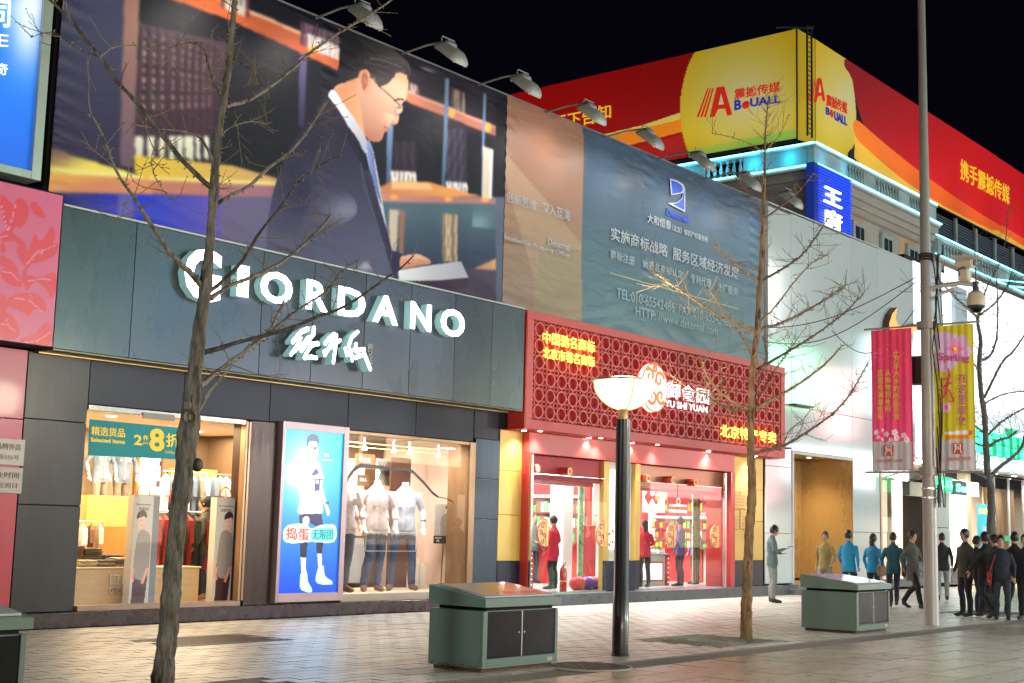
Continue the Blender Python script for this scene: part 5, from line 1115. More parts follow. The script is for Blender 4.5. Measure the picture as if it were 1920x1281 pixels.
B().box(21.70,33.0,SY+.17,18.0,SZ0-.02,SZ0-.001).make('soffit', M('red_soffit', (.50,.05,.04), .4), rs)
# lattice: one ring with its four links, repeated
NX, NZ = 27, 6; x0_, x1_ = SX0+.24, SX1-.24; z0_, z1_ = SZ0+.21, SZ1-.18; dx = (x1_-x0_)/NX; dz = (z1_-z0_)/NZ*1.0
b = B().m(m_rl); n = 20; ro, ri = min(dx,dz)*.46, min(dx,dz)*.34; ex = dx/dz*.98
vs = []
for r_, yy in ((ro,.0),(ri,.0),(ri,.11),(ro,.11)):
    for j in range(n): a_ = 2*math.pi*j/n; vs.append((r_*ex*math.cos(a_), yy, r_*math.sin(a_)*1.02))
fs = []
for q in range(3):
    for j in range(n): fs.append((q*n+j,(q+1)*n+j,(q+1)*n+(j+1)%n,q*n+(j+1)%n))
for j in range(n): fs.append((3*n+j, j, (j+1)%n, 3*n+(j+1)%n))
b.add(vs, fs)
for sx in (-1,1): b.box(min(sx*ro*ex*.97,sx*dx/2),max(sx*ro*ex*.97,sx*dx/2),.002,.11,-.018,.018)
for sz in (-1,1): b.box(-.018,.018,.002,.11,min(sz*ro*.99,sz*dz/2),max(sz*ro*.99,sz*dz/2))
# curved links of the star cells
for sx in (-1,1):
    for sz in (-1,1):
        c_ = (sx*dx/2, sz*dz/2); vs = []
        for k in range(5):
            a_ = math.pi/2*k/4
            for r_ in (.045,.068): vs.append((c_[0]-sx*r_*math.cos(a_)*1.3, .004, c_[1]-sz*r_*math.sin(a_)))
        m0 = len(vs); vs += [(x,.11,z) for x,_,z in vs]
        fs = [(2*k,2*k+1,2*k+3,2*k+2) for k in range(4)]+[(2*k+1,m0+2*k+1,m0+2*k+3,2*k+3) for k in range(4)]+[(2*k,2*k+2,m0+2*k+2,m0+2*k) for k in range(4)]
        b.add(vs, fs)
ring = b.mesh('lattice_ring')
for i in range(NX):
    for j in range(NZ): inst('lattice_ring', ring, rs, (x0_+dx*(i+.5), SY+.015, z0_+dz*(j+.5)))
# glowing words
yg = glow('yellow_led', (1,.86,.10), 1.3); wg = glow('white_led', (.85,.92,1), .75)
nm2 = thing('shop_sign', 'white lit shop name with a swirl disc on the red lattice', 'shop sign', (27.5,17.1,4.3))
b = B(); a, c = fy(1248,708,17.1), fy(1248,745,17.1)
rowtext(b, '御食园', a.x+.04, fy(1331,730,17.1).x, c.z, a.z-.02, 17.13, .012, .008, wg); b.make('lettering', None, nm2)
a, c = fy(1247,749,17.1), fy(1247,762,17.1); b = B(); rowtext(b, 'YU SHI YUAN', a.x+.04, fy(1328,760,17.1).x, c.z, a.z, 17.13, .012, .012, wg); b.make('lettering', None, nm2)
dc = (26.33, 4.87); rr = .56
B().lathe([(0,-.05),(rr*.96,-.05),(rr,.0),(rr,.06)], (dc[0],17.10,dc[1]), 40, 'y').make('disc', glow('disc_face', (1,.84,.72), .75), nm2)
sw = glow('disc_swirl', (.85,.14,.03), .5)
b = B().m(sw)
def spiral(cx, cz, r0, a0, turns=1.15, sgn=1, w_=.085):
    pts = []
    for k in range(22):
        t_ = k/21; a_ = a0+sgn*turns*2*math.pi*t_; r_ = r0*(1-t_*.82); pts.append((cx+r_*math.cos(a_), cz+r_*math.sin(a_)))
    return stroke(pts, [w_*(1-.5*k/21) for k in range(22)])
for k, (cx, cz, r_, a0, sg) in enumerate(((-.20,.26,.18,2.4,-1),(.20,.20,.20,.2,1),(.26,-.18,.18,-.6,-1),(-.08,-.20,.20,3.4,1),(-.34,-.05,.12,2.0,1),(.04,.44,.10,1,1))):
    pl = spiral(cx, cz, r_, a0, 1.15, sg); m_ = len(pl)//2
    for q in range(m_-1):
        quad = [pl[q], pl[q+1], pl[-2-q], pl[-1-q]]; b.prism([(dc[0]+u,dc[1]+v) for u,v in quad], (0,17.05,0), (1,0,0), (0,0,1), (0,-1,0), .012+.0003*k)
b.lathe([(rr*.95,-.065),(rr*1.0,-.065),(rr*1.0,-.05)], (dc[0],17.10,dc[1]), 40, 'y'); b.make('swirl', None, nm2)
ls = thing('led_sign', 'two rows of yellow lit characters at the top left of the red lattice', 'led sign', (23.2,17.1,5))
for s_, (x0,y0),(x1,y1),yb in (('中国驰名商标',(1020,620),(1117,0),643),('北京市著名商标',(1020,650),(1117,0),671)):
    a, c = fy(x0,y0,17.12), fy(x0,yb,17.12); b = B(); rowtext(b, s_, a.x, fy(x1,650,17.12).x, c.z, a.z, 17.15, .01, .008, yg); b.make('lettering', None, ls)
ls = thing('led_sign', 'yellow lit characters at the bottom right of the red lattice', 'led sign', (31,17.1,4))
a, c = fy(1352,795,17.12), fy(1352,819,17.12); b = B(); rowtext(b, '北京特产专卖', a.x, fy(1457,815,17.12).x, c.z, a.z, 17.15, .01, .008, yg); b.make('lettering', None, ls)
light('led_glow','AREA',(23.3,17.0,5.35), 3, (1,.8,.1), 1.8, .5, target=(23.3,17.3,5.3)); light('led_glow','AREA',(31.1,17.0,4.15), 2.5, (1,.8,.1), 2.2, .3, target=(31.1,17.3,4.1)); light('name_glow','AREA',(28,17.0,4.8), .8, (.7,.8,1), 2.0, .6, target=(28,17.3,4.7))
# downlights under the sign
dl = glow('downlight_cool', (1,.95,.9), 14)
for i, px_ in enumerate((1016,1130,1236,1332,1420)):
    x = fy(px_, 815, SY+.08).x; t = thing('downlight', 'round downlight under the red sign, '+('first from the left','second from the left','third from the left','fourth from the left','last at the right')[i], 'downlight', (x,SY+.13,SZ0-.004), 0, 'downlights under the red sign')
    B().lathe([(0,-.010),(.055,-.010)], (0,0,0), 18).make('lens', dl, t, local=True); B().lathe([(.055,-.011),(.075,-.013),(.08,.0)], (0,0,0), 18).make('trim_ring', M('chrome', (.7,.7,.7)), t, local=True)
    light('downlight_beam','SPOT',(x,SY+.16,SZ0-.03), DOWN_W*2.4, (1,.94,.88), .05, target=(x,SY-1.2,0), angle=125, blend=.8)
for i, x in enumerate((22.0,24.3,26.0,29.4,31.7)):
    light('downlight_beam','SPOT',(x,17.40,SZ0-.03), DOWN_W*2.0, (1,.90,.72), .05, target=(x,17.62,0), angle=120, blend=.8)
    B().lathe([(0,-.010),(.055,-.010)], (x,17.42,SZ0-.022), 18).make('soffit_lens', dl, rs)
# front: gold pillars with navy bases, red header and frames
RY = 17.66
B().box(21.52,22.3,RY+.03,18.0,.24,SZ0-.02).make('pillar_core', m_gap, rs); B().box(30.7,32.66,RY+.03,18.0,.24,SZ0-.02).make('pillar_core', m_gap, rs)
panelrow(rs, 'gold_panel', [21.52,22.26], [.92,1.85,2.75,SZ0-.02], RY, RY+.028, m_goldw, gap=.008); panelrow(rs, 'gold_panel', [30.80,31.75,32.64], [.90,1.92,2.75,SZ0-.02], RY, RY+.028, m_goldw, gap=.008)
panelrow(rs, 'navy_panel', [21.52,22.26], [.24,.92], RY-.004, RY+.026, m_navy); panelrow(rs, 'navy_panel', [30.80,31.75,32.64], [.24,.90], RY-.004, RY+.026, m_navy)
B().bbox(22.26,30.80,17.48,17.66,3.14,SZ0-.025,.01).make('header', m_rp, rs)
for x0q, x1q in ((22.26,22.34),(30.60,30.80)): B().bbox(x0q,x1q,17.46,18.2,.24,3.135,.006).make('red_post', m_rp, rs)
B().bbox(25.18,25.42,17.62,17.74,.24,3.135,.006).make('gold_post', m_goldw, rs); B().bbox(26.36,26.58,17.56,17.74,.92,3.135,.006).make('gold_post', m_goldw, rs); B().bbox(25.18,26.58,17.57,17.62,.24,.915,.006).make('navy_panel', m_navy, rs)
B().bbox(25.42,26.36,17.66,17.7,.93,3.13,.004).make('pier_board', M('pier_white', (.7,.66,.6), .5), rs)
for (a_,b__) in ((22.35,25.17),(26.59,30.59)):
    B().bbox(a_,b__,17.72,17.98,2.62,3.13,.006).make('door_beam', m_rb if a_ < 25 else M('bronze_beam', (.42,.20,.12), .3, metal=.4, var=.1, scale=2), rs)
    B().bbox(a_,b__,17.9,18.1,2.54,2.615,.004).make('door_rail', m_rp, rs)
B().bbox(21.5,33.45,17.28,18.3,0,.237,.008).make('step', M('blue_grey_granite', (.07,.09,.115), .30, var=.25, scale=6, rvar=.1), rs)
# hexagonal beam stubs
hexm = None
for i, (px_, py_) in enumerate(((1008,878),(1068,884),(1215,897),(1262,900),(1304,905))):
    p = fy(px_,py_,17.45); t = thing('door_pin', 'hexagonal red and gold beam end over the doors, '+('first','second','third','fourth','fifth')[i]+' from the left', 'ornament', (p.x,17.45,p.z), 0, 'hexagonal beam ends over the shop doors')
    hx = lambda r_: [(r_*math.cos(math.pi/3*k+math.pi/6), r_*math.sin(math.pi/3*k+math.pi/6)) for k in range(6)]
    B().m(m_rp).prism(hx(.085), (0,.30,0), (1,0,0), (0,0,1), (0,-1,0), .30).make('stub', None, t, local=True)
    b = B().m(m_gold)
    for k in range(6):
        a_, c_ = hx(.088)[k], hx(.088)[(k+1)%6]; e_, f_ = hx(.062)[k], hx(.062)[(k+1)%6]; b.prism([a_,c_,f_,e_], (0,.001,0), (1,0,0), (0,0,1), (0,-1,0), .012)
    b.make('gold_rim', None, t, local=True)
# plaques
pl_ = M('carved_brass_plaque', (.50,.34,.12), .35, metal=.6, var=.1, scale=6)
for i,(x0,y0,x1,y1,lab) in enumerate(((1376,918,1401,955,'upper square brass award plaque on the gold wall'),(1360,957,1388,991,'lower left brass award plaque with engraved lines'),(1390,958,1414,992,'lower right brass award plaque behind the slim trunk'))):
    a, c = fy(x0,y0,17.6), fy(x1,y1,17.6); zc = fy(x0,y1,17.6).z; t = thing('award_plaque', lab, 'plaque', ((a.x+c.x)/2,17.62,zc), 0, 'brass award plaques'); B().bbox(a.x,c.x,17.62,17.65,zc,a.z,.006).make('plate', pl_, t)
    b = B().m(M('engraved_ink', (.28,.10,.04), .6)); 
    for k in range(5): b.box(a.x+.08,c.x-.08-.05*(k%2),17.616,17.62,a.z-.16-k*.08,a.z-.145-k*.08)
    b.lathe([(0,-.003),(.04,-.003)], ((a.x+c.x)/2,17.619,a.z-.08), 12, 'y'); b.make('engraving', None, t)
# glass doors with round swirl handles
hm_face = M('handle_face', (.80,.52,.24), .35, metal=.3); hm_sw = M('handle_swirl', (.45,.03,.03), .4)
def half_disc(t, R_, m_, side):
    """half disc, flat edge at x=0, bulging to -x"""
    b = B().m(hm_face); b.prism([(0,-R_)]+[(-R_*math.cos(a_), R_*math.sin(a_)) for a_ in np.linspace(-math.pi/2,math.pi/2,18)][1:-1]+[(0,R_)], (0,0,0), (1,0,0), (0,0,1), (0,-1,0), .03); b.make('disc', None, t, local=True)
    b = B().m(hm_sw)
    for cx, cz, r_, a0, sg in ((-.10,.15,.075,.5,1),(-.17,.0,.06,2.5,-1),(-.07,-.05,.06,-1,1),(-.12,-.17,.06,1,-1)):
        pl = spiral(cx, cz, r_, a0, 1.1, sg, .026); mm = len(pl)//2
        for q in range(mm-1): b.prism([pl[q],pl[q+1],pl[-2-q],pl[-1-q]], (0,-.03,0), (1,0,0), (0,0,1), (0,-1,0), .006)
    arc = [(-R_*math.cos(a_), R_*math.sin(a_)) for a_ in np.linspace(-math.pi/2,math.pi/2,18)]; st_ = stroke(arc, .018); mm = len(st_)//2
    for q in range(mm-1): b.prism([st_[q],st_[q+1],st_[-2-q],st_[-1-q]], (0,-.03,0), (1,0,0), (0,0,1), (0,-1,0), .008)
    b.make('swirl', None, t, local=True)
    B().m(m_gold).bbox(.0,.07,-.05,0,-R_*.95,R_*.95,.006).make('grip', None, t, local=True)
gl2 = glass_mat('door_glass', (.97,.99,.98), 1.40)
doors = [(977,1040,1026,'leftmost glass door of the snack shop with a round swirl handle'),(1042,1136,1135,'second glass door of the snack shop, before the red column'),(1190,1268,1266,'third glass door of the snack shop with a round swirl handle'),(1270,1352,1348,'rightmost glass door of the snack shop by the red frame')]
for i,(xa,xb,hx_,lab) in enumerate(doors):
    A, Bq = fy(xa,1105,17.56).x, fy(xb,1105,17.56).x; t = thing('glass_door', lab, 'door', ((A+Bq)/2,17.56,.24), 0, 'glass doors of the snack shop')
    B().box(A,Bq,17.56,17.572,.26,2.72).make('glass_pane', gl2, t)
    b = B().m(M('chrome', (.7,.7,.7))); b.box(A,Bq,17.552,17.58,.24,.262); b.box(A,Bq,17.552,17.58,2.72,2.735); b.make('rail', None, t)
    hp = fy(hx_, 1000, 17.52); hh = thing('handle', None, None); hh.parent = t; hh.location = Vector((fy(hx_-9,1003,17.53).x+.08,17.53,1.50))-t.location; half_disc(hh, .29, None, 1)
B().bbox(30.38,30.44,17.5,17.58,.25,3.1,.004).make('chrome_post', M('chrome', (.7,.7,.7)), rs); B().bbox(22.28,22.32,17.40,17.46,.25,3.1,.003).make('chrome_post', M('chrome', (.7,.7,.7)), rs)
# interior
ri_ = thing('snack_shop_interior', 'bright white and red sales room of the snack shop', 'shop interior', (27,20,.24))
m_w = M('white_wall', (.75,.72,.68), .6); m_r2 = M('interior_red', (.60,.04,.045), .45)
B().box(21.9,32.6,18.0,24.5,.21,.242).make('floor', M('white_floor_tile', (.62,.62,.62), .2), ri_); B().box(21.9,34.5,18.0,24.5,3.10,3.13).make('ceiling', m_w, ri_)
B().box(22.0,34.5,23.4,23.46,.24,3.1).make('back_wall', m_w, ri_); B().box(32.5,32.56,18.1,23.4,.24,3.1).make('side_wall', m_w, ri_)
B().box(27.3,27.36,19.4,23.4,.24,3.1).make('partition', m_w, ri_)
for (a_,b_,c_,d_) in ((19.5,20.3,.24,1.6),(20.5,21.4,.24,1.75),(19.5,20.2,1.95,2.75),(20.5,21.3,1.95,2.75),(21.6,22.6,.24,2.9)): B().bbox(27.24,27.298,a_,b_,c_,d_,.01).make('red_panel', m_r2, ri_)
for (a_,b_,c_,d_) in ((18.3,19.2,.24,1.3),(19.4,20.6,.24,1.5),(18.4,19.3,2.0,2.8),(19.6,20.9,1.9,2.8),(21.2,22.4,.24,2.8)): B().bbox(32.43,32.498,a_,b_,c_,d_,.01).make('red_panel', m_r2, ri_)
light('snack_ceiling_light','AREA',(25.0,20.2,3.06), SHOP2_W, (1,.93,.86), 4.2, 3.2, target=(25.0,20.2,0)); light('snack_ceiling_light','AREA',(30.0,20.4,3.06), SHOP2_W, (1,.93,.88), 4.4, 3.4, target=(30.0,20.4,0))
for x in (23.6,25.2,28.6,30.4):
    for y in (19.2,21.2): B().bbox(x-.5,x+.5,y-.06,y+.06,3.06,3.095,.004).make('ceiling_light', glow('tube_white', (1,.97,.94), 5), ri_)
def fpx(px, py, Y): return fy(px, py, Y)
# white column, red column and bamboo strips
def post(nm_, px0, px1, Y, z0, z1, mat, lab, cat, parts=True):
    a, c = fy(px0,1000,Y).x, fy(px1,1000,Y).x; return a, c
a, c = fy(1056,1000,19.2).x, fy(1074,1000,19.2).x; tag(B().bbox(a,c,19.2,19.6,.242,3.09,.01).make('white_column', M('column_white', (.78,.78,.80), .5)), 'square white column inside the snack shop doors', 'column')
a, c = fy(1093,1000,19.3).x, fy(1118,1000,19.3).x; tag(B().bbox(a,c,19.3,19.5,.242,1.70,.01).make('red_cabinet', m_r2), 'low red cabinet beside the white column', 'cabinet')
a, c = fy(1105,1000,19.32).x, fy(1110,1000,19.32).x; tag(B().bbox(a,c,19.32,19.4,1.702,3.09,.01).make('red_column', m_r2), 'slim red post above the low red cabinet', 'column')
def bamboo(px0, px1, Y, zt, zb, lab, sd):
    a, c = fy(px0,1000,Y).x, fy(px1,1000,Y).x; t = thing('bamboo_panel', lab, 'decoration', ((a+c)/2,Y,zb), 0, 'bamboo leaf panels inside the snack shop'); B().box(a,c,Y,Y+.02,zb,zt).make('board', M('pale_green_board', (.62,.72,.62), .5), t)
    rg = random.Random(sd); b = B().m(M('bamboo_green', (.05,.34,.07), .5)); 
    for k in range(3): x = a+(c-a)*(.25+.25*k); b.box(x-.008,x+.008,Y-.008,Y-.002,zb,zt)
    for k in range(90):
        x = rg.uniform(a+.03,c-.03); z = rg.uniform(zb+.05,zt-.05); an = rg.uniform(-2.4,-.7); l_ = rg.uniform(.08,.16); ux, uz = math.cos(an), math.sin(an)
        b.add([(x,Y-.01-rg.random()*.006,z),(x+ux*l_*.5-uz*.012,Y-.012,z+uz*l_*.5+ux*.012),(x+ux*l_,Y-.010,z+uz*l_),(x+ux*l_*.5+uz*.012,Y-.012,z+uz*l_*.5-ux*.012)], [(0,1,2,3)])
    b.make('leaves', None, t, kind='stuff')
bamboo(1084,1094,19.0,3.0,.5,'narrow bamboo strip between white column and red cabinet',1); bamboo(1188,1199,18.3,2.75,.9,'bright bamboo strip at the left edge of the right doorway',2); bamboo(1299,1313,18.6,2.75,.3,'tall bamboo strip left of the right door frame',3)
# counters with sweets
def counter(x0, x1, y0, y1, lab, cols, sd):
    t = thing('snack_counter', lab, 'counter', ((x0+x1)/2,y0,.242), 0, 'snack counters'); B().bbox(x0,x1,y0,y1,.242,1.00,.01).make('body', M('counter_white', (.78,.76,.72), .4), t); B().bbox(x0-.03,x1+.03,y0-.03,y1+.03,1.002,1.04,.006).make('top', M('counter_edge', (.6,.6,.62), .3), t)
    B().bbox(x0+.25,x1-.25,y0-.02,y0-.001,.34,.84,.004).make('gold_frame', m_gold, t); B().box(x0+.30,x1-.30,y0-.026,y0-.021,.39,.79).make('panel', glow('panel_white', (1,.98,.95), .8), t)
    B().bbox(x0-.03,x0+.12,y0-.04,y0-.001,.242,1.0,.005).make('red_trim', m_r2, t); B().bbox(x1-.12,x1+.03,y0-.04,y0-.001,.242,1.0,.005).make('red_trim', m_r2, t)
    b = B().m(glow('stud_light', (1,.9,.8), 2));
    for k in range(6): b.ball((x0+.045,y0-.05,.32+k*.12), .012, 6, 4); b.ball((x1-.045,y0-.05,.32+k*.12), .012, 6, 4)
    b.make('studs', None, t)
    rg = random.Random(sd); nb = max(2, int((x1-x0)/.34))
    for i in range(nb):
        for j in range(2):
            bx_ = x0+(i+.5)*(x1-x0)/nb; by_ = y0+.22+j*.40; bz_ = 1.045+j*.16; cc = cols[(i+j*3) % len(cols)]
            u = thing('sweets_bin', '%s heap of wrapped sweets, %s row, %s' % (['first','second','third','fourth','fifth','sixth','seventh'][i], ['front','back'][j], 'left counter' if sd == 5 else 'middle counter'), 'sweets', (bx_,by_,bz_), 0, 'heaps of wrapped sweets')
            B().bbox(bx_-.15,bx_+.15,by_-.17,by_+.17,bz_,bz_+.05+j*.0,.006).make('tray', M('counter_white', (.78,.76,.72)), u)
            b = B().m(cc)
            for k in range(46):
                rx, ry = rg.uniform(-.12,.12), rg.uniform(-.14,.14); hz = .10*(1-(rx/.15)**2)*(1-(ry/.17)**2)
                cx, cy, cz = bx_+rx, by_+ry, bz_+.06+hz; s_ = .022; an = rg.uniform(0,3.14); ca, sa = math.cos(an)*s_, math.sin(an)*s_
                b.add([(cx+ca,cy+sa,cz),(cx-sa*.6,cy+ca*.6,cz+.01),(cx-ca,cy-sa,cz+rg.uniform(-.01,.012)),(cx+sa*.6,cy-ca*.6,cz-.01),(cx,cy,cz+.024),(cx,cy,cz-.02)], [(0,1,4),(1,2,4),(2,3,4),(3,0,4),(1,0,5),(2,1,5),(3,2,5),(0,3,5)])
            b.make('sweets', None, u, kind='stuff')
W_ = lambda n_, c_: M('wrap_'+n_, c_, .3, var=.5, scale=60)
counter(23.2,24.75,19.3,20.1,'left counter of wrapped sweets behind the first door', [W_('purple',(.22,.10,.42)),W_('orange',(.62,.30,.12)),W_('brown',(.22,.08,.06)),W_('gold',(.6,.42,.2)),W_('red',(.5,.05,.06))], 5)
counter(28.0,29.9,18.9,19.8,'middle counter of wrapped sweets in the right doorway', [W_('green',(.12,.42,.10)),W_('violet',(.20,.10,.50)),W_('orange',(.62,.3,.12)),W_('blue',(.15,.25,.5))], 6)
# wall cases, posters and shelves
def wallcase(x0, x1, Y, z0, z1, lab, kind, sd):
    t = thing('wall_shelves', lab, 'shelves', ((x0+x1)/2,Y,z0), 0, 'lit wall shelves of the snack shop'); B().box(x0,x1,Y+.25,Y+.28,z0,z1).make('back', m_w, t)
    rg = random.Random(sd); ns = 3; hz = (z1-z0)/ns
    for k in range(ns+1): B().bbox(x0,x1,Y,Y+.26,z0+k*hz-.012,z0+k*hz+.012,.003).make('shelf', m_r2 if kind else m_w, t)
    for k in range(ns):
        n_ = int((x1-x0)/.13)
        for i in range(n_):
            h_ = hz*rg.uniform(.45,.78); c_ = rg.choice([(.62,.05,.04),(.65,.35,.08),(.7,.65,.55),(.10,.45,.12),(.55,.04,.10)]) if kind else rg.choice([(.15,.55,.18),(.7,.7,.62),(.2,.5,.25),(.6,.62,.5)])
            x = x0+(i+.5)*(x1-x0)/n_
            B().bbox(x-.048,x+.048,Y+.05,Y+.15,z0+k*hz+.013,z0+k*hz+.013+h_,.008).make('packet', M('packet_%d%d' % (int(c_[0]*100),int(c_[1]*100)), c_, .3, var=.15, scale=25), t)
wallcase(25.0,27.2,22.9,1.2,2.45,'white shelf wall with green packets behind the first door',0,3); wallcase(30.0,32.4,22.9,1.0,2.0,'red shelf wall with snack packets at the back right',1,4)
wallcase(27.5,29.9,22.9,1.0,1.9,'red shelf wall with snack packets in the middle',1,5)
def sidecase(X, y0, y1, z0, z1, lab, sd, ns=3, pal=None):
    t = thing('wall_shelves', lab, 'shelves', (X,(y0+y1)/2,z0), 0, 'lit wall shelves of the snack shop'); rg = random.Random(sd); hz = (z1-z0)/ns
    B().box(X-.02,X,y0,y1,z0,z1).make('back', m_w, t)
    for k in range(ns+1): B().bbox(X-.26,X-.022,y0,y1,z0+k*hz-.012,z0+k*hz+.012,.003).make('shelf', m_r2, t)
    for k in range(ns):
        n_ = int((y1-y0)/.12)
        for i in range(n_):
            h_ = hz*rg.uniform(.45,.8); c_ = rg.choice(pal or [(.62,.05,.04),(.65,.35,.08),(.7,.65,.55),(.10,.45,.12),(.55,.04,.10),(.7,.55,.1)]); y = y0+(i+.5)*(y1-y0)/n_
            B().bbox(X-.22,X-.10,y-.048,y+.048,z0+k*hz+.013,z0+k*hz+.013+h_,.008).make('packet', M('packet_%d%d' % (int(c_[0]*100),int(c_[1]*100)), c_, .3, var=.15, scale=25), t)
    B().bbox(X-.28,X-.20,y0,y1,z1+.02,z1+.06,.004).make('light_strip', glow('tube_white', (1,.97,.94), 5), t)
sidecase(32.42,18.5,20.9,1.15,1.95,'side shelves packed with red snack packets in the right doorway',8)
sidecase(32.42,18.5,20.9,2.15,2.75,'upper side shelves of packets in the right doorway',9,2)
sidecase(27.22,19.6,23.0,1.25,2.35,'green and white packets on side shelves behind the white column',10,3,[(.10,.45,.12),(.7,.7,.6),(.2,.5,.25),(.6,.1,.08)])
t = thing('hanging_sign', 'dark lit sign with yellow characters inside the first doorway', 'sign', (25,20.6,2.55)); a, c = fy(1003,895,20.6), fy(1062,914,20.6)
B().bbox(a.x,c.x,20.6,20.66,c.z+.02,a.z+.06,.005).make('board', M('black_board', (.012,.012,.01), .4), t); b = B(); rowtext(b, '中华老字号', a.x+.05,c.x-.03,c.z+.07,a.z+.02,20.6,.01,.03,glow('amber_letter',(1,.75,.2),1.6)); b.make('lettering', None, t)
t = thing('hanging_sign', 'short dark sign end at the left door edge', 'sign', (24,20.6,2.55)); a, c = fy(976,893,20.6), fy(992,912,20.6)
B().bbox(a.x-.3,c.x,20.6,20.66,c.z+.02,a.z+.06,.005).make('board', M('black_board', (0,0,0)), t); b = B(); rowtext(b, '糖标', a.x-.02,c.x-.03,c.z+.07,a.z+.02,20.6,.01,.03,glow('amber_letter',(1,.75,.2),1.6)); b.make('lettering', None, t)
def poster(px0,py0,px1,py1,Y,lab,bgc,draw):
    a, c = fy(px0,py0,Y), fy(px1,py1,Y); t = thing('wall_poster', lab, 'poster', ((a.x+c.x)/2,Y,c.z)); B().bbox(a.x,c.x,Y,Y+.02,c.z,a.z,.003).make('sheet', bgc, t); b = B(); draw(b, a, c, Y); b.make('print', None, t)
def dia(b, a, c, Y):
    b.m(m_r2)
    for k, cx in enumerate((a.x+.25,(a.x+c.x)/2+.1)):
        r_ = .21; cz = (a.z+c.z)/2+.1; b.prism([(cx-r_,cz),(cx,cz-r_),(cx+r_,cz),(cx,cz+r_)], (0,Y,0), (1,0,0), (0,0,1), (0,-1,0), .006)
    b.m(M('pale_yellow_print', (0,0,0))); text(b, '福', (a.x+.55,Y-.007,(a.z+c.z)/2+.22), (a.x+.75,Y-.007,(a.z+c.z)/2+.22), (a.x+.75,Y-.007,(a.z+c.z)/2), (a.x+.55,Y-.007,(a.z+c.z)/2), .003, .02)
poster(1206,918,1246,962,19.6,'white poster with red diamond papers in the right doorway',glow('poster_white',(1,.95,.93),.9),dia)
def redp(b, a, c, Y):
    b.m(M('white_print', (.8,.8,.78))); b.lathe([(.07,-.004),(.10,-.004)], ((a.x+c.x)/2,Y,a.z-.22), 20, 'y'); b.box(a.x+.06,c.x-.06,Y-.006,Y-.001,a.z-.52,a.z-.44); b.box(a.x+.06,c.x-.06,Y-.006,Y-.001,c.z+.10,c.z+.16)
poster(1253,924,1290,958,19.7,'red poster with a pale ring emblem in the right doorway',m_r2,redp)
poster(1140,880,1162,1030,17.64,'tall bright pink and white lit poster on the middle pier',glow('pier_poster',(1,.80,.80),1.4),lambda b,a,c,Y: (b.m(m_r2), [b.ball((a.x+.1+.12*(k%4),Y-.004,c.z+.1+.06*k), (.05,.004,.04), 8, 4) for k in range(7)], b.m(yg), b.box(c.x-.03,c.x,Y-.006,Y-.001,c.z,a.z)))
# fire extinguisher standing inside the door
fe = thing('fire_extinguisher', 'red fire extinguisher standing just inside the first glass door', 'fire extinguisher', (fy(1059,1105,17.75).x,17.8,.242))
B().lathe([(0,0),(.075,.005),(.078,.03),(.078,.42),(.06,.50),(.025,.53),(.02,.56)], (0,0,0), 18).make('cylinder', M('extinguisher_red', (.62,.02,.015), .25), fe, smooth=True, local=True); B().lathe([(.0785,.22),(.0795,.22),(.0795,.25),(.0785,.25)], (0,0,0), 18).make('band', M('pale_yellow_print', (0,0,0)), fe, local=True)
b = B().m(M('phone_black', (0,0,0))); b.tube([(0,0,.56),(.01,0,.60),(.10,0,.63)], .012, 6); b.tube([(0,0,.57),(.08,0,.575)], .009, 6); b.tube([(-.02,0,.57),(-.10,0,.50),(-.12,0,.25)], .011, 6); b.make('valve_and_hose', None, fe, smooth=True, local=True)
t = thing('shopping_bags', 'heap of red and purple shopping bags on the floor by the pier', 'bags', (fy(1100,1100,18.3).x,18.3,.242))
for k,(x,c_) in enumerate(((-.35,m_r2),(.05,W_('violet',(.2,.1,.5))),(.35,W_('red',(.5,.05,.06))))): B().ball((x,0,.14), (.24,.18,.16), 12, 8).make('bag', c_, t, smooth=True, local=True)
# ================================================================== WHITE PANELLED STORE
m_wp = M('white_enamel_panel', (.60,.65,.66), .09, var=.04, scale=.6, coat=.5, bump=.012, bscale=.9)
wb = thing('white_store_building', 'tall glossy white panelled store beyond the red shop', 'building', (40,17.6,0))
WYY = 17.62
xs = [32.70,34.20,38.12,40.02,42.84]
B().box(32.7,42.84,WYY+.04,18.6,4.25,10.55).make('wall_core', m_gap, wb)
panelrow(wb, 'wall_panel', [32.70,34.20], [.28,1.62,3.42,5.15,10.58], WYY, WYY+.03, m_wp)
panelrow(wb, 'wall_panel', [34.20,38.12], [3.90,5.15,10.62], WYY, WYY+.03, m_wp)
panelrow(wb, 'wall_panel', [38.12,40.02], [.10,1.72,3.60,5.15,10.64], WYY, WYY+.03, m_wp)
panelrow(wb, 'wall_panel', [40.02,42.86], [4.25,5.15,10.66], WYY, WYY+.03, m_wp)
B().bbox(32.7,42.86,WYY-.01,WYY+.5,10.665,10.70,.008).make('coping', M('coping_white', (.6,.62,.62), .4), wb)
B().box(32.7,34.2,WYY+.04,18.6,0,4.24).make('wall_core', m_gap, wb); B().box(38.14,40.0,WYY+.04,18.6,0,4.24).make('wall_core', m_gap, wb)
B().bbox(33.45,33.6,17.3,WYY,3.9,3.94,.01).make('bracket', M('dark_steel', (.06,.06,.06)), wb)
b = B().m(M('dark_steel', (0,0,0))); p = fy(1487,758,17.5); q = fy(1520,760,17.5); b.box(p.x,q.x,17.4,17.6,p.z-.02,p.z+.02); b.make('awning_rail', None, wb)
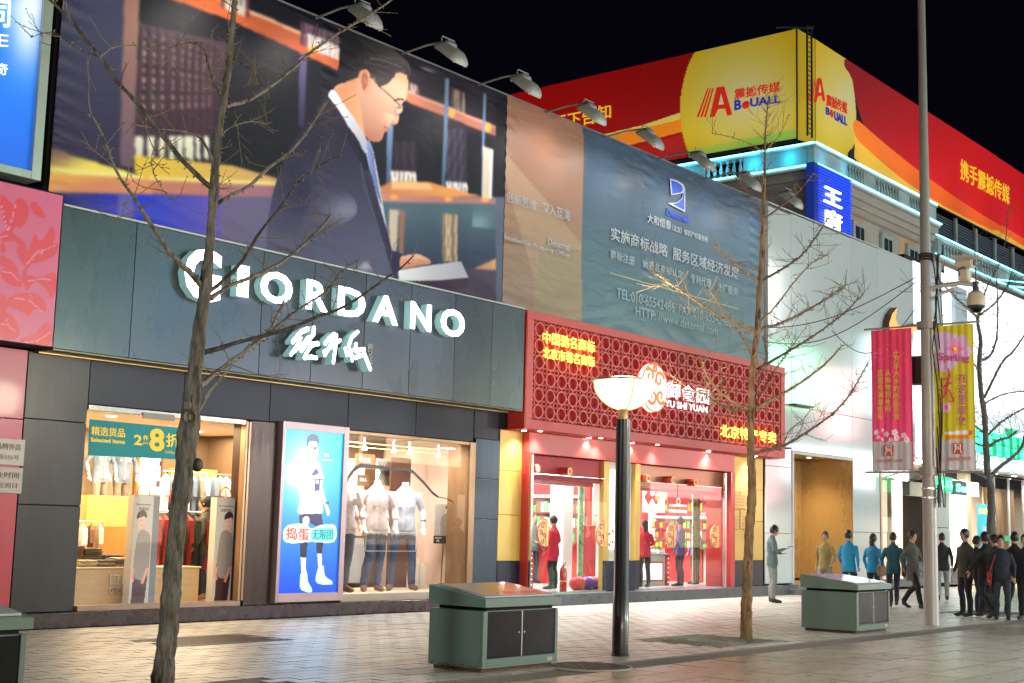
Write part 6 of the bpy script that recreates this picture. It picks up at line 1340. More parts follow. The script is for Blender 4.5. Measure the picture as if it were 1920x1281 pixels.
# golden recessed entrance with steps
m_gr = M('golden_recess', (.62,.40,.17), .28, metal=.45, var=.12, scale=.8, stretch=(3,1,.4), rvar=.08)
B().box(38.115,38.13,WYY+.02,19.4,.12,3.9).make('recess_side', m_gr, wb)
panelrow(wb, 'recess_panel', [34.3,35.6,36.9,38.2,39.6,41.0], [.30,3.86], 19.3, 19.33, m_gr, gap=.016)
B().box(34.25,42.0,WYY+.1,19.4,3.86,3.9).make('recess_ceiling', m_gr, wb); B().bbox(34.20,34.30,WYY-.03,WYY+.3,.12,3.90,.01).make('entrance_frame', M('frame_white', (.6,.6,.58), .3), wb); B().bbox(34.3,38.1,WYY-.02,WYY+.1,3.82,3.895,.008).make('entrance_frame', M('frame_white', (0,0,0)), wb)
B().box(34.3,42.0,WYY+.3,19.3,.0,.24).make('recess_floor', m_gr, wb)
m_gs = M('grey_granite_step', (.16,.18,.19), .4, var=.25, scale=8)
B().bbox(33.6,38.1,17.0,18.0,0,.13,.008).make('step', m_gs, wb); B().bbox(34.0,38.1,17.3,18.2,.132,.26,.008).make('step', m_gs, wb)
for x in (35.2,36.8): B().lathe([(0,0),(.07,0)], (x,18.4,3.85), 14).make('downlight', dl, wb); light('entrance_beam','SPOT',(x,18.4,3.82), WHITE_W, (1,.80,.50), .06, target=(x,18.9,0), angle=130, blend=.8)
# lit shop window
m_wn = M('warm_room_wall', (.85,.72,.55), .6)
B().box(40.05,46.5,20.2,20.25,.1,3.6).make('room_wall', m_wn, wb); B().box(40.05,46.5,WYY+.1,20.2,.05,.1).make('room_floor', m_floor, wb); B().box(40.05,46.5,WYY+.1,20.2,4.2,4.24).make('room_ceiling', m_wn, wb)
B().bbox(40.04,40.14,WYY-.03,WYY+.15,.1,4.2,.008).make('window_frame', M('rose_gold_frame', (.5,.33,.26), .3, metal=.5), wb); B().bbox(40.14,44.0,WYY-.01,WYY+.1,4.12,4.22,.006).make('window_frame', M('rose_gold_frame', (0,0,0)), wb)
B().bbox(40.14,44.0,WYY-.01,WYY+.12,.05,.30,.006).make('window_sill', m_gs, wb); B().box(40.14,44.0,WYY+.03,WYY+.04,.30,4.12).make('glass_pane', gl, wb)
light('window_light','AREA',(42.6,18.8,4.15), WHITE_W*4.5, (1,.84,.60), 4.5, 1.8, target=(42.8,19.2,0))
t = thing('display_rail', 'dark metal clothes rail frame in the lit window', 'clothes rail', (41.4,18.6,.3)); b = B().m(M('dark_steel', (0,0,0)))
for x in (40.7,41.4,42.1,42.8): b.tube([(x,18.6,.10),(x,18.6,1.75)], .018, 6)
b.tube([(40.7,18.6,1.75),(42.8,18.6,1.75)], .018, 6); b.make('frame', None, t)
for k,c_ in enumerate(((.45,.10,.10),(.7,.6,.3),(.3,.4,.3))):
    b = B(); garment(b, 41.0+k*.6, 18.62, 1.70, .45, .9, M('window_garment%d' % k, c_, .8), .5); tag(b.make('garment'), ('red','pale yellow','grey green')[k]+' garment hanging on the dark rail in the lit window', 'garment', 'garments on the dark rail')
# ------------------------------------------------------------------ swoosh shaped emblem
sp_ = [(1676,577),(1666,590),(1661,606),(1661,622),(1668,634),(1684,634),(1740,606),(1770,590),(1738,601),(1706,611),(1688,614),(1677,610),(1672,598)]
pts = [fy(x,y,17.5) for x,y in sp_]; sg = thing('curved_emblem', 'orange curved swoosh emblem with dark edges high on the white wall', 'emblem', (41.3,17.5,pts[4].z))
b = B().m(M('emblem_side', (.10,.04,.02), .4)); k0 = len(b.f); b.prism([(p.x,p.z) for p in pts], (0,17.6,0), (1,0,0), (0,0,1), (0,-1,0), .22); b.m(glow('emblem_orange', (.95,.26,.05), .9)); b.mi[k0+1] = 1; b.make('blade', None, sg)
# ================================================================== GREEN SIGNED STORE AT THE RIGHT
gs = thing('green_sign_store', 'brightly lit white store with green lettering at the right edge', 'building', (50,17.6,0))
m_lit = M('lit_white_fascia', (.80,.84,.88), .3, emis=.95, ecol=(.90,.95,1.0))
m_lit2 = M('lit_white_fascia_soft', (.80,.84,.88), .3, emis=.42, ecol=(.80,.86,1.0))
B().box(42.9,75,WYY+.3,18.8,3.5,11.0).make('wall_core', m_gap, gs)
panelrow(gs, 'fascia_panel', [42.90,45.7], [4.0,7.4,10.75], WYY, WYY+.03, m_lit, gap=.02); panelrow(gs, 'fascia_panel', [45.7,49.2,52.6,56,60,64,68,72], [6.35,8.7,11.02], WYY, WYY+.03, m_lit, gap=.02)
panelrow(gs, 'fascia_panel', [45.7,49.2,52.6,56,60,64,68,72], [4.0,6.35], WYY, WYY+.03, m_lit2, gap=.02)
B().bbox(44.1,44.6,WYY-.30,WYY-.005,3.6,10.9,.01).make('pilaster', M('pilaster_grey', (.40,.44,.46), .4), gs)
B().bbox(46.2,47.3,WYY-.16,WYY-.005,6.3,10.4,.01).make('banner_board', M('pale_blue_board', (.42,.50,.56), .4), gs)
panelrow(gs, 'wall_panel', [44.05,45.75], [.12,1.95,3.55], WYY, WYY+.03, M('grey_white_panel', (.42,.47,.45), .25, var=.05), gap=.02)
B().box(44.05,45.75,WYY+.05,18.6,0,3.6).make('wall_core', m_gap, gs)
B().bbox(45.80,47.15,WYY-.04,WYY+.04,.62,3.62,.01).make('lit_panel', glow('white_light_panel', (1,1,.98), 2.0), gs); B().bbox(45.80,47.15,WYY-.0,WYY+.04,.1,.60,.01).make('panel_base', m_gs, gs)
B().bbox(47.2,47.6,WYY-.05,WYY+.3,.1,3.9,.01).make('door_pillar', M('cream_pillar', (.62,.52,.36), .5), gs)
B().bbox(42.9,75,16.9,WYY,3.95,4.02,.01).make('canopy_slab', M('canopy_white', (.75,.75,.75), .5), gs)
for x in (47.0,49.0,51.0,53.0,55.5): B().lathe([(0,0),(.09,0)], (x,17.2,3.93), 12).make('downlight', dl, gs); light('canopy_beam','SPOT',(x,17.2,3.9), WHITE_W*.8, (1,.92,.80), .06, target=(x,17.5,0), angle=130, blend=.8)
B().box(47.6,75,20.5,20.55,.05,4.0).make('room_wall', m_wn, gs); B().box(47.6,75,WYY,20.5,.0,.05).make('room_floor', m_floor, gs); light('green_store_light','AREA',(51,19.2,3.8), WHITE_W*4, (1,.90,.72), 6, 2, target=(51,19.2,0))
m_cur = M('tan_curtain', (.50,.34,.20), .7, var=.25, scale=3, stretch=(8,1,.2))
b = B().m(m_cur); vs = []; n_ = 60
for k in range(n_+1): x = 50.0+3.2*k/n_; y = 18.0+.06*math.sin(k*1.1)+.03*math.sin(k*2.7); vs += [(x,y,.3),(x,y,3.75)]
b.add(vs, [(2*k,2*k+2,2*k+3,2*k+1) for k in range(n_)]); b.make('curtain', None, gs, smooth=True)
for x in (49.55,50.05,51.6,53.2): B().bbox(x,x+.07,WYY-.02,WYY+.06,.1,3.9,.006).make('door_frame', M('frame_white', (0,0,0)), gs)
B().box(49.6,53.2,WYY+.01,WYY+.02,.1,3.9).make('glass_pane', gl, gs); B().bbox(51.0,53.1,WYY-.01,WYY+.005,1.55,1.75,.002).make('door_sticker', M('green_sticker', (.02,.38,.16), .5, emis=.2, ecol=(.02,.4,.18)), gs)
ps = thing('promo_poster', 'teal promotion poster with yellow heading in the right store window', 'poster', (48.8,17.6,.7)); a, c = fy(1832,945,17.6), fy(1856,1020,17.6)
B().bbox(a.x,c.x+.3,17.585,17.615,c.z-.5,a.z,.004).make('sheet', M('teal_poster', (.03,.35,.45), .5, emis=.35, ecol=(.03,.45,.55)), ps); b = B(); rowtext(b, '半价', a.x+.35,c.x+.2,a.z-1.15,a.z-.75,17.585,.005,.03,M('white_print', (0,0,0))); rowtext(b, '全场新品', a.x+.08,c.x+.2,a.z-.35,a.z-.12,17.585,.005,.03,glow('yellow_heading', (.8,.7,.1), .7)); b.make('lettering', None, ps)
B().bbox(a.x,c.x+.3,17.58,17.583,c.z-.5,c.z-.15,.001).make('picture_strip', M('orange_print', (.7,.3,.03), .5, emis=.3, ecol=(.8,.35,.03)), ps)
ge = glow('green_letter', (.02,.62,.28), 1.5); gsd = glow('green_letter_side', (.01,.30,.14), .7)
sn = thing('shop_sign', 'big green Semir letters on the lit white fascia at the right edge', 'shop sign', (51,17.5,4.6))
for ch, x0, x1 in (('S',44.9,46.6),('e',46.9,48.3),('m',48.6,50.9),('i',51.2,51.7),('r',52.0,53.1)):
    v, f, _ = glyphs(ch, .04); b = B().m(gsd); zt = 5.75 if ch in 'Si' else 5.45; b.add([(x0+p[0]*(x1-x0), 17.30+(.5-p[2])*.28, 4.62+p[1]*(zt-4.62)) for p in v], f); b.mats.append(ge)
    for i_, ff in enumerate(f):
        if all(v[k][2] > .4 for k in ff): b.mi[i_] = 1
    b.make('letter', None, sn)
light('green_glow','AREA',(50,17.1,5.1), 25, (.1,1,.5), 5, 1, target=(50,17.6,4.9))
for lab, x0,y0,x1,y1, s_, bgm, fg in (('small green blade sign with pale characters nearest the pole','1755','893','1786','920','森马',glow('green_box', (.0,.55,.20), 1.0),glow('pale_green_letter',(.3,1,.6),1.2)),('small blade sign reading Semir, dark left and cream right','1790','901','1834','926','Semir',M('dark_green_box', (.03,.10,.07), .4),glow('mint_letter',(.2,1,.8),1.8))):
    a, c = fy(int(x0),int(y0),16.6), fy(int(x1),int(y1),16.6); t = thing('blade_sign', lab, 'sign', ((a.x+c.x)/2,16.6,c.z), 0, 'small hanging shop signs'); B().bbox(a.x,c.x,16.6,16.75,fy(int(x0),int(y1),16.6).z-.02,a.z,.01).make('box', bgm, t)
    if s_ == 'Semir': B().bbox((a.x+c.x)/2+.02,c.x+.05,16.585,16.76,fy(int(x0),int(y1),16.6).z-.03,a.z+.01,.01).make('cream_half', glow('cream_box', (1,.92,.66), .9), t)
    b = B(); rowtext(b, s_, a.x+.06,c.x-.06,fy(int(x0),int(y1),16.6).z+.07,a.z-.09,16.58,.01,.03,fg); b.make('lettering', None, t); B().tube([((a.x+c.x)/2,16.7,a.z),((a.x+c.x)/2,17.4,a.z+.2)], .02, 6).make('arm', M('chrome', (0,0,0)), t)
# ================================================================== FAR CORNER BUILDING WITH ROOF BILLBOARDS
fb = thing('corner_building', 'pale stone corner building with balustrades and cyan neon tubes behind the white store', 'building', (69,34,0))
m_st = M('pale_stone', (.42,.40,.36), .7, var=.12, scale=1.2, bump=.08); m_tan = M('tan_stone', (.55,.38,.22), .7, var=.1, scale=1.5); neon = glow('cyan_neon', (.22,.85,1.0), 2.6)
FX, FYY = 68.5, 34.0
B().box(FX+.3,86.0,FYY+.3,60,0,22.0).make('wall_core', m_st, fb); B().box(86.0,112,FYY+1.0,60,0,19.8).make('wall_core', m_st, fb)
# stone courses of the two visible faces
for k,(za,zb) in enumerate(((8,10.2),(10.2,12.4),(12.4,14.6),(14.6,16.8),(16.8,18.6),(18.6,20.6))):
    for x0 in np.arange(FX+.2,85.9,2.48):
        x1 = min(x0+2.48,85.9); 
        if zb > 14.5 and 2 <= int((x0-FX)/2.48) % 3 + 1 <= 2 and za < 18.5: continue
        B().bbox(x0+.02,x1-.02,FYY+.2,FYY+.32,za+.02,zb-.02,.01).make('stone_block', m_tan if int((x0-FX)/2.48) % 3 == 2 else m_st, fb)
for y0 in np.arange(FYY+.3,52,2.9):
    for (za,zb) in ((14.6,16.8),(16.8,19.0),(19.0,21.2)): B().bbox(FX+.2,FX+.32,y0+.02,y0+2.88,za+.02,zb-.02,.01).make('stone_block', m_tan if int(y0) % 2 else m_st, fb)
# cornices
def band(z0, z1, out, nm_='cornice', x1=86.0, mat=None):
    B().bbox(FX-out,x1,FYY-out,FYY+.4,z0,z1,.03).make(nm_, mat or m_st, fb); B().bbox(FX-out,FX+.4,FYY+.402,60,z0,z1,.03).make(nm_, mat or m_st, fb)
band(21.0,21.4,.25); band(21.42,21.9,.45); band(21.92,22.15,.62); band(23.30,23.48,.45, 'coping')
band(20.62,20.98,.12,'frieze')
# balustrade with openings
m_bal = m_st
def balus(axis, a0, a1, n_, z0=22.2, z1=23.28, off=.2, at_=None):
    for i in range(n_):
        q = a0+(a1-a0)*(i+.5)/n_
        prof = [(.05,0),(.11,.06),(.06,.16),(.12,.42),(.10,.62),(.05,.86),(.10,.98),(.10,1.08)]
        c_ = (q, FYY-off, z0) if axis == 'x' else (FX-off, q, z0)
        B().lathe(prof, c_, 8).make('baluster', m_bal, fb)
def pier(axis, a0, a1, off=.3, z0=22.16, z1=23.29):
    if axis == 'x': B().bbox(a0,a1,FYY-off,FYY+.1,z0,z1,.02).make('balustrade_pier', m_bal, fb)
    else: B().bbox(FX-off,FX+.1,a0,a1,z0,z1,.02).make('balustrade_pier', m_bal, fb)
pier('x',FX-.3,FX+1.2,.302); balus('x',FX+3.9,FX+6.3,6); pier('x',FX+1.2,FX+3.9); pier('x',FX+6.3,FX+7.9); balus('x',FX+7.9,FX+11.4,8); pier('x',FX+11.4,FX+13.0); balus('x',FX+13.0,FX+15.3,5); pier('x',FX+15.3,86.0)
pier('y',FYY+.12,FYY+4.2); balus('y',FYY+4.2,FYY+6.8,6); pier('y',FYY+6.8,FYY+11); 
# windows in the upper storey
m_wg = M('dark_window_glass', (.03,.05,.05), .1, coat=.5); m_wf = M('pale_blue_trim', (.38,.45,.46), .5)
for x0 in (73.9,78.0,82.0):
    t = B().bbox(x0,x0+1.7,FYY-.02,FYY+.19,16.2,20.2,.02).make('window', m_wf, fb)
    g_ = B().bbox(x0+.28,x0+1.42,FYY-.05,FYY-.022,16.4,19.9,.01).make('window_glass', m_wg, t); B().bbox(x0+.82,x0+.88,FYY-.065,FYY-.051,16.4,19.9,.004).make('mullion', m_wf, t)
# neon tubes along cornice edges
def neonrun(z, out, xs_, ys_):
    for (a,b__) in xs_: B().tube([(a,FYY-out-.06,z),(b__,FYY-out-.06,z)], .055, 6).make('neon_tube', neon, fb)
    for (a,b__) in ys_: B().tube([(FX-out-.06,a,z),(FX-out-.06,b__,z)], .055, 6).make('neon_tube', neon, fb)
seg = lambda a,b__,n_: [(a+(b__-a)*i/n_+.03, a+(b__-a)*(i+1)/n_-.03) for i in range(n_)]
neonrun(23.44,.45, seg(FX-.45,85.7,6), seg(FYY-.45,43.5,5)); neonrun(22.14,.62, seg(FX-.6,86.0,6), seg(FYY-.6,43.0,4))
for y in (35.2,37.5,39.8,42.1): light('neon_spill','POINT',(FX-.75,y,22.75), 42, (.015,.50,.85), .3)
for x in (69.2,72,): light('neon_spill','POINT',(x,FYY-.8,22.75), 15, (.015,.50,.85), .3)
for x in (77,81,85): light('neon_spill','POINT',(x,FYY-1.0,22.6), 5, (.2,.75,1), .3)
# lower wing with slatted screen and steel frames
for (z0,z1,o_) in ((19.9,20.1,.3),(21.2,21.42,.3)): B().bbox(86.02,112,FYY-o_,FYY+1.0,z0,z1,.03).make('cornice', m_st, fb)
for i in range(3):
    x0 = 88.0+i*6.5; 
    for k in range(5): B().lathe([(.05,0),(.11,.06),(.06,.16),(.12,.42),(.10,.62),(.05,.86),(.10,1.05)], (x0+k*.55,FYY-.05,20.12), 8).make('baluster', m_bal, fb)
    B().bbox(x0+2.9,x0+5.9,FYY-.2,FYY+.3,20.11,21.19,.02).make('balustrade_pier', m_bal, fb)
B().bbox(85.75,86.35,FYY-.5,FYY+.6,20.1,21.19,.02).make('balustrade_pier', m_wf, fb)
for (z,o_) in ((21.46,.40),(20.16,.36)):
    for (a,b__) in seg(85.6,110,8): B().tube([(a,FYY-o_,z),(b__,FYY-o_,z)], .055, 6).make('neon_tube', neon, fb)
for x in (88,94,100): light('neon_spill','POINT',(x,FYY-.7,20.8), 6, (.15,.75,1), .3)
slat = B().m(M('steel_slat', (.16,.20,.26), .5, metal=.3)).bbox(-13,13,-.05,.05,-.045,.045,.01).mesh('slat')
for k in range(11): inst('slat', slat, fb, (99.2,FYY+.9,21.75+k*.19))
B().box(86.3,112,FYY+1.5,FYY+1.6,21.5,24.0).make('screen_back', m_gap, fb)
for k in range(6): B().bbox(88+k*3.9,88.35+k*3.9,FYY+.6,FYY+.8,21.6,23.9,.02).make('screen_post', M('post_grey', (.35,.37,.4), .5), fb)
for k in range(4): 
    b = B().m(neon); x0 = 96+k*3.2; b.tube([(x0,FYY-.4,20.1),(x0+2.2,FYY-2.6,19.9)], .05, 6); b.make('neon_tube', None, fb)
# ------------------------------------------------------------------ roof billboards
rbd = thing('roof_billboard', 'huge red and yellow billboard wrapping the far roof corner, with the ABOUALL logo', 'billboard', (69,34,23.7))
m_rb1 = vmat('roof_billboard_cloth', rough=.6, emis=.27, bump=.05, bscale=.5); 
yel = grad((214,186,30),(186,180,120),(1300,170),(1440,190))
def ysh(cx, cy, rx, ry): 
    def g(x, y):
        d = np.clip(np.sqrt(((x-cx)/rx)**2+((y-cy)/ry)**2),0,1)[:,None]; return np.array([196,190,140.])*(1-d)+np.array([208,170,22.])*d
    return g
def redg(x, y):
    t_ = np.clip((x-950)/350,0,1)[:,None]; return np.array([178,14,10.])*(1-t_)+np.array([140,10,12.])*t_
L = [(None, redg), (curve([(1040,262),(1100,258),(1200,236),(1282,210),(1282,226),(1200,262),(1130,285),(1060,300)],3), (214,190,90)), ([(1120,262),(1284,222),(1284,246),(1150,280)], (232,130,20)), ([(1060,300),(1150,290),(1284,250),(1290,330),(1060,330)], (170,20,14)),
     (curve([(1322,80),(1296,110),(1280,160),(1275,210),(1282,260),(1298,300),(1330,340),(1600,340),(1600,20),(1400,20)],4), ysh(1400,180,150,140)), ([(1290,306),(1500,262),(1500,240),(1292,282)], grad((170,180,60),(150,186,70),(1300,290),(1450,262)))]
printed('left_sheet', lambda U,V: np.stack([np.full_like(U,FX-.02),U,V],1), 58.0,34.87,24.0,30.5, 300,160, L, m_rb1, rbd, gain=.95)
L = [(None, ysh(1590,180,110,130)), (curve([(1588,112),(1598,150),(1605,210),(1602,270),(1590,302),(1640,420),(2600,900),(2600,200),(1700,100)],4), (14,10,18)),
     (curve([(1588,110),(1700,172),(1800,240),(1930,335),(2500,700),(2500,900),(1920,512),(1840,470),(1760,420),(1700,362),(1640,282),(1608,200),(1598,150)],4), grad((140,20,28),(206,16,26),(1600,160),(1760,330))),
     ([(1603,222),(1640,262),(1700,308),(1800,382),(1920,456),(2400,760),(2400,830),(1920,520),(1800,444),(1700,388),(1640,338),(1602,296)], grad((232,180,60),(226,170,70),(1600,260),(1900,460))),
     (curve([(1604,224),(1650,262),(1720,318),(1800,376),(1880,426),(1920,448),(2400,750),(2400,775),(1920,462),(1860,432),(1780,392),(1700,342),(1640,292),(1604,256)],3), grad((238,120,36),(228,90,30),(1600,240),(1800,390)))]
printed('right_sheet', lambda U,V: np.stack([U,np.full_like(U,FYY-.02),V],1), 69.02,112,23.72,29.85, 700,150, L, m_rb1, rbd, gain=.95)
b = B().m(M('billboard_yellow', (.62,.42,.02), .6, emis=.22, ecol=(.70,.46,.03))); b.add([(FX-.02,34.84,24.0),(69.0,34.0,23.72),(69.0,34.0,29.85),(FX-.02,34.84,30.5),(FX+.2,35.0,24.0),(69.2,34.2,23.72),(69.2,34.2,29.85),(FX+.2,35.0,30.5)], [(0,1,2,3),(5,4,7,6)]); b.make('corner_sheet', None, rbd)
B().box(69.3,112,FYY+.1,FYY+.3,23.8,29.8).make('backing', m_gap, rbd); B().box(FX+.1,FX+.3,35.3,58,24.1,30.4).make('backing', m_gap, rbd)
b = B().m(M('black_rope', (.01,.01,.01), .8)); b.tube([(FX-.06,34.86,23.6),(FX-.06,34.86,30.5)], .05, 6); b.make('seam', None, rbd)
b = B().m(m_gap); b.tube([(FX-.05,34.9,23.85),(FX-.05,58,23.85)], .12, 6); b.make('bottom_bar', None, rbd)
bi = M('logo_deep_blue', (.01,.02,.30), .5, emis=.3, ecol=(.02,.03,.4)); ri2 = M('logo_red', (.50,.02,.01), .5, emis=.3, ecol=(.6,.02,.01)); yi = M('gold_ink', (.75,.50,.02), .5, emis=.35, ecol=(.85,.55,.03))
def ft(face, s_, tl, tr, br, bl, mat, bold=.02, nm_='lettering'):
    F = (lambda p: tuple(fx(p[0],p[1],FX-.05))) if face == 'L' else (lambda p: tuple(fy(p[0],p[1],FYY-.05)))
    b = B(); text(b, s_, F(tl), F(tr), F(br), F(bl), .03, bold, mat); b.make(nm_, None, rbd)
zt = lambda x, y: (1280+x/2.98, y/2.98)
ft('L','震撼传媒', zt(290,500),zt(545,455),zt(545,512),zt(290,560), ri2, .03); ft('R','震撼传媒', zt(803,525),zt(918,575),zt(918,640),zt(803,590), ri2, .03)
def logo(F, ox, oy, sx, sy, sk):
    # slanted triple bar and letter A, then the word
    g = lambda x, y: (ox+x*sx, oy+y*sy+x*sk)
    b = B().m(ri2)
    for k in range(3):
        P = [F(*g(*p)) for p in ((.0+k*.10,1.0),(.06+k*.10,1.0),(.34+k*.07,0.05-.0*k),(.30+k*.07,0.06))]; n_ = (P[1]-P[0]).cross(P[2]-P[1]).normalized(); b.add([tuple(p+n_*.03) for p in P], [(0,1,2,3)])
    P = [F(*g(*p)) for p in ((.36,1.0),(.56,0.02),(.78,-.0),(1.0,.92),(.86,.96),(.80,.72),(.60,.74),(.50,1.0))]; Q = [F(*g(*p)) for p in ((.62,.60),(.69,.22),(.77,.58))]
    n_ = (P[2]-P[0]).cross(P[3]-P[0]).normalized(); n_ = n_ if n_.dot(Vector((0,0,1.6))-P[0]) > 0 else -n_
    b.add([tuple(p+n_*.03) for p in P], [(0,1,2,3,4,5,6,7)]); b.make('emblem', None, rbd)
    b = B().m(m_rb2y); b.add([tuple(p+n_*.045) for p in Q], [(0,1,2)]); b.make('emblem_gap', None, rbd)
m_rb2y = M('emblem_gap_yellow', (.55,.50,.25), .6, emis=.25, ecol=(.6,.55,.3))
x0,y0 = zt(80,655); x1,y1 = zt(278,620); logo(lambda x,y: fx(x,y,FX-.03), x0, zt(0,480)[1]+2, x1-x0, 57, -.16)
x0,y0 = zt(692,560); x1,y1 = zt(795,628); logo(lambda x,y: fy(x,y,FYY-.03), x0, zt(0,430)[1]+2, x1-x0, 46, .42)
ft('L','B', zt(290,562),zt(328,556),zt(328,612),zt(290,618), bi, .05); ft('L','UALL', zt(378,550),zt(547,532),zt(547,575),zt(378,600), bi, .05)
ft('R','B', zt(800,598),zt(820,606),zt(820,648),zt(800,640), bi, .05); ft('R','UALL', zt(846,620),zt(917,655),zt(917,705),zt(846,670), bi, .05)
c1 = fx(*zt(353,587),FX-.05); c2 = fy(*zt(833,636),FYY-.05)
B().m(ri2).ball(tuple(c1), (.05,.26,.24), 16, 10).make('red_ball', None, rbd); B().m(ri2).ball(tuple(c2), (.20,.05,.24), 16, 10).make('red_ball', None, rbd)
z2 = lambda x, y: (640+x/2.98, y/2.98)
ft('L','知', z2(1430,592),z2(1507,582),z2(1507,662),z2(1430,668), yi, .02); ft('L','天下告', z2(1185,648),z2(1420,600),z2(1420,690),z2(1185,728), yi, .02); ft('L','让', z2(1105,650),z2(1165,648),z2(1165,715),z2(1105,720), yi, .02)
zs = lambda x, y: (1640+x/4.004, 200+y/4.004)
ft('R','携手震撼传媒', zs(643,388),zs(1012,600),zs(1012,740),zs(643,545), yi, .02)
# lattice mast at the corner
ms_ = thing('lattice_mast', 'thin dark lattice mast at the corner of the roof billboard', 'mast', (69.2,33.5,23.4)); b = B().m(M('mast_black', (.015,.018,.02), .6))
mx_, my_ = fy(1514,270,33.4).x, 33.4; MT = fy(1517,50,33.4).z
for dx_ in (0,.55): b.tube([(mx_+dx_,my_,23.5),(mx_+dx_,my_,MT)], .06, 5)
for k in range(22): z = 23.7+k*(MT-23.8)/22; b.tube([(mx_,my_,z),(mx_+.55,my_,z)], .03, 4)
b.make('ladder', None, ms_); b = B().m(M('mast_black', (0,0,0)))
for k in range(5): b.tube([(mx_-1.2+k*.4,33.4,MT-.5+.05*k),(mx_-.8+k*.4,33.6,MT)], .04, 4)
b.tube([(mx_-1.5,33.6,MT-.6),(mx_+.6,33.3,MT)], .05, 4); b.tube([(mx_-1.4,34.6,MT-.3),(mx_+.6,33.3,MT+.1)], .05, 4); b.make('top_frame', None, ms_)
# blue vertical sign
vs_ = thing('vertical_neon_sign', 'blue louvred vertical sign with white characters on the corner building', 'sign', (71,33.4,17)); YV = 33.2
a, c = fy(1530,330,YV), fy(1597,326,YV); x0, x1 = a.x, c.x; zt_ = 22.15
B().box(x0,x1,YV+.12,YV+.6,15.5,zt_).make('box', M('sign_navy', (.01,.015,.08), .4, emis=.25, ecol=(.02,.06,.5)), vs_)
lv = B().m(glow('blue_louvre', (.015,.06,.80), .8)).box(-(x1-x0)/2+.3,(x1-x0)/2-.05,-.03,.03,-.035,.035).mesh('louvre')
for k in range(40): inst('louvre', lv, vs_, ((x0+x1)/2+.1,YV+.05,15.6+k*.165))
P = lambda u,z: (u,YV-.05,z)
for ch, (yt, yb) in (('王',(348,378)),('府',(388,424))):
    A = fy(1543,yt,YV); D_ = fy(1543,yb,YV); Bq = fy(1575,yt,YV); b = B(); text(b, ch, (A.x,YV-.02,A.z),(Bq.x,YV-.02,A.z),(Bq.x,YV-.02,D_.z),(A.x,YV-.02,D_.z), .12, .05, glow('white_neon',(1,1,1),1.2)); b.make('lettering', None, vs_)
light('blue_glow','AREA',((x0+x1)/2,YV-.3,19), 60, (.15,.3,1), 2.2, 5, target=((x0+x1)/2,YV-10,19))
for y in (36,40,44,48,53): light('roof_flood','SPOT',(FX-3.5,y,24.0), 260*FAR_W, (1,.95,.85), .4, target=(FX,y,27.5), angle=120, blend=.9)
for x in (71,76,81,87,94,102): light('roof_flood','SPOT',(x,FYY-3.5,23.8), 230*FAR_W, (1,.93,.85), .4, target=(x,FYY,27), angle=120, blend=.9)
for x in (74,80,90): light('wall_flood','SPOT',(x,FYY-5,12), 900*FAR_W, (1,.93,.80), .5, target=(x,FYY,18.5), angle=110, blend=.9)
light('wall_flood','SPOT',(FX-6,38,13), 400*FAR_W, (1,.75,.55), .5, target=(FX,38,20.5), angle=100, blend=.9)
# ================================================================== STREET FURNITURE
m_pole = M('black_lamp_pole', (.012,.012,.014), .35, var=.3, scale=8, coat=.3); m_bowl = M('opal_bowl', (1,.9,.7), .3, emis=2.3, ecol=(1,.70,.27))
def make_lamp():
    t = thing('street_lamp', '', 'street lamp', (0,0,0), 0, 'bowl street lamps along the pavement')
    B().m(m_pole).lathe([(.0,0),(.118,0),(.118,.02),(.106,.03),(.106,.75),(.099,.76),(.095,3.04),(.0,3.05)], (0,0,0), 28).make('pole', None, t, smooth=True, local=True)
    B().m(M('brass_neck', (.55,.40,.18), .4, metal=.5)).lathe([(.055,3.05),(.055,3.16),(.07,3.18),(.07,3.20)], (0,0,0), 24).make('neck', None, t, smooth=True, local=True)
    pr = [(.02,3.165)]+[(.405*math.sin(math.pi/2*k/14), 3.535-.365*math.cos(math.pi/2*k/14)) for k in range(1,15)]
    B().m(m_bowl).lathe(pr+[(.405,3.545),(.02,3.55)], (0,0,0), 48).make('bowl', None, t, smooth=True, local=True)
    B().m(M('lamp_rim_grey', (.42,.38,.33), .35, metal=.6)).lathe([(.407,3.535),(.430,3.537),(.430,3.565),(.15,3.60),(0,3.61)], (0,0,0), 48).make('cap', None, t, smooth=True, local=True)
    b = B().m(M('lamp_strap', (.70,.55,.32), .4, metal=.6))
    for k in range(4):
        a_ = math.pi/2*k+.9; pts = [(.415*math.sin(math.pi/2*j/10)*math.cos(a_), .415*math.sin(math.pi/2*j/10)*math.sin(a_), 3.535-.375*math.cos(math.pi/2*j/10)) for j in range(1,11)]; b.tube(pts, .008, 6)
    b.make('strap', None, t, smooth=True, local=True)
    return t
l0 = make_lamp()
for i,(x,y,lab) in enumerate(((14.8,10.06,'lit bowl lamp on a thick black pole before the red shop'),(-1.5,10.06,'unseen bowl lamp added for light, out to the left'),(5.6,-2.8,'unseen bowl lamp added for light, near post of the opposite row'),(19.5,-2.8,'unseen bowl lamp added for light, middle post of the opposite row'),(33.5,-2.8,'unseen bowl lamp added for light, third post of the opposite row'),(48.0,-2.8,'unseen bowl lamp added for light, far post of the opposite row'))):  # only the first lamp is in view; the rest are added to light the street
    o = l0 if i == 0 else copy_tree(l0); o.location = (x,y,0); o['label'] = lab
    light('bowl_light','POINT',(x,y,3.95 if i else 3.9), LAMP_W*(.30,.8,.8,1.0,1.45,1.3)[i], ((1,.82,.60),(.88,1,.94),(1,.90,.80),(1,.92,.82),(.92,.97,1),(.92,.97,1))[i], .35)
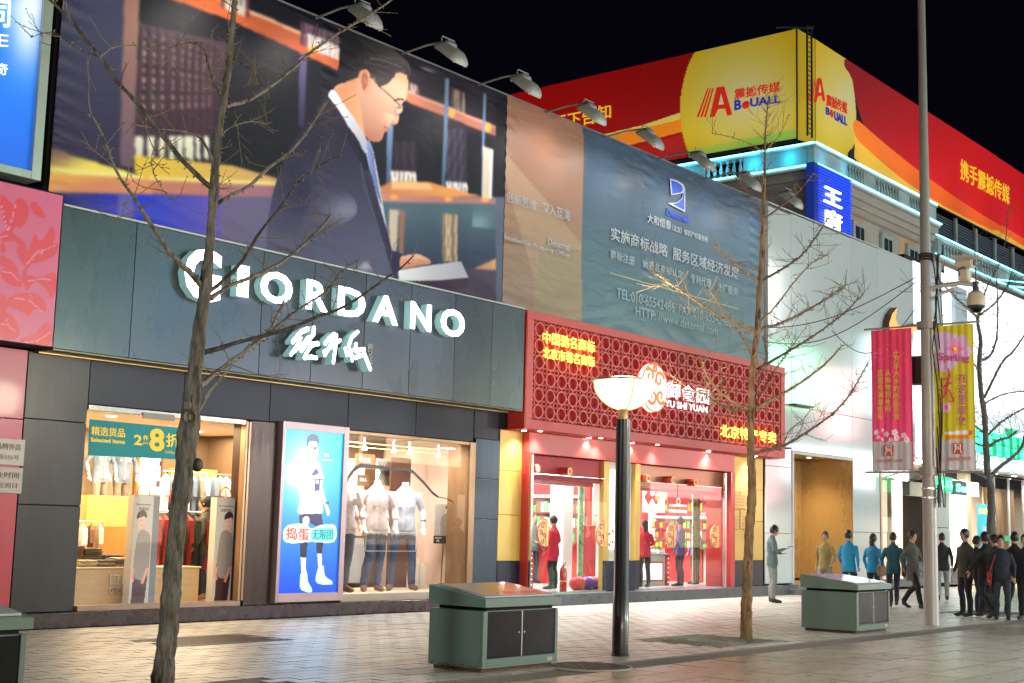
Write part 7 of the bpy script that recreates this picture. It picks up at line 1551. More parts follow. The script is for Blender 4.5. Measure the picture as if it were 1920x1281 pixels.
# information desks
m_kg = M('green_grey_paint', (.13,.20,.17), .38, var=.10, scale=2, coat=.2, wear=((.10,.05,.03), 7, .73)); m_kd = M('smoked_panel', (.006,.006,.007), .2, spec=.25); m_rust = M('rusty_foot', (.10,.045,.025), .8, var=.3, scale=20)
def desk(lab, x0, x1, y0, y1, group, top='warm'):
    t = thing('display_desk', lab, 'information desk', ((x0+x1)/2,(y0+y1)/2,0), 0, group)
    B().m(m_rust).box(x0+.04,x1-.04,y0+.05,y1-.05,0,.045).make('foot', None, t)
    # body: frame round two recessed dark panels
    b = B().m(m_kg); b.box(x0,x1,y0+.03,y1,.045,.67); b.make('body', None, t)
    for (a,b_,c,d) in ((x0,x0+.075,.045,.67),(x1-.05,x1,.045,.67),(x0+.075,x1-.05,.045,.15)): B().m(m_kg).bbox(a,b_,y0-.004,y0+.028,c,d,.003).make('frame', None, t)
    xm = (x0+.075+x1-.05)/2
    for a,b_ in ((x0+.08,xm-.012),(xm+.012,x1-.055)): B().m(m_kd).bbox(a,b_,y0+.006,y0+.028,.155,.66,.004).make('door_panel', None, t)
    for xh in (xm-.05,xm+.05): B().m(M('chrome', (0,0,0))).lathe([(0,-.004),(.011,-.004),(.013,0)], (xh,y0+.006,.42), 12, 'y').make('keyhole', None, t)
    B().m(M('rating_label', (.42,.42,.38), .6)).box(x1-.20,x1-.10,y0-.0055,y0-.0045,.075,.115).make('label_plate', None, t)
    B().m(M('strip_steel', (.35,.36,.33), .4, metal=.5)).box(xm-.010,xm+.010,y0+.0,y0+.028,.155,.66).make('mullion', None, t)
    B().m(m_gap).box(x0+.12,x1-.04,y0+.05,y1-.04,.671,.712).make('shadow_gap', None, t)
    # sloping lid
    lx0, lx1, ly0, ly1 = x0-.0, x1+.035, y0-.03, y1+.02; za, zf, zk = .713, .80, .93
    b = B().m(m_kg); b.add([(lx0,ly0,za),(lx1,ly0,za),(lx1,ly1,za),(lx0,ly1,za),(lx0,ly0,zf),(lx1,ly0,zf),(lx1,ly1,zk),(lx0,ly1,zk)], [(3,2,1,0),(4,5,6,7),(0,1,5,4),(1,2,6,5),(2,3,7,6),(3,0,4,7)]); b.make('lid', None, t)
    def S(u, v, h): y = ly0+(ly1-ly0)*v; return (lx0+(lx1-lx0)*u, y, zf+(zk-zf)*v+h)
    b = B().m(M('glass_edge', (.45,.55,.58), .08, coat=.8)); q = [(.05,.08),(.95,.08),(.95,.92),(.05,.92)]; b.add([S(u,v,.004) for u,v in q]+[S(u,v,.022) for u,v in q], [(3,2,1,0),(4,5,6,7),(0,1,5,4),(1,2,6,5),(2,3,7,6),(3,0,4,7)]); b.make('glass_cover', None, t)
    pr = {'warm':[(None,(224,206,176)),(ell(.55,.55,.22,.26),(235,215,120)),(ell(.82,.5,.14,.2),(240,190,150)),([(.3,.1),(.95,.1),(.95,.25),(.3,.25)],(200,130,105))],'violet':[(None,(150,165,215)),(ell(.45,.6,.2,.25),(215,120,190)),(ell(.7,.4,.16,.2),(120,110,200)),([(.1,.75),(.9,.75),(.9,.85),(.1,.85)],(225,180,215))],'plain':[(None,(150,170,165)),([(.1,.3),(.6,.3),(.6,.5),(.1,.5)],(200,205,200))]}[top]
    printed('map_print', lambda U,V: np.stack([lx0+(lx1-lx0)*(.07+.86*U), ly0+(ly1-ly0)*(.11+.78*V), zf+(zk-zf)*(.11+.78*V)+.0235],1), 0,1,0,1, 24,18, pr, vmat('map_'+top, rough=.12, emis=.25 if top=='violet' else .05, coat=.6), t, coords='uv')
    return t
desk('green grey display desk with dark front panels beside the black lamp pole', 11.73,13.10,9.80,10.60,'display desks along the kerb','warm')
desk('smaller looking green grey display desk before the blurred people, right of the slim tree', 21.40,22.72,9.85,10.85,'display desks along the kerb','violet')
desk('dark display desk cut off by the bottom left corner', 4.75,6.13,9.80,10.60,'display desks along the kerb','plain')
# ------------------------------------------------------------------ tall steel pole with banners and cameras
m_sp = M('galvanised_pole', (.27,.255,.24), .42, metal=.35, var=.15, scale=3, stretch=(1,1,.3)); PXX, PYY = 24.95, 10.0
sp = thing('banner_pole', 'tall tapering steel pole carrying two banners and two cameras', 'pole', (PXX,PYY,0))
B().m(m_sp).lathe([(.0,0),(.145,0),(.140,.02),(.128,2.6),(.110,5.6),(.098,7.5),(.084,9.5),(.055,15),(.0,15)], (PXX,PYY,0), 28).make('shaft', None, sp, smooth=True)
for z in (2.84,5.62): B().m(M('clamp_steel', (.28,.26,.24), .45, metal=.6)).lathe([(.150,-.07),(.185,-.07),(.185,.07),(.150,.07)], (PXX,PYY,z), 20).make('clamp', None, sp, smooth=True)
for z in (2.35,2.52): B().m(M('chrome', (0,0,0))).lathe([(.152,-.008),(.158,-.008),(.158,.008),(.152,.008)], (PXX,PYY,z), 20).make('band', None, sp)
B().m(M('dark_steel', (0,0,0))).bbox(PXX-.02,PXX+.05,PYY-.22,PYY-.155,2.25,2.6,.01).make('small_box', None, sp)
g2 = M('rod_steel', (.42,.40,.37), .4, metal=.5)
def fxx(px,py): return fx(px,py,PXX)
def banner(lab, s0, s1, zt, zb, layers, nm_mat, side):
    t = thing('street_banner', lab, 'banner', (PXX,(s0+s1)/2,zb), 0, 'street banners on the steel pole')
    def P(U, V):
        rip = .020*np.sin((U-s0)*22+.3*V)*(.35+.65*np.clip((zt-V)/(zt-zb),0,1))+.012*np.sin((U-s0)*47)
        return np.stack([PXX+rip, U, V],1)
    o = printed('cloth', P, s0,s1,zb,zt, 90,150, layers, vmat(nm_mat, rough=.7, emis=.04), t, gain=1.15)
    for z in (zt+.03,zb-.03): B().m(g2).tube([(PXX,PYY+(.15 if side > 0 else -.15),z),(PXX,(max(s0,s1)+.14) if side > 0 else (min(s0,s1)-.14),z)], .020, 8).make('rod', None, t, smooth=True)
    b = B().m(g2)
    for e in (s0,s1): pass
    return t
a0, a1 = fxx(1633,622), fxx(1709,617); d0 = fxx(1633,889)
yP0, yP1 = a0.y, a1.y; zT, zB = (a0.z+a1.z)/2+.02, 2.86
fl = lambda cx,cy,r,c_: [(ell(cx+r*.8*math.cos(k*1.2566),cy+r*.8*math.sin(k*1.2566),r*.55,r*.55),c_) for k in range(5)]+[(ell(cx,cy,r*.3,r*.3),(225,120,150))]
zb7 = lambda x, y: (1620+x/4.268, 600+y/4.268)
L = [(None, grad((222,62,98),(235,72,128),(1660,640),(1670,810))), ([(1620,-900),(1780,-900),(1780,500),(1620,500)],(222,62,98)), ([zb7(40,975),zb7(380,975),zb7(400,1400),zb7(30,1400)], (186,178,182))]
for k in range(26):
    rg_ = random.Random(k); L.append((ell(1633+rg_.random()*68, 628+rg_.random()*50, rg_.uniform(.8,2.6), rg_.uniform(.6,2)), (238,112,142)))
L += [(stroke([zb7(60,950),zb7(160,915),zb7(230,930),zb7(300,945),zb7(355,970)],.8),(120,40,60))]
for x,y,r_ in ((100,900,5),(115,940,4),(180,915,5),(245,900,6.5),(262,945,6),(320,925,5.5),(340,960,6),(150,880,3),(150,955,3),(215,960,4)): L += fl(*zb7(x,y), r_*.75, (240,220,228))
banner('pink banner with three columns of yellow characters, left of the steel pole', yP0, yP1, zT, zB, L, 'pink_banner', 1)
t_ = [o for o in bpy.data.objects if o.name.startswith('street_banner')][-1]
yk = M('banner_yellow', (.80,.62,.06), .6); rk = M('banner_red', (.70,.09,.05), .6); mk = M('banner_magenta', (.62,.10,.28), .6)
def bcol(s_, x0, y0, x1, y1, mat, tt, bold=.02):
    n_ = len(s_); b = B().m(mat)
    for i, ch in enumerate(s_):
        ya = y0+(y1-y0)*i/n_; yb = ya+(y1-y0)/n_*.9; xo = (x1-x0); 
        text(b, ch, *[tuple(fxx(*p)-Vector((.045,0,0))) for p in ((x0,ya),(x0+xo,ya-.4),(x0+xo,yb-.4),(x0,yb))], .003, bold)
    b.make('lettering', None, tt)
P7 = zb7
bcol('十万平方米的尚品百货', P7(243,240)[0],P7(0,240)[1],P7(290,0)[0],P7(0,808)[1],yk,t_); bcol('从购物到休闲', P7(177,400)[0],P7(0,400)[1],P7(220,0)[0],P7(0,745)[1],yk,t_); bcol('这里充满着快乐', P7(115,400)[0],P7(0,400)[1],P7(160,0)[0],P7(0,808)[1],yk,t_)
def seal(x0,y0,x1,y1,tt):
    b = B().m(rk); b.add([tuple(fxx(*p)-Vector((.04,0,0))) for p in ((x0,y1),(x1,y1),(x1,y0),(x0,y0))], [(0,1,2,3)]); b.make('seal', None, tt)
    b = B().m(M('white_print', (0,0,0))); w_ = x1-x0; h_ = y1-y0
    for pl in ([(.22,.12),(.28,.6),(.15,.92)],[(.22,.12),(.78,.12),(.75,.6),(.88,.92)],[(.35,.3),(.65,.6)],[(.65,.3),(.35,.6)]):
        q = [fxx(x0+u*w_, y0+v*h_)-Vector((.05,0,0)) for u,v in pl]; b.tube([tuple(p) for p in q], .012, 4)
    b.make('seal_mark', None, tt)
seal(*P7(165,1005),*P7(243,1088),t_)
b = B(); text(b, '北京市百货大楼', *[tuple(fxx(*P7(*p))-Vector((.045,0,0))) for p in ((105,1115),(315,1112),(315,1138),(105,1141))], .003, .0, rk); b.make('lettering', None, t_)
c0, c1 = fxx(1751,614), fxx(1824,605)
L = [(None, (196,182,34)), (curve([P7(560,120),P7(620,95),P7(680,100),P7(760,125),P7(820,130),P7(830,200),P7(870,250),P7(820,300),P7(760,330),P7(700,400),P7(640,420),P7(580,380),P7(570,250)],4), (205,170,205)), ([P7(590,965),P7(940,950),P7(960,1400),P7(580,1400)], (190,184,188))]
for k in range(8):
    a_ = k*math.pi/4; cx, cy = P7(730,230); L.append((ell(cx+9*math.cos(a_),cy+9*math.sin(a_),9.5,4.2,a_), (226,150,205) if k % 2 else (238,120,180)))
L += [(ell(*P7(730,230),6,6),(240,120,60)),(ell(*P7(730,230),3.2,3.2),(245,225,60)),(ell(*P7(658,700),9,9),(226,165,195)),(ell(*P7(658,700),3,3.5),(230,90,120)),([P7(640,895),P7(835,885),P7(835,915),P7(640,922)],(225,220,228)),([P7(835,885),P7(868,882),P7(868,918),P7(835,920)],(225,70,60)),([P7(660,930),P7(840,922),P7(840,945),P7(660,955)],(224,130,40))]
banner('yellow spring banner with a pink flower, right of the steel pole', c1.y, c0.y, (c0.z+c1.z)/2+.0, 2.86, L, 'yellow_banner', -1)
t2_ = [o for o in bpy.data.objects if o.name.startswith('street_banner')][-1]
def band3(pl, wd, mat, tt, nm_='brush_character'):
    st_ = stroke(pl, wd); mm = len(st_)//2; b = B().m(mat)
    for q in range(mm-1): b.add([tuple(fxx(*st_[i])-Vector((.045,0,0))) for i in (q,q+1,len(st_)-2-q,len(st_)-1-q)], [(0,1,2,3)])
    b.make(nm_, None, tt)
for pl, wd in (([P7(680,385),P7(690,440),P7(672,520),P7(655,600),P7(612,660)],[1.5,5,4.5,4,1.5]),([P7(610,480),P7(650,475),P7(690,465)],[1.5,4,2]),([P7(595,575),P7(640,540),P7(690,510),P7(715,500)],[1.5,4,3.5,2]),([P7(655,600),P7(690,560),P7(700,600),P7(722,640),P7(722,655),P7(680,650)],[2,3.5,4,4,4,1.5])): band3(pl, wd, M('brush_pink_red', (.72,.06,.12), .6), t2_)
b = B(); text(b, 'Spring', *[tuple(fxx(*P7(*p))-Vector((.05,0,0))) for p in ((600,262),(855,282),(850,352),(595,345))], .003, .03, mk); b.make('lettering', None, t2_)
bcol('在这里绽放', P7(745,430)[0]+3,P7(0,430)[1],P7(815,0)[0]+3,P7(0,855)[1],mk,t2_,.03); seal(*P7(718,985),*P7(797,1073),t2_)
b = B(); text(b, '北京市百货大楼', *[tuple(fxx(*P7(*p))-Vector((.045,0,0))) for p in ((665,1100),(865,1090),(867,1122),(667,1132))], .003, .0, rk); b.make('lettering', None, t2_)
# camera bracket, box camera and dome camera
m_cam = M('camera_beige', (.52,.45,.34), .45)
e0 = fx(1732,546,PXX); e1 = fx(1800,531,PXX); e2 = fx(1836,535,PXX)
br = thing('camera_bracket', 'white curved steel bracket on the pole holding two cameras', 'bracket', (PXX,PYY-.2,e0.z)); b = B().m(M('bracket_white', (.5,.5,.48), .4, metal=.2))
b.tube([tuple(e0),tuple((e0+e1)/2+Vector((0,0,.03))),tuple(e1),tuple(e2)], .045, 10); q0 = fx(1736,575,PXX); b.tube([tuple(q0),tuple(fx(1748,560,PXX)),tuple(fx(1768,549,PXX)),tuple(fx(1790,542,PXX))], .032, 8); b.make('arm', None, br, smooth=True)
p = fx(1809,528,PXX); k1 = thing('box_camera', 'beige box camera under a sun hood on top of the bracket', 'camera', (PXX,p.y,p.z))
B().m(m_cam).bbox(PXX-.10,PXX+.10,p.y-.10,p.y+.10,p.z+.0,p.z+.24,.03).make('mount', None, k1); 
b = B().m(m_cam); b.bbox(PXX-.12,PXX+.12,p.y-.18,p.y+.15,p.z+.25,p.z+.41,.03); b.make('housing', None, k1); b = B().m(m_cam); b.add([(PXX-.15,p.y-.32,p.z+.42),(PXX+.15,p.y-.32,p.z+.42),(PXX+.15,p.y+.20,p.z+.47),(PXX-.15,p.y+.20,p.z+.47),(PXX-.15,p.y-.32,p.z+.445),(PXX+.15,p.y-.32,p.z+.445),(PXX+.15,p.y+.20,p.z+.495),(PXX-.15,p.y+.20,p.z+.495)], [(3,2,1,0),(4,5,6,7),(0,1,5,4),(1,2,6,5),(2,3,7,6),(3,0,4,7)]); b.make('sun_hood', None, k1)
b = B().m(M('phone_black', (0,0,0))); b.tube([(PXX-.115,p.y-.05,p.z+.26),(PXX-.12,p.y+.08,p.z+.22),(PXX-.11,p.y+.06,p.z+.1)], .012, 6); b.bbox(PXX-.05,PXX+.05,p.y-.20,p.y-.179,p.z+.29,p.z+.38,.005); b.make('cable_and_lens', None, k1)
p = fx(1830,560,PXX); k2 = thing('dome_camera', 'beige dome camera hanging from the end of the bracket', 'camera', (PXX,p.y,p.z-.2))
B().m(M('dark_steel', (0,0,0))).tube([(PXX,p.y,p.z+.32),(PXX,p.y,p.z+.12)], .06, 10).make('neck', None, k2); B().m(m_cam).lathe([(.0,.15),(.08,.145),(.14,.10),(.165,.0),(.172,-.12),(.165,-.14)], (PXX,p.y,p.z), 24).make('shell', None, k2, smooth=True)
B().m(M('dome_ring', (.03,.03,.035), .4)).lathe([(.168,-.14),(.15,-.18),(.12,-.19)], (PXX,p.y,p.z), 24).make('ring', None, k2, smooth=True); B().m(M('smoked_panel', (0,0,0))).lathe([(.12,-.185),(.10,-.235),(.06,-.265),(.0,-.275)], (PXX,p.y,p.z), 20).make('bubble', None, k2, smooth=True)
# junction box behind the pole, cables
a, c = fx(1704,668,25.10), fx(1751,719,25.10); t = thing('junction_box', 'brown junction box strapped behind the steel pole', 'box', (25.2,(a.y+c.y)/2,c.z)); B().m(M('brown_box_paint', (.12,.08,.06), .5, var=.2)).bbox(25.12,25.35,c.y,a.y,c.z,a.z,.01).make('case', None, t); B().m(m_iron).bbox(25.105,25.12,c.y+.02,a.y-.02,c.z+.02,a.z-.02,.003).make('door', None, t)
cb = thing('cable_bundle', 'black cables looped down the front of the steel pole', 'cable', (PXX,9.85,3)); rg = random.Random(4); mc = M('cable_rubber', (.012,.012,.014), .6)
for k in range(5):
    b = B().m(mc); pts = []
    for j in range(22):
        z = 7.0-j*.23; pts.append((PXX-.04+.06*math.sin(j*.55+k)*(1 if 5 < j < 18 else .4)+k*.015, PYY-.14-.02*k-.07*abs(math.sin(j*.4+k*.7)), z))
    b.tube(pts, .012, 5); b.make('cable', None, cb, smooth=True)
for z in (7.0,6.95,6.9): B().m(mc).lathe([(.135,-.02),(.155,0),(.135,.02)], (PXX,PYY,z), 16).make('cable_loop', None, cb)
for i,(p0,p1,lab) in enumerate((((1718,520,10.0),(1420,615,17.4),'upper thin wire sagging from the steel pole to the red shop'),((1718,528,10.0),(1432,640,17.4),'middle thin wire sagging from the steel pole'),((1718,576,10.0),(1560,620,14),'lower thin wire swinging left from the steel pole'))):
    A, Bq = fy(*p0), fy(*p1); pts = [A.lerp(Bq, s/16)-Vector((0,0,.5*math.sin(math.pi*s/16)*(.6+.4*i))) for s in range(17)]
    b = B().m(mc); b.tube([tuple(p) for p in pts], .010, 4); tag(b.make('overhead_wire'), lab, 'wire', 'overhead wires')
# unseen shop row behind the camera; lit signs and windows added for light and reflections
ob = thing('unseen_opposite_row', 'unseen shop row across the street, signs and windows added for light and reflections', 'building', (50,-18,0))
B().m(M('dull_stone', (.25,.23,.20), .8)).box(-30,150,-24,-17,0,25).make('wall', None, ob)
for k,(x0,x1,z0,z1,c_,s_) in enumerate(((24,33,6,9.5,(.25,.9,.55),2.2),(36,42,7,11,(.25,.5,1),2.6),(44,60,5,8,(1,.6,.35),1.8),(64,76,8,12,(.4,1,.6),2.2),(80,98,4,9,(1,.35,.35),2.0),(100,125,6,9,(.85,.95,1),2.0),(96,105,12,17,(.35,1,.55),2.6),(107,113,10,16,(1,.45,.45),2.4),(86,98,18,23,(.95,1,1),3.0),(116,130,13,20,(.7,.95,1),2.6),(34,42,12,15,(.35,.8,.75),1.6),(47,56,9.5,14,(.35,.5,.9),1.6),(2,14,5,8,(1,.75,.5),1.8))): B().m(glow('added_sign_glow%d' % k, c_, s_*2.6)).box(x0,x1,-16.9,-16.8,z0,z1).make('added_lit_sign', None, ob)
for k in range(14): B().m(glow('added_window_warm', (1,.80,.55), 1.2)).box(-28+k*11,-20+k*11,-16.95,-16.9,.5,3.4).make('added_window', None, ob)

# worn corners, chips of rust and small stickers on the desks
b = B().m(M('rust_spot', (.08,.035,.02), .9)); rg = random.Random(5)
for k in range(46):
    y = rg.uniform(9.86,10.56); z = .05+abs(rg.gauss(0,.018)); s_ = rg.uniform(.004,.013); b.prism([(s_*math.cos(a_)*rg.uniform(.6,1.3), s_*math.sin(a_)*rg.uniform(.5,1)) for a_ in np.linspace(0,6.28,7)[:-1]], (11.729,y,z), (0,-1,0), (0,0,1), (-1,0,0), .001)
for k in range(40):
    x = rg.uniform(21.45,22.7); z = .15-abs(rg.gauss(0,.012)); s_ = rg.uniform(.004,.016); b.prism([(s_*math.cos(a_)*rg.uniform(.6,1.3), s_*math.sin(a_)*rg.uniform(.5,1)) for a_ in np.linspace(0,6.28,7)[:-1]], (x,9.845,z), (1,0,0), (0,0,1), (0,-1,0), .001)
b.make('rust_spots', None, [o for o in bpy.data.objects if o.name == 'display_desk'][0], kind='stuff')
lt = B().m(M('dry_leaf', (.22,.12,.04), .9)); 
for k in range(150):
    x, y = rg.uniform(8,34), rg.uniform(6.5,17.2); a_ = rg.uniform(0,6.28); s_ = rg.uniform(.012,.03); lt.add([(x+s_*math.cos(a_+q),y+s_*math.sin(a_+q)*.6,.004+.004*rg.random()) for q in (0,1.3,2.6,4.2)], [(0,1,2,3)])
lt.make('litter', kind='stuff')
# ================================================================== TREES
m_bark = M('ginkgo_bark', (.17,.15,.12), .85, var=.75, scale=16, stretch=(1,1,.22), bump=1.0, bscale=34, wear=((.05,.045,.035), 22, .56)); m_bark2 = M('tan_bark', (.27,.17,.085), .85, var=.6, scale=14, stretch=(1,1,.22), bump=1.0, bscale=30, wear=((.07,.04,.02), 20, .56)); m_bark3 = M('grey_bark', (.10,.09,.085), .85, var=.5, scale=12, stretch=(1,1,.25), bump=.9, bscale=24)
m_twig = M('ochre_twig', (.15,.115,.065), .8, var=.4, scale=30)
zA = lambda L: [(x/2.98, y/2.98, w_) for x,y,w_ in L]; zB_ = lambda L: [(x/2.98, 430+y/2.98, w_) for x,y,w_ in L]; zC = lambda L: [(x/3.84, 330+y/3.84, w_) for x,y,w_ in L]
trunkL = [(300,1330,44),(305,1281,41),(318,1150,36),(330,1000,33),(341,920,34),(348,860,36),(355,800,39),(359,762,34),(365,700,27),(375,610,24),(384,550,24),(389,500,20),(396,430,16),(401,350,17),(409,260,13),(421,180,13),(431,100,11.5),(440,0,9),(446,-60,7)]
ramp = lambda L, a, b_: [(x,y,a+(b_-a)*i/(len(L)-1)) for i,(x,y) in enumerate(L)]
limbsL = [(-.6, ramp([(378,536),(352,508),(331,486),(310,462),(294,437),(278,412),(263,390),(250,368),(234,346),(215,315),(193,255),(182,233),(171,214)],11,3.5)),
 (.7, ramp([(394,350),(352,312),(302,252),(255,191),(215,148),(188,107),(160,72),(134,40),(101,7),(80,-12)],9.5,5)),
 (-.5, ramp([(404,384),(437,364),(470,346),(503,315),(550,279),(584,235),(614,190)],7.5,3.5)),
 (.5, ramp([(424,200),(448,193),(470,186),(513,158),(550,128),(584,97),(638,60),(690,30),(745,-8)],8,3)),
 (-.8, ramp([(394,546),(437,510),(458,484),(482,445),(500,418),(523,393),(554,349),(597,312),(638,292)],8,2.5)),
 (.9, ramp([(394,560),(436,534),(497,509),(544,480),(597,433),(621,403)],8.5,4)),
 (-1.0, ramp([(382,662),(436,645),(493,631),(550,613),(604,591),(640,578),(684,551),(727,520),(751,504),(775,480)],9,2.5)),
 (.6, ramp([(376,722),(420,688),(463,655),(497,631),(517,598),(531,566)],9.5,4)),
 (.9, ramp([(497,630),(520,612),(537,598),(575,570),(614,544),(640,510),(673,487)],5.5,2.5)),
 (-.4, ramp([(372,770),(393,735),(416,708),(436,685)],7,3)),
 (-.6, ramp([(416,180),(399,151),(389,117),(382,90),(352,80),(309,94)],4.5,1.6)),
 (.7, ramp([(400,302),(379,262),(349,248),(299,242),(231,230)],5.5,1.6)),
 (-.7, ramp([(436,110),(460,125),(480,140),(455,165)],2.5,1.2)), (.6, ramp([(410,262),(430,240),(470,228),(500,232)],3,1.2)), (.5, ramp([(263,390),(240,400),(210,415)],2.2,1.0)),(-.8, ramp([(302,252),(285,290),(290,330),(312,365)],2.6,1.2)),(.4, ramp([(188,107),(150,95),(100,60),(60,70)],2.8,1.2)),(-.5, ramp([(188,107),(210,90),(250,85),(290,95)],2.4,1.2))]
tl = tree('ginkgo_tree', 'bare knobbly grey tree in front of the clothes shop, nearest the viewer', 10.2, trunkL, limbsL, m_bark, 3, dens=1.35, tw=.72)
# pruned knots
p = fy(354,782,10.04); B().m(m_bark).lathe([(.0,.0),(.028,.0),(.045,.02),(.055,.0),(.05,-.03)], (p.x,p.y,p.z), 14, 'y').make('knot', None, tl, smooth=True)
for (x_,y_,d_,r_) in ((370,872,10.16,.055),(350,760,10.14,.045)): B().m(m_bark).ball(tuple(fy(x_,y_,d_)), (r_,r_*.9,r_*1.2), 12, 9).make('knot', None, tl, smooth=True)
zm = lambda L, a, b_: ramp([(1280+x/2.98, 430+y/2.98) for x,y in L], a, b_); zu = lambda L, a, b_: ramp([(1280+x/2.98, y/2.98) for x,y in L], a, b_)
trunkM = [(1398,1215,27),(1399,1200,24),(1401,1100,19),(1405,1000,17),(1409,950,17),(1410,900,15),(1408,850,14),(1409,730,12),(1414,670,11),(1420,620,11),(1423,560,9.5),(1427,500,8.5),(1430,430,8),(1432,370,6.5),(1434,300,4.5),(1435,250,3),(1440,190,1.6)]
limbsM = [(.6, zm([(445,285),(560,220),(670,140),(760,20),(810,-60)],5,1.6)),(-.6, zm([(415,290),(330,225),(240,160),(180,90)],4.5,2.2)),(.9, zm([(430,560),(560,520),(700,450),(830,370),(910,310)],5.5,1.8)),(-.9, zm([(400,558),(280,520),(150,450),(30,370),(-60,310),(-160,240)],6,1.8)),
 (.5, zm([(420,780),(560,700),(740,590),(900,470),(1010,360)],5.5,1.5)),(-.7, zm([(400,1005),(540,930),(700,830),(820,730),(890,650)],6.5,2.2)),(1.0, zm([(398,1250),(560,1210),(700,1130),(850,1020),(950,900),(1035,745)],6,1.6)),(-.6, zm([(385,700),(340,610),(240,480),(150,340)],4.5,1.5)),
 (.7, zm([(380,1015),(270,960),(160,860),(90,720)],5,2)),(-.4, zm([(440,510),(520,430),(620,300),(720,190),(810,145)],4,1.3)),(.4, zu([(450,1230),(380,1100),(300,1000),(240,910)],3.5,1.3)),(-.4, zu([(455,1225),(540,1160),(640,1080),(730,970)],3.5,1.3)),(.5, zu([(460,860),(400,815),(280,770),(165,745)],2.6,1.1)),(-.5, zu([(465,840),(520,780),(560,720),(590,640)],2.2,1.0)),
 (.5, zm([(395,980),(440,800),(470,700),(450,600)],3,1.3)),(-.6, zm([(560,1210),(600,1120),(670,1070)],2.6,1.1)),(.3, zm([(405,1010),(430,930),(520,780),(620,640)],2.8,1.1)),(-.9, zm([(375,1010),(250,1000),(120,920),(20,900)],3.4,1.3))]
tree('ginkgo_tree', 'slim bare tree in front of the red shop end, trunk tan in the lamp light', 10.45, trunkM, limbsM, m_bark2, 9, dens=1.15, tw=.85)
trunkR = [(1857,1142,23),(1860,1080,19),(1859,1025,17),(1858,925,13),(1852,890,12),(1849,840,11),(1846,780,10),(1840,740,9),(1836,680,8.5),(1839,640,7),(1834,610,6),(1832,592,5)]
zr = lambda L, a, b_: ramp([(1680+x/5.125, 430+y/5.125) for x,y in L], a, b_); zq = lambda L, a, b_: ramp([(1700+x/5.336, 820+y/5.336) for x,y in L], a, b_)
limbsR = [(.5, zr([(780,840),(930,730),(1010,640),(1080,520),(1115,410)],4,1.6)),(-.5, zr([(770,835),(620,700),(520,600),(400,480)],4,1.6)),(.6, zr([(810,1265),(900,1220),(950,1110),(975,950),(975,650),(965,480)],5,1.8)),(-.6, ramp([(1846,745),(1879,680),(1899,660),(1918,633),(1935,600)],5,2.2)),(.8, zq([(840,400),(940,290),(1060,200),(1150,100),(1178,-10)],7,4)),(-.8, zq([(790,405),(740,380),(650,350),(600,350)],5,2)),(.4, zq([(835,85),(920,30),(1020,0),(1100,-60)],6,3)),(-.5, ramp([(1840,760),(1880,740),(1922,733)],4,1.8)),(.6, ramp([(1846,822),(1880,790),(1922,765)],4.5,2)),(-.7, ramp([(1842,810),(1810,785),(1780,770),(1760,740)],3.5,1.4)),(.5, ramp([(1838,700),(1810,660),(1780,630),(1755,640)],3,1.2)),(-.6, ramp([(1848,838),(1820,825),(1790,800),(1760,800)],3,1.3)),(.3, ramp([(1834,600),(1830,540),(1828,480),(1825,420)],3,1.0)),(.6, ramp([(1834,600),(1850,540),(1880,480),(1890,400)],3,1.0))]
tree('ginkgo_tree', 'bare dark tree at the right edge before the green signed store', 10.9, trunkR, limbsR, m_bark3, 15, dens=.95, tw=1.5)
# ================================================================== PEOPLE
J = lambda n_, c_: M(n_, c_, .8, var=.15, scale=14, bump=.15, bscale=60)
navyj = J('navy_jacket', (.012,.016,.03)); blackj = J('black_jacket', (.012,.012,.013)); bluej = J('bright_blue_coat', (.01,.28,.55)); redc = J('crimson_coat', (.55,.02,.06)); greyj = J('grey_coat', (.10,.095,.085)); tealj = J('dark_teal_coat', (.02,.11,.14)); jeans = J('dark_jeans', (.02,.028,.05)); blackt = J('black_trousers', (.010,.010,.012)); greyt = J('grey_trousers', (.22,.24,.23)); greenj = J('slate_green_jacket', (.10,.15,.16)); khk = J('khaki_jacket', (.30,.24,.09)); violetj = J('violet_jacket', (.16,.13,.33)); olive = J('olive_jacket', (.05,.05,.035))
person('person', 'man in a slate jacket and grey trousers looking at a phone by the white wall', 'person', (29.23,15.57,0), R(-142), greenj, greyt, H=1.80, pose='phone', voxel=.014)
def ground_at(px, py): p = fz(px, py, 0); return (p.x, p.y, 0)
GB = 'people walking before the white store'
person('person', 'person in a bright blue coat, left one of the two blue coats', 'person', (*fz(1592,1136).xy,0), R(-80), bluej, jeans, H=1.70, pose='walk', group=GB)
person('person', 'person in a bright blue coat with arms low, right one of the two blue coats', 'person', (*fz(1638,1134).xy,0), R(-100), bluej, jeans, H=1.64, pose='stand', group=GB, hairlen=.5, bag=J('tan_bag_leather', (.22,.12,.06)))
person('person', 'person in a khaki jacket at the left of the walking group', 'person', (*fz(1548,1130).xy,0), R(100), khk, greyt, H=1.66, pose='walk', group=GB)
person('person', 'person in a dark teal coat between the blue coats and the pole', 'person', (*fz(1676,1138).xy,0), R(-60), tealj, jeans, H=1.68, pose='walk', group=GB, bag=J('dark_bag_leather', (.05,.03,.03)))
person('person', 'person in a long grey coat just left of the steel pole', 'person', (*fz(1712,1142).xy,0), R(170), greyj, blackt, H=1.72, pose='walk', coat=.22, group=GB)
person('person', 'person in a black jacket just right of the steel pole', 'person', (*fz(1768,1128).xy,0), R(-70), blackj, greyt, H=1.70, pose='walk', group=GB)
GC = 'dark crowd at the right edge'
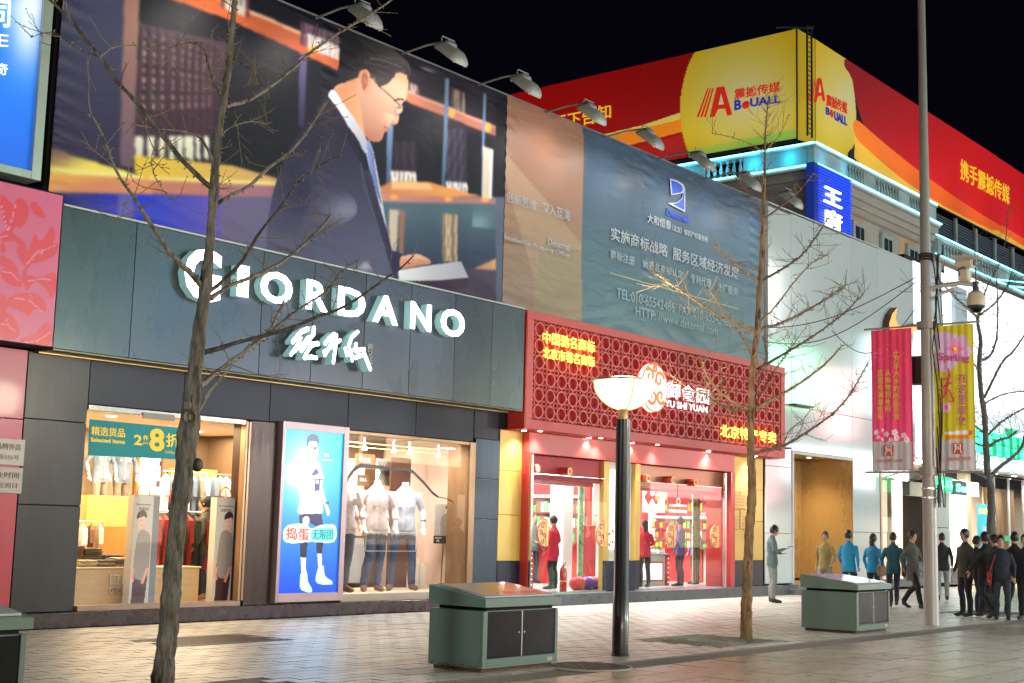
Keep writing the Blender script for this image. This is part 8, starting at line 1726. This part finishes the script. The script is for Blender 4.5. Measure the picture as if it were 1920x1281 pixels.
for i,(px_,py_,rz,j,tt,H_,ps_,lab) in enumerate(((1812,1156,60,olive,blackt,1.78,'stand','tall man in an olive black jacket at the left end of the dark crowd'),(1850,1160,-30,blackj,blackt,1.72,'walk','person in black in front of the far right tree'),(1880,1163,110,navyj,jeans,1.66,'stand','person in navy right of the far right tree'),(1906,1158,-90,blackj,blackt,1.74,'walk','person in black at the right edge of the picture'),(1868,1150,20,navyj,blackt,1.68,'stand','person in navy behind the dark crowd by the tree'),(1834,1150,200,blackj,jeans,1.64,'hold','person in a black jacket second from the left in the dark crowd'),(1926,1162,90,navyj,blackt,1.70,'stand','person in navy cut off by the right edge'))):
    person('person', lab, 'person', (*fz(px_,py_).xy,0), R(rz), j, tt, H=H_, pose=ps_, group=GC, bulk=1.08, voxel=.02, bag=(J('dark_bag_leather', (0,0,0)) if i in (1,4) else (J('red_bag', (.35,.03,.03)) if i == 2 else None)))
# inside the shops
p = fy(1036,1104,18.75); person('person', 'woman in a crimson coat seen from behind at the sweets counter', 'person', (p.x,18.75,.242), R(8), redc, blackt, H=1.62, pose='hold', coat=.05, voxel=.014, bulk=1.05)
p = fy(1208,1104,18.45); person('person', 'shop assistant in a crimson top left of the right doorway', 'person', (p.x,18.45,.242), R(-30), redc, blackt, H=1.60, pose='hold', hairlen=.5)
p = fy(1275,1100,18.4); person('person', 'customer in a violet jacket bending to the sweets in the right doorway', 'person', (p.x,18.4,.242), R(15), violetj, jeans, H=1.70, pose='reach')
p = fy(1316,1100,18.7); person('person', 'second customer in a violet jacket by the right door frame', 'person', (p.x,18.9,.242), R(60), violetj, blackt, H=1.62, pose='stand')
p = fy(985,1100,21.2); person('person', 'man in a slate jacket at the far side of the left counter', 'person', (p.x,21.0,.242), R(170), greenj, jeans, H=1.72, pose='hold')
p = fy(376,1122,18.9); person('person', 'shopper in an olive jacket and jeans in the clothes shop doorway', 'person', (p.x,18.9,.235), R(40), olive, jeans, shoes=M('pale_shoe', (.4,.3,.2), .6), H=1.74, pose='reach', voxel=.014)
p = fy(404,1110,19.9); person('person', 'second shopper in a dark jacket deeper in the clothes shop doorway', 'person', (p.x,19.9,.235), R(-20), blackj, jeans, H=1.70, pose='walk')
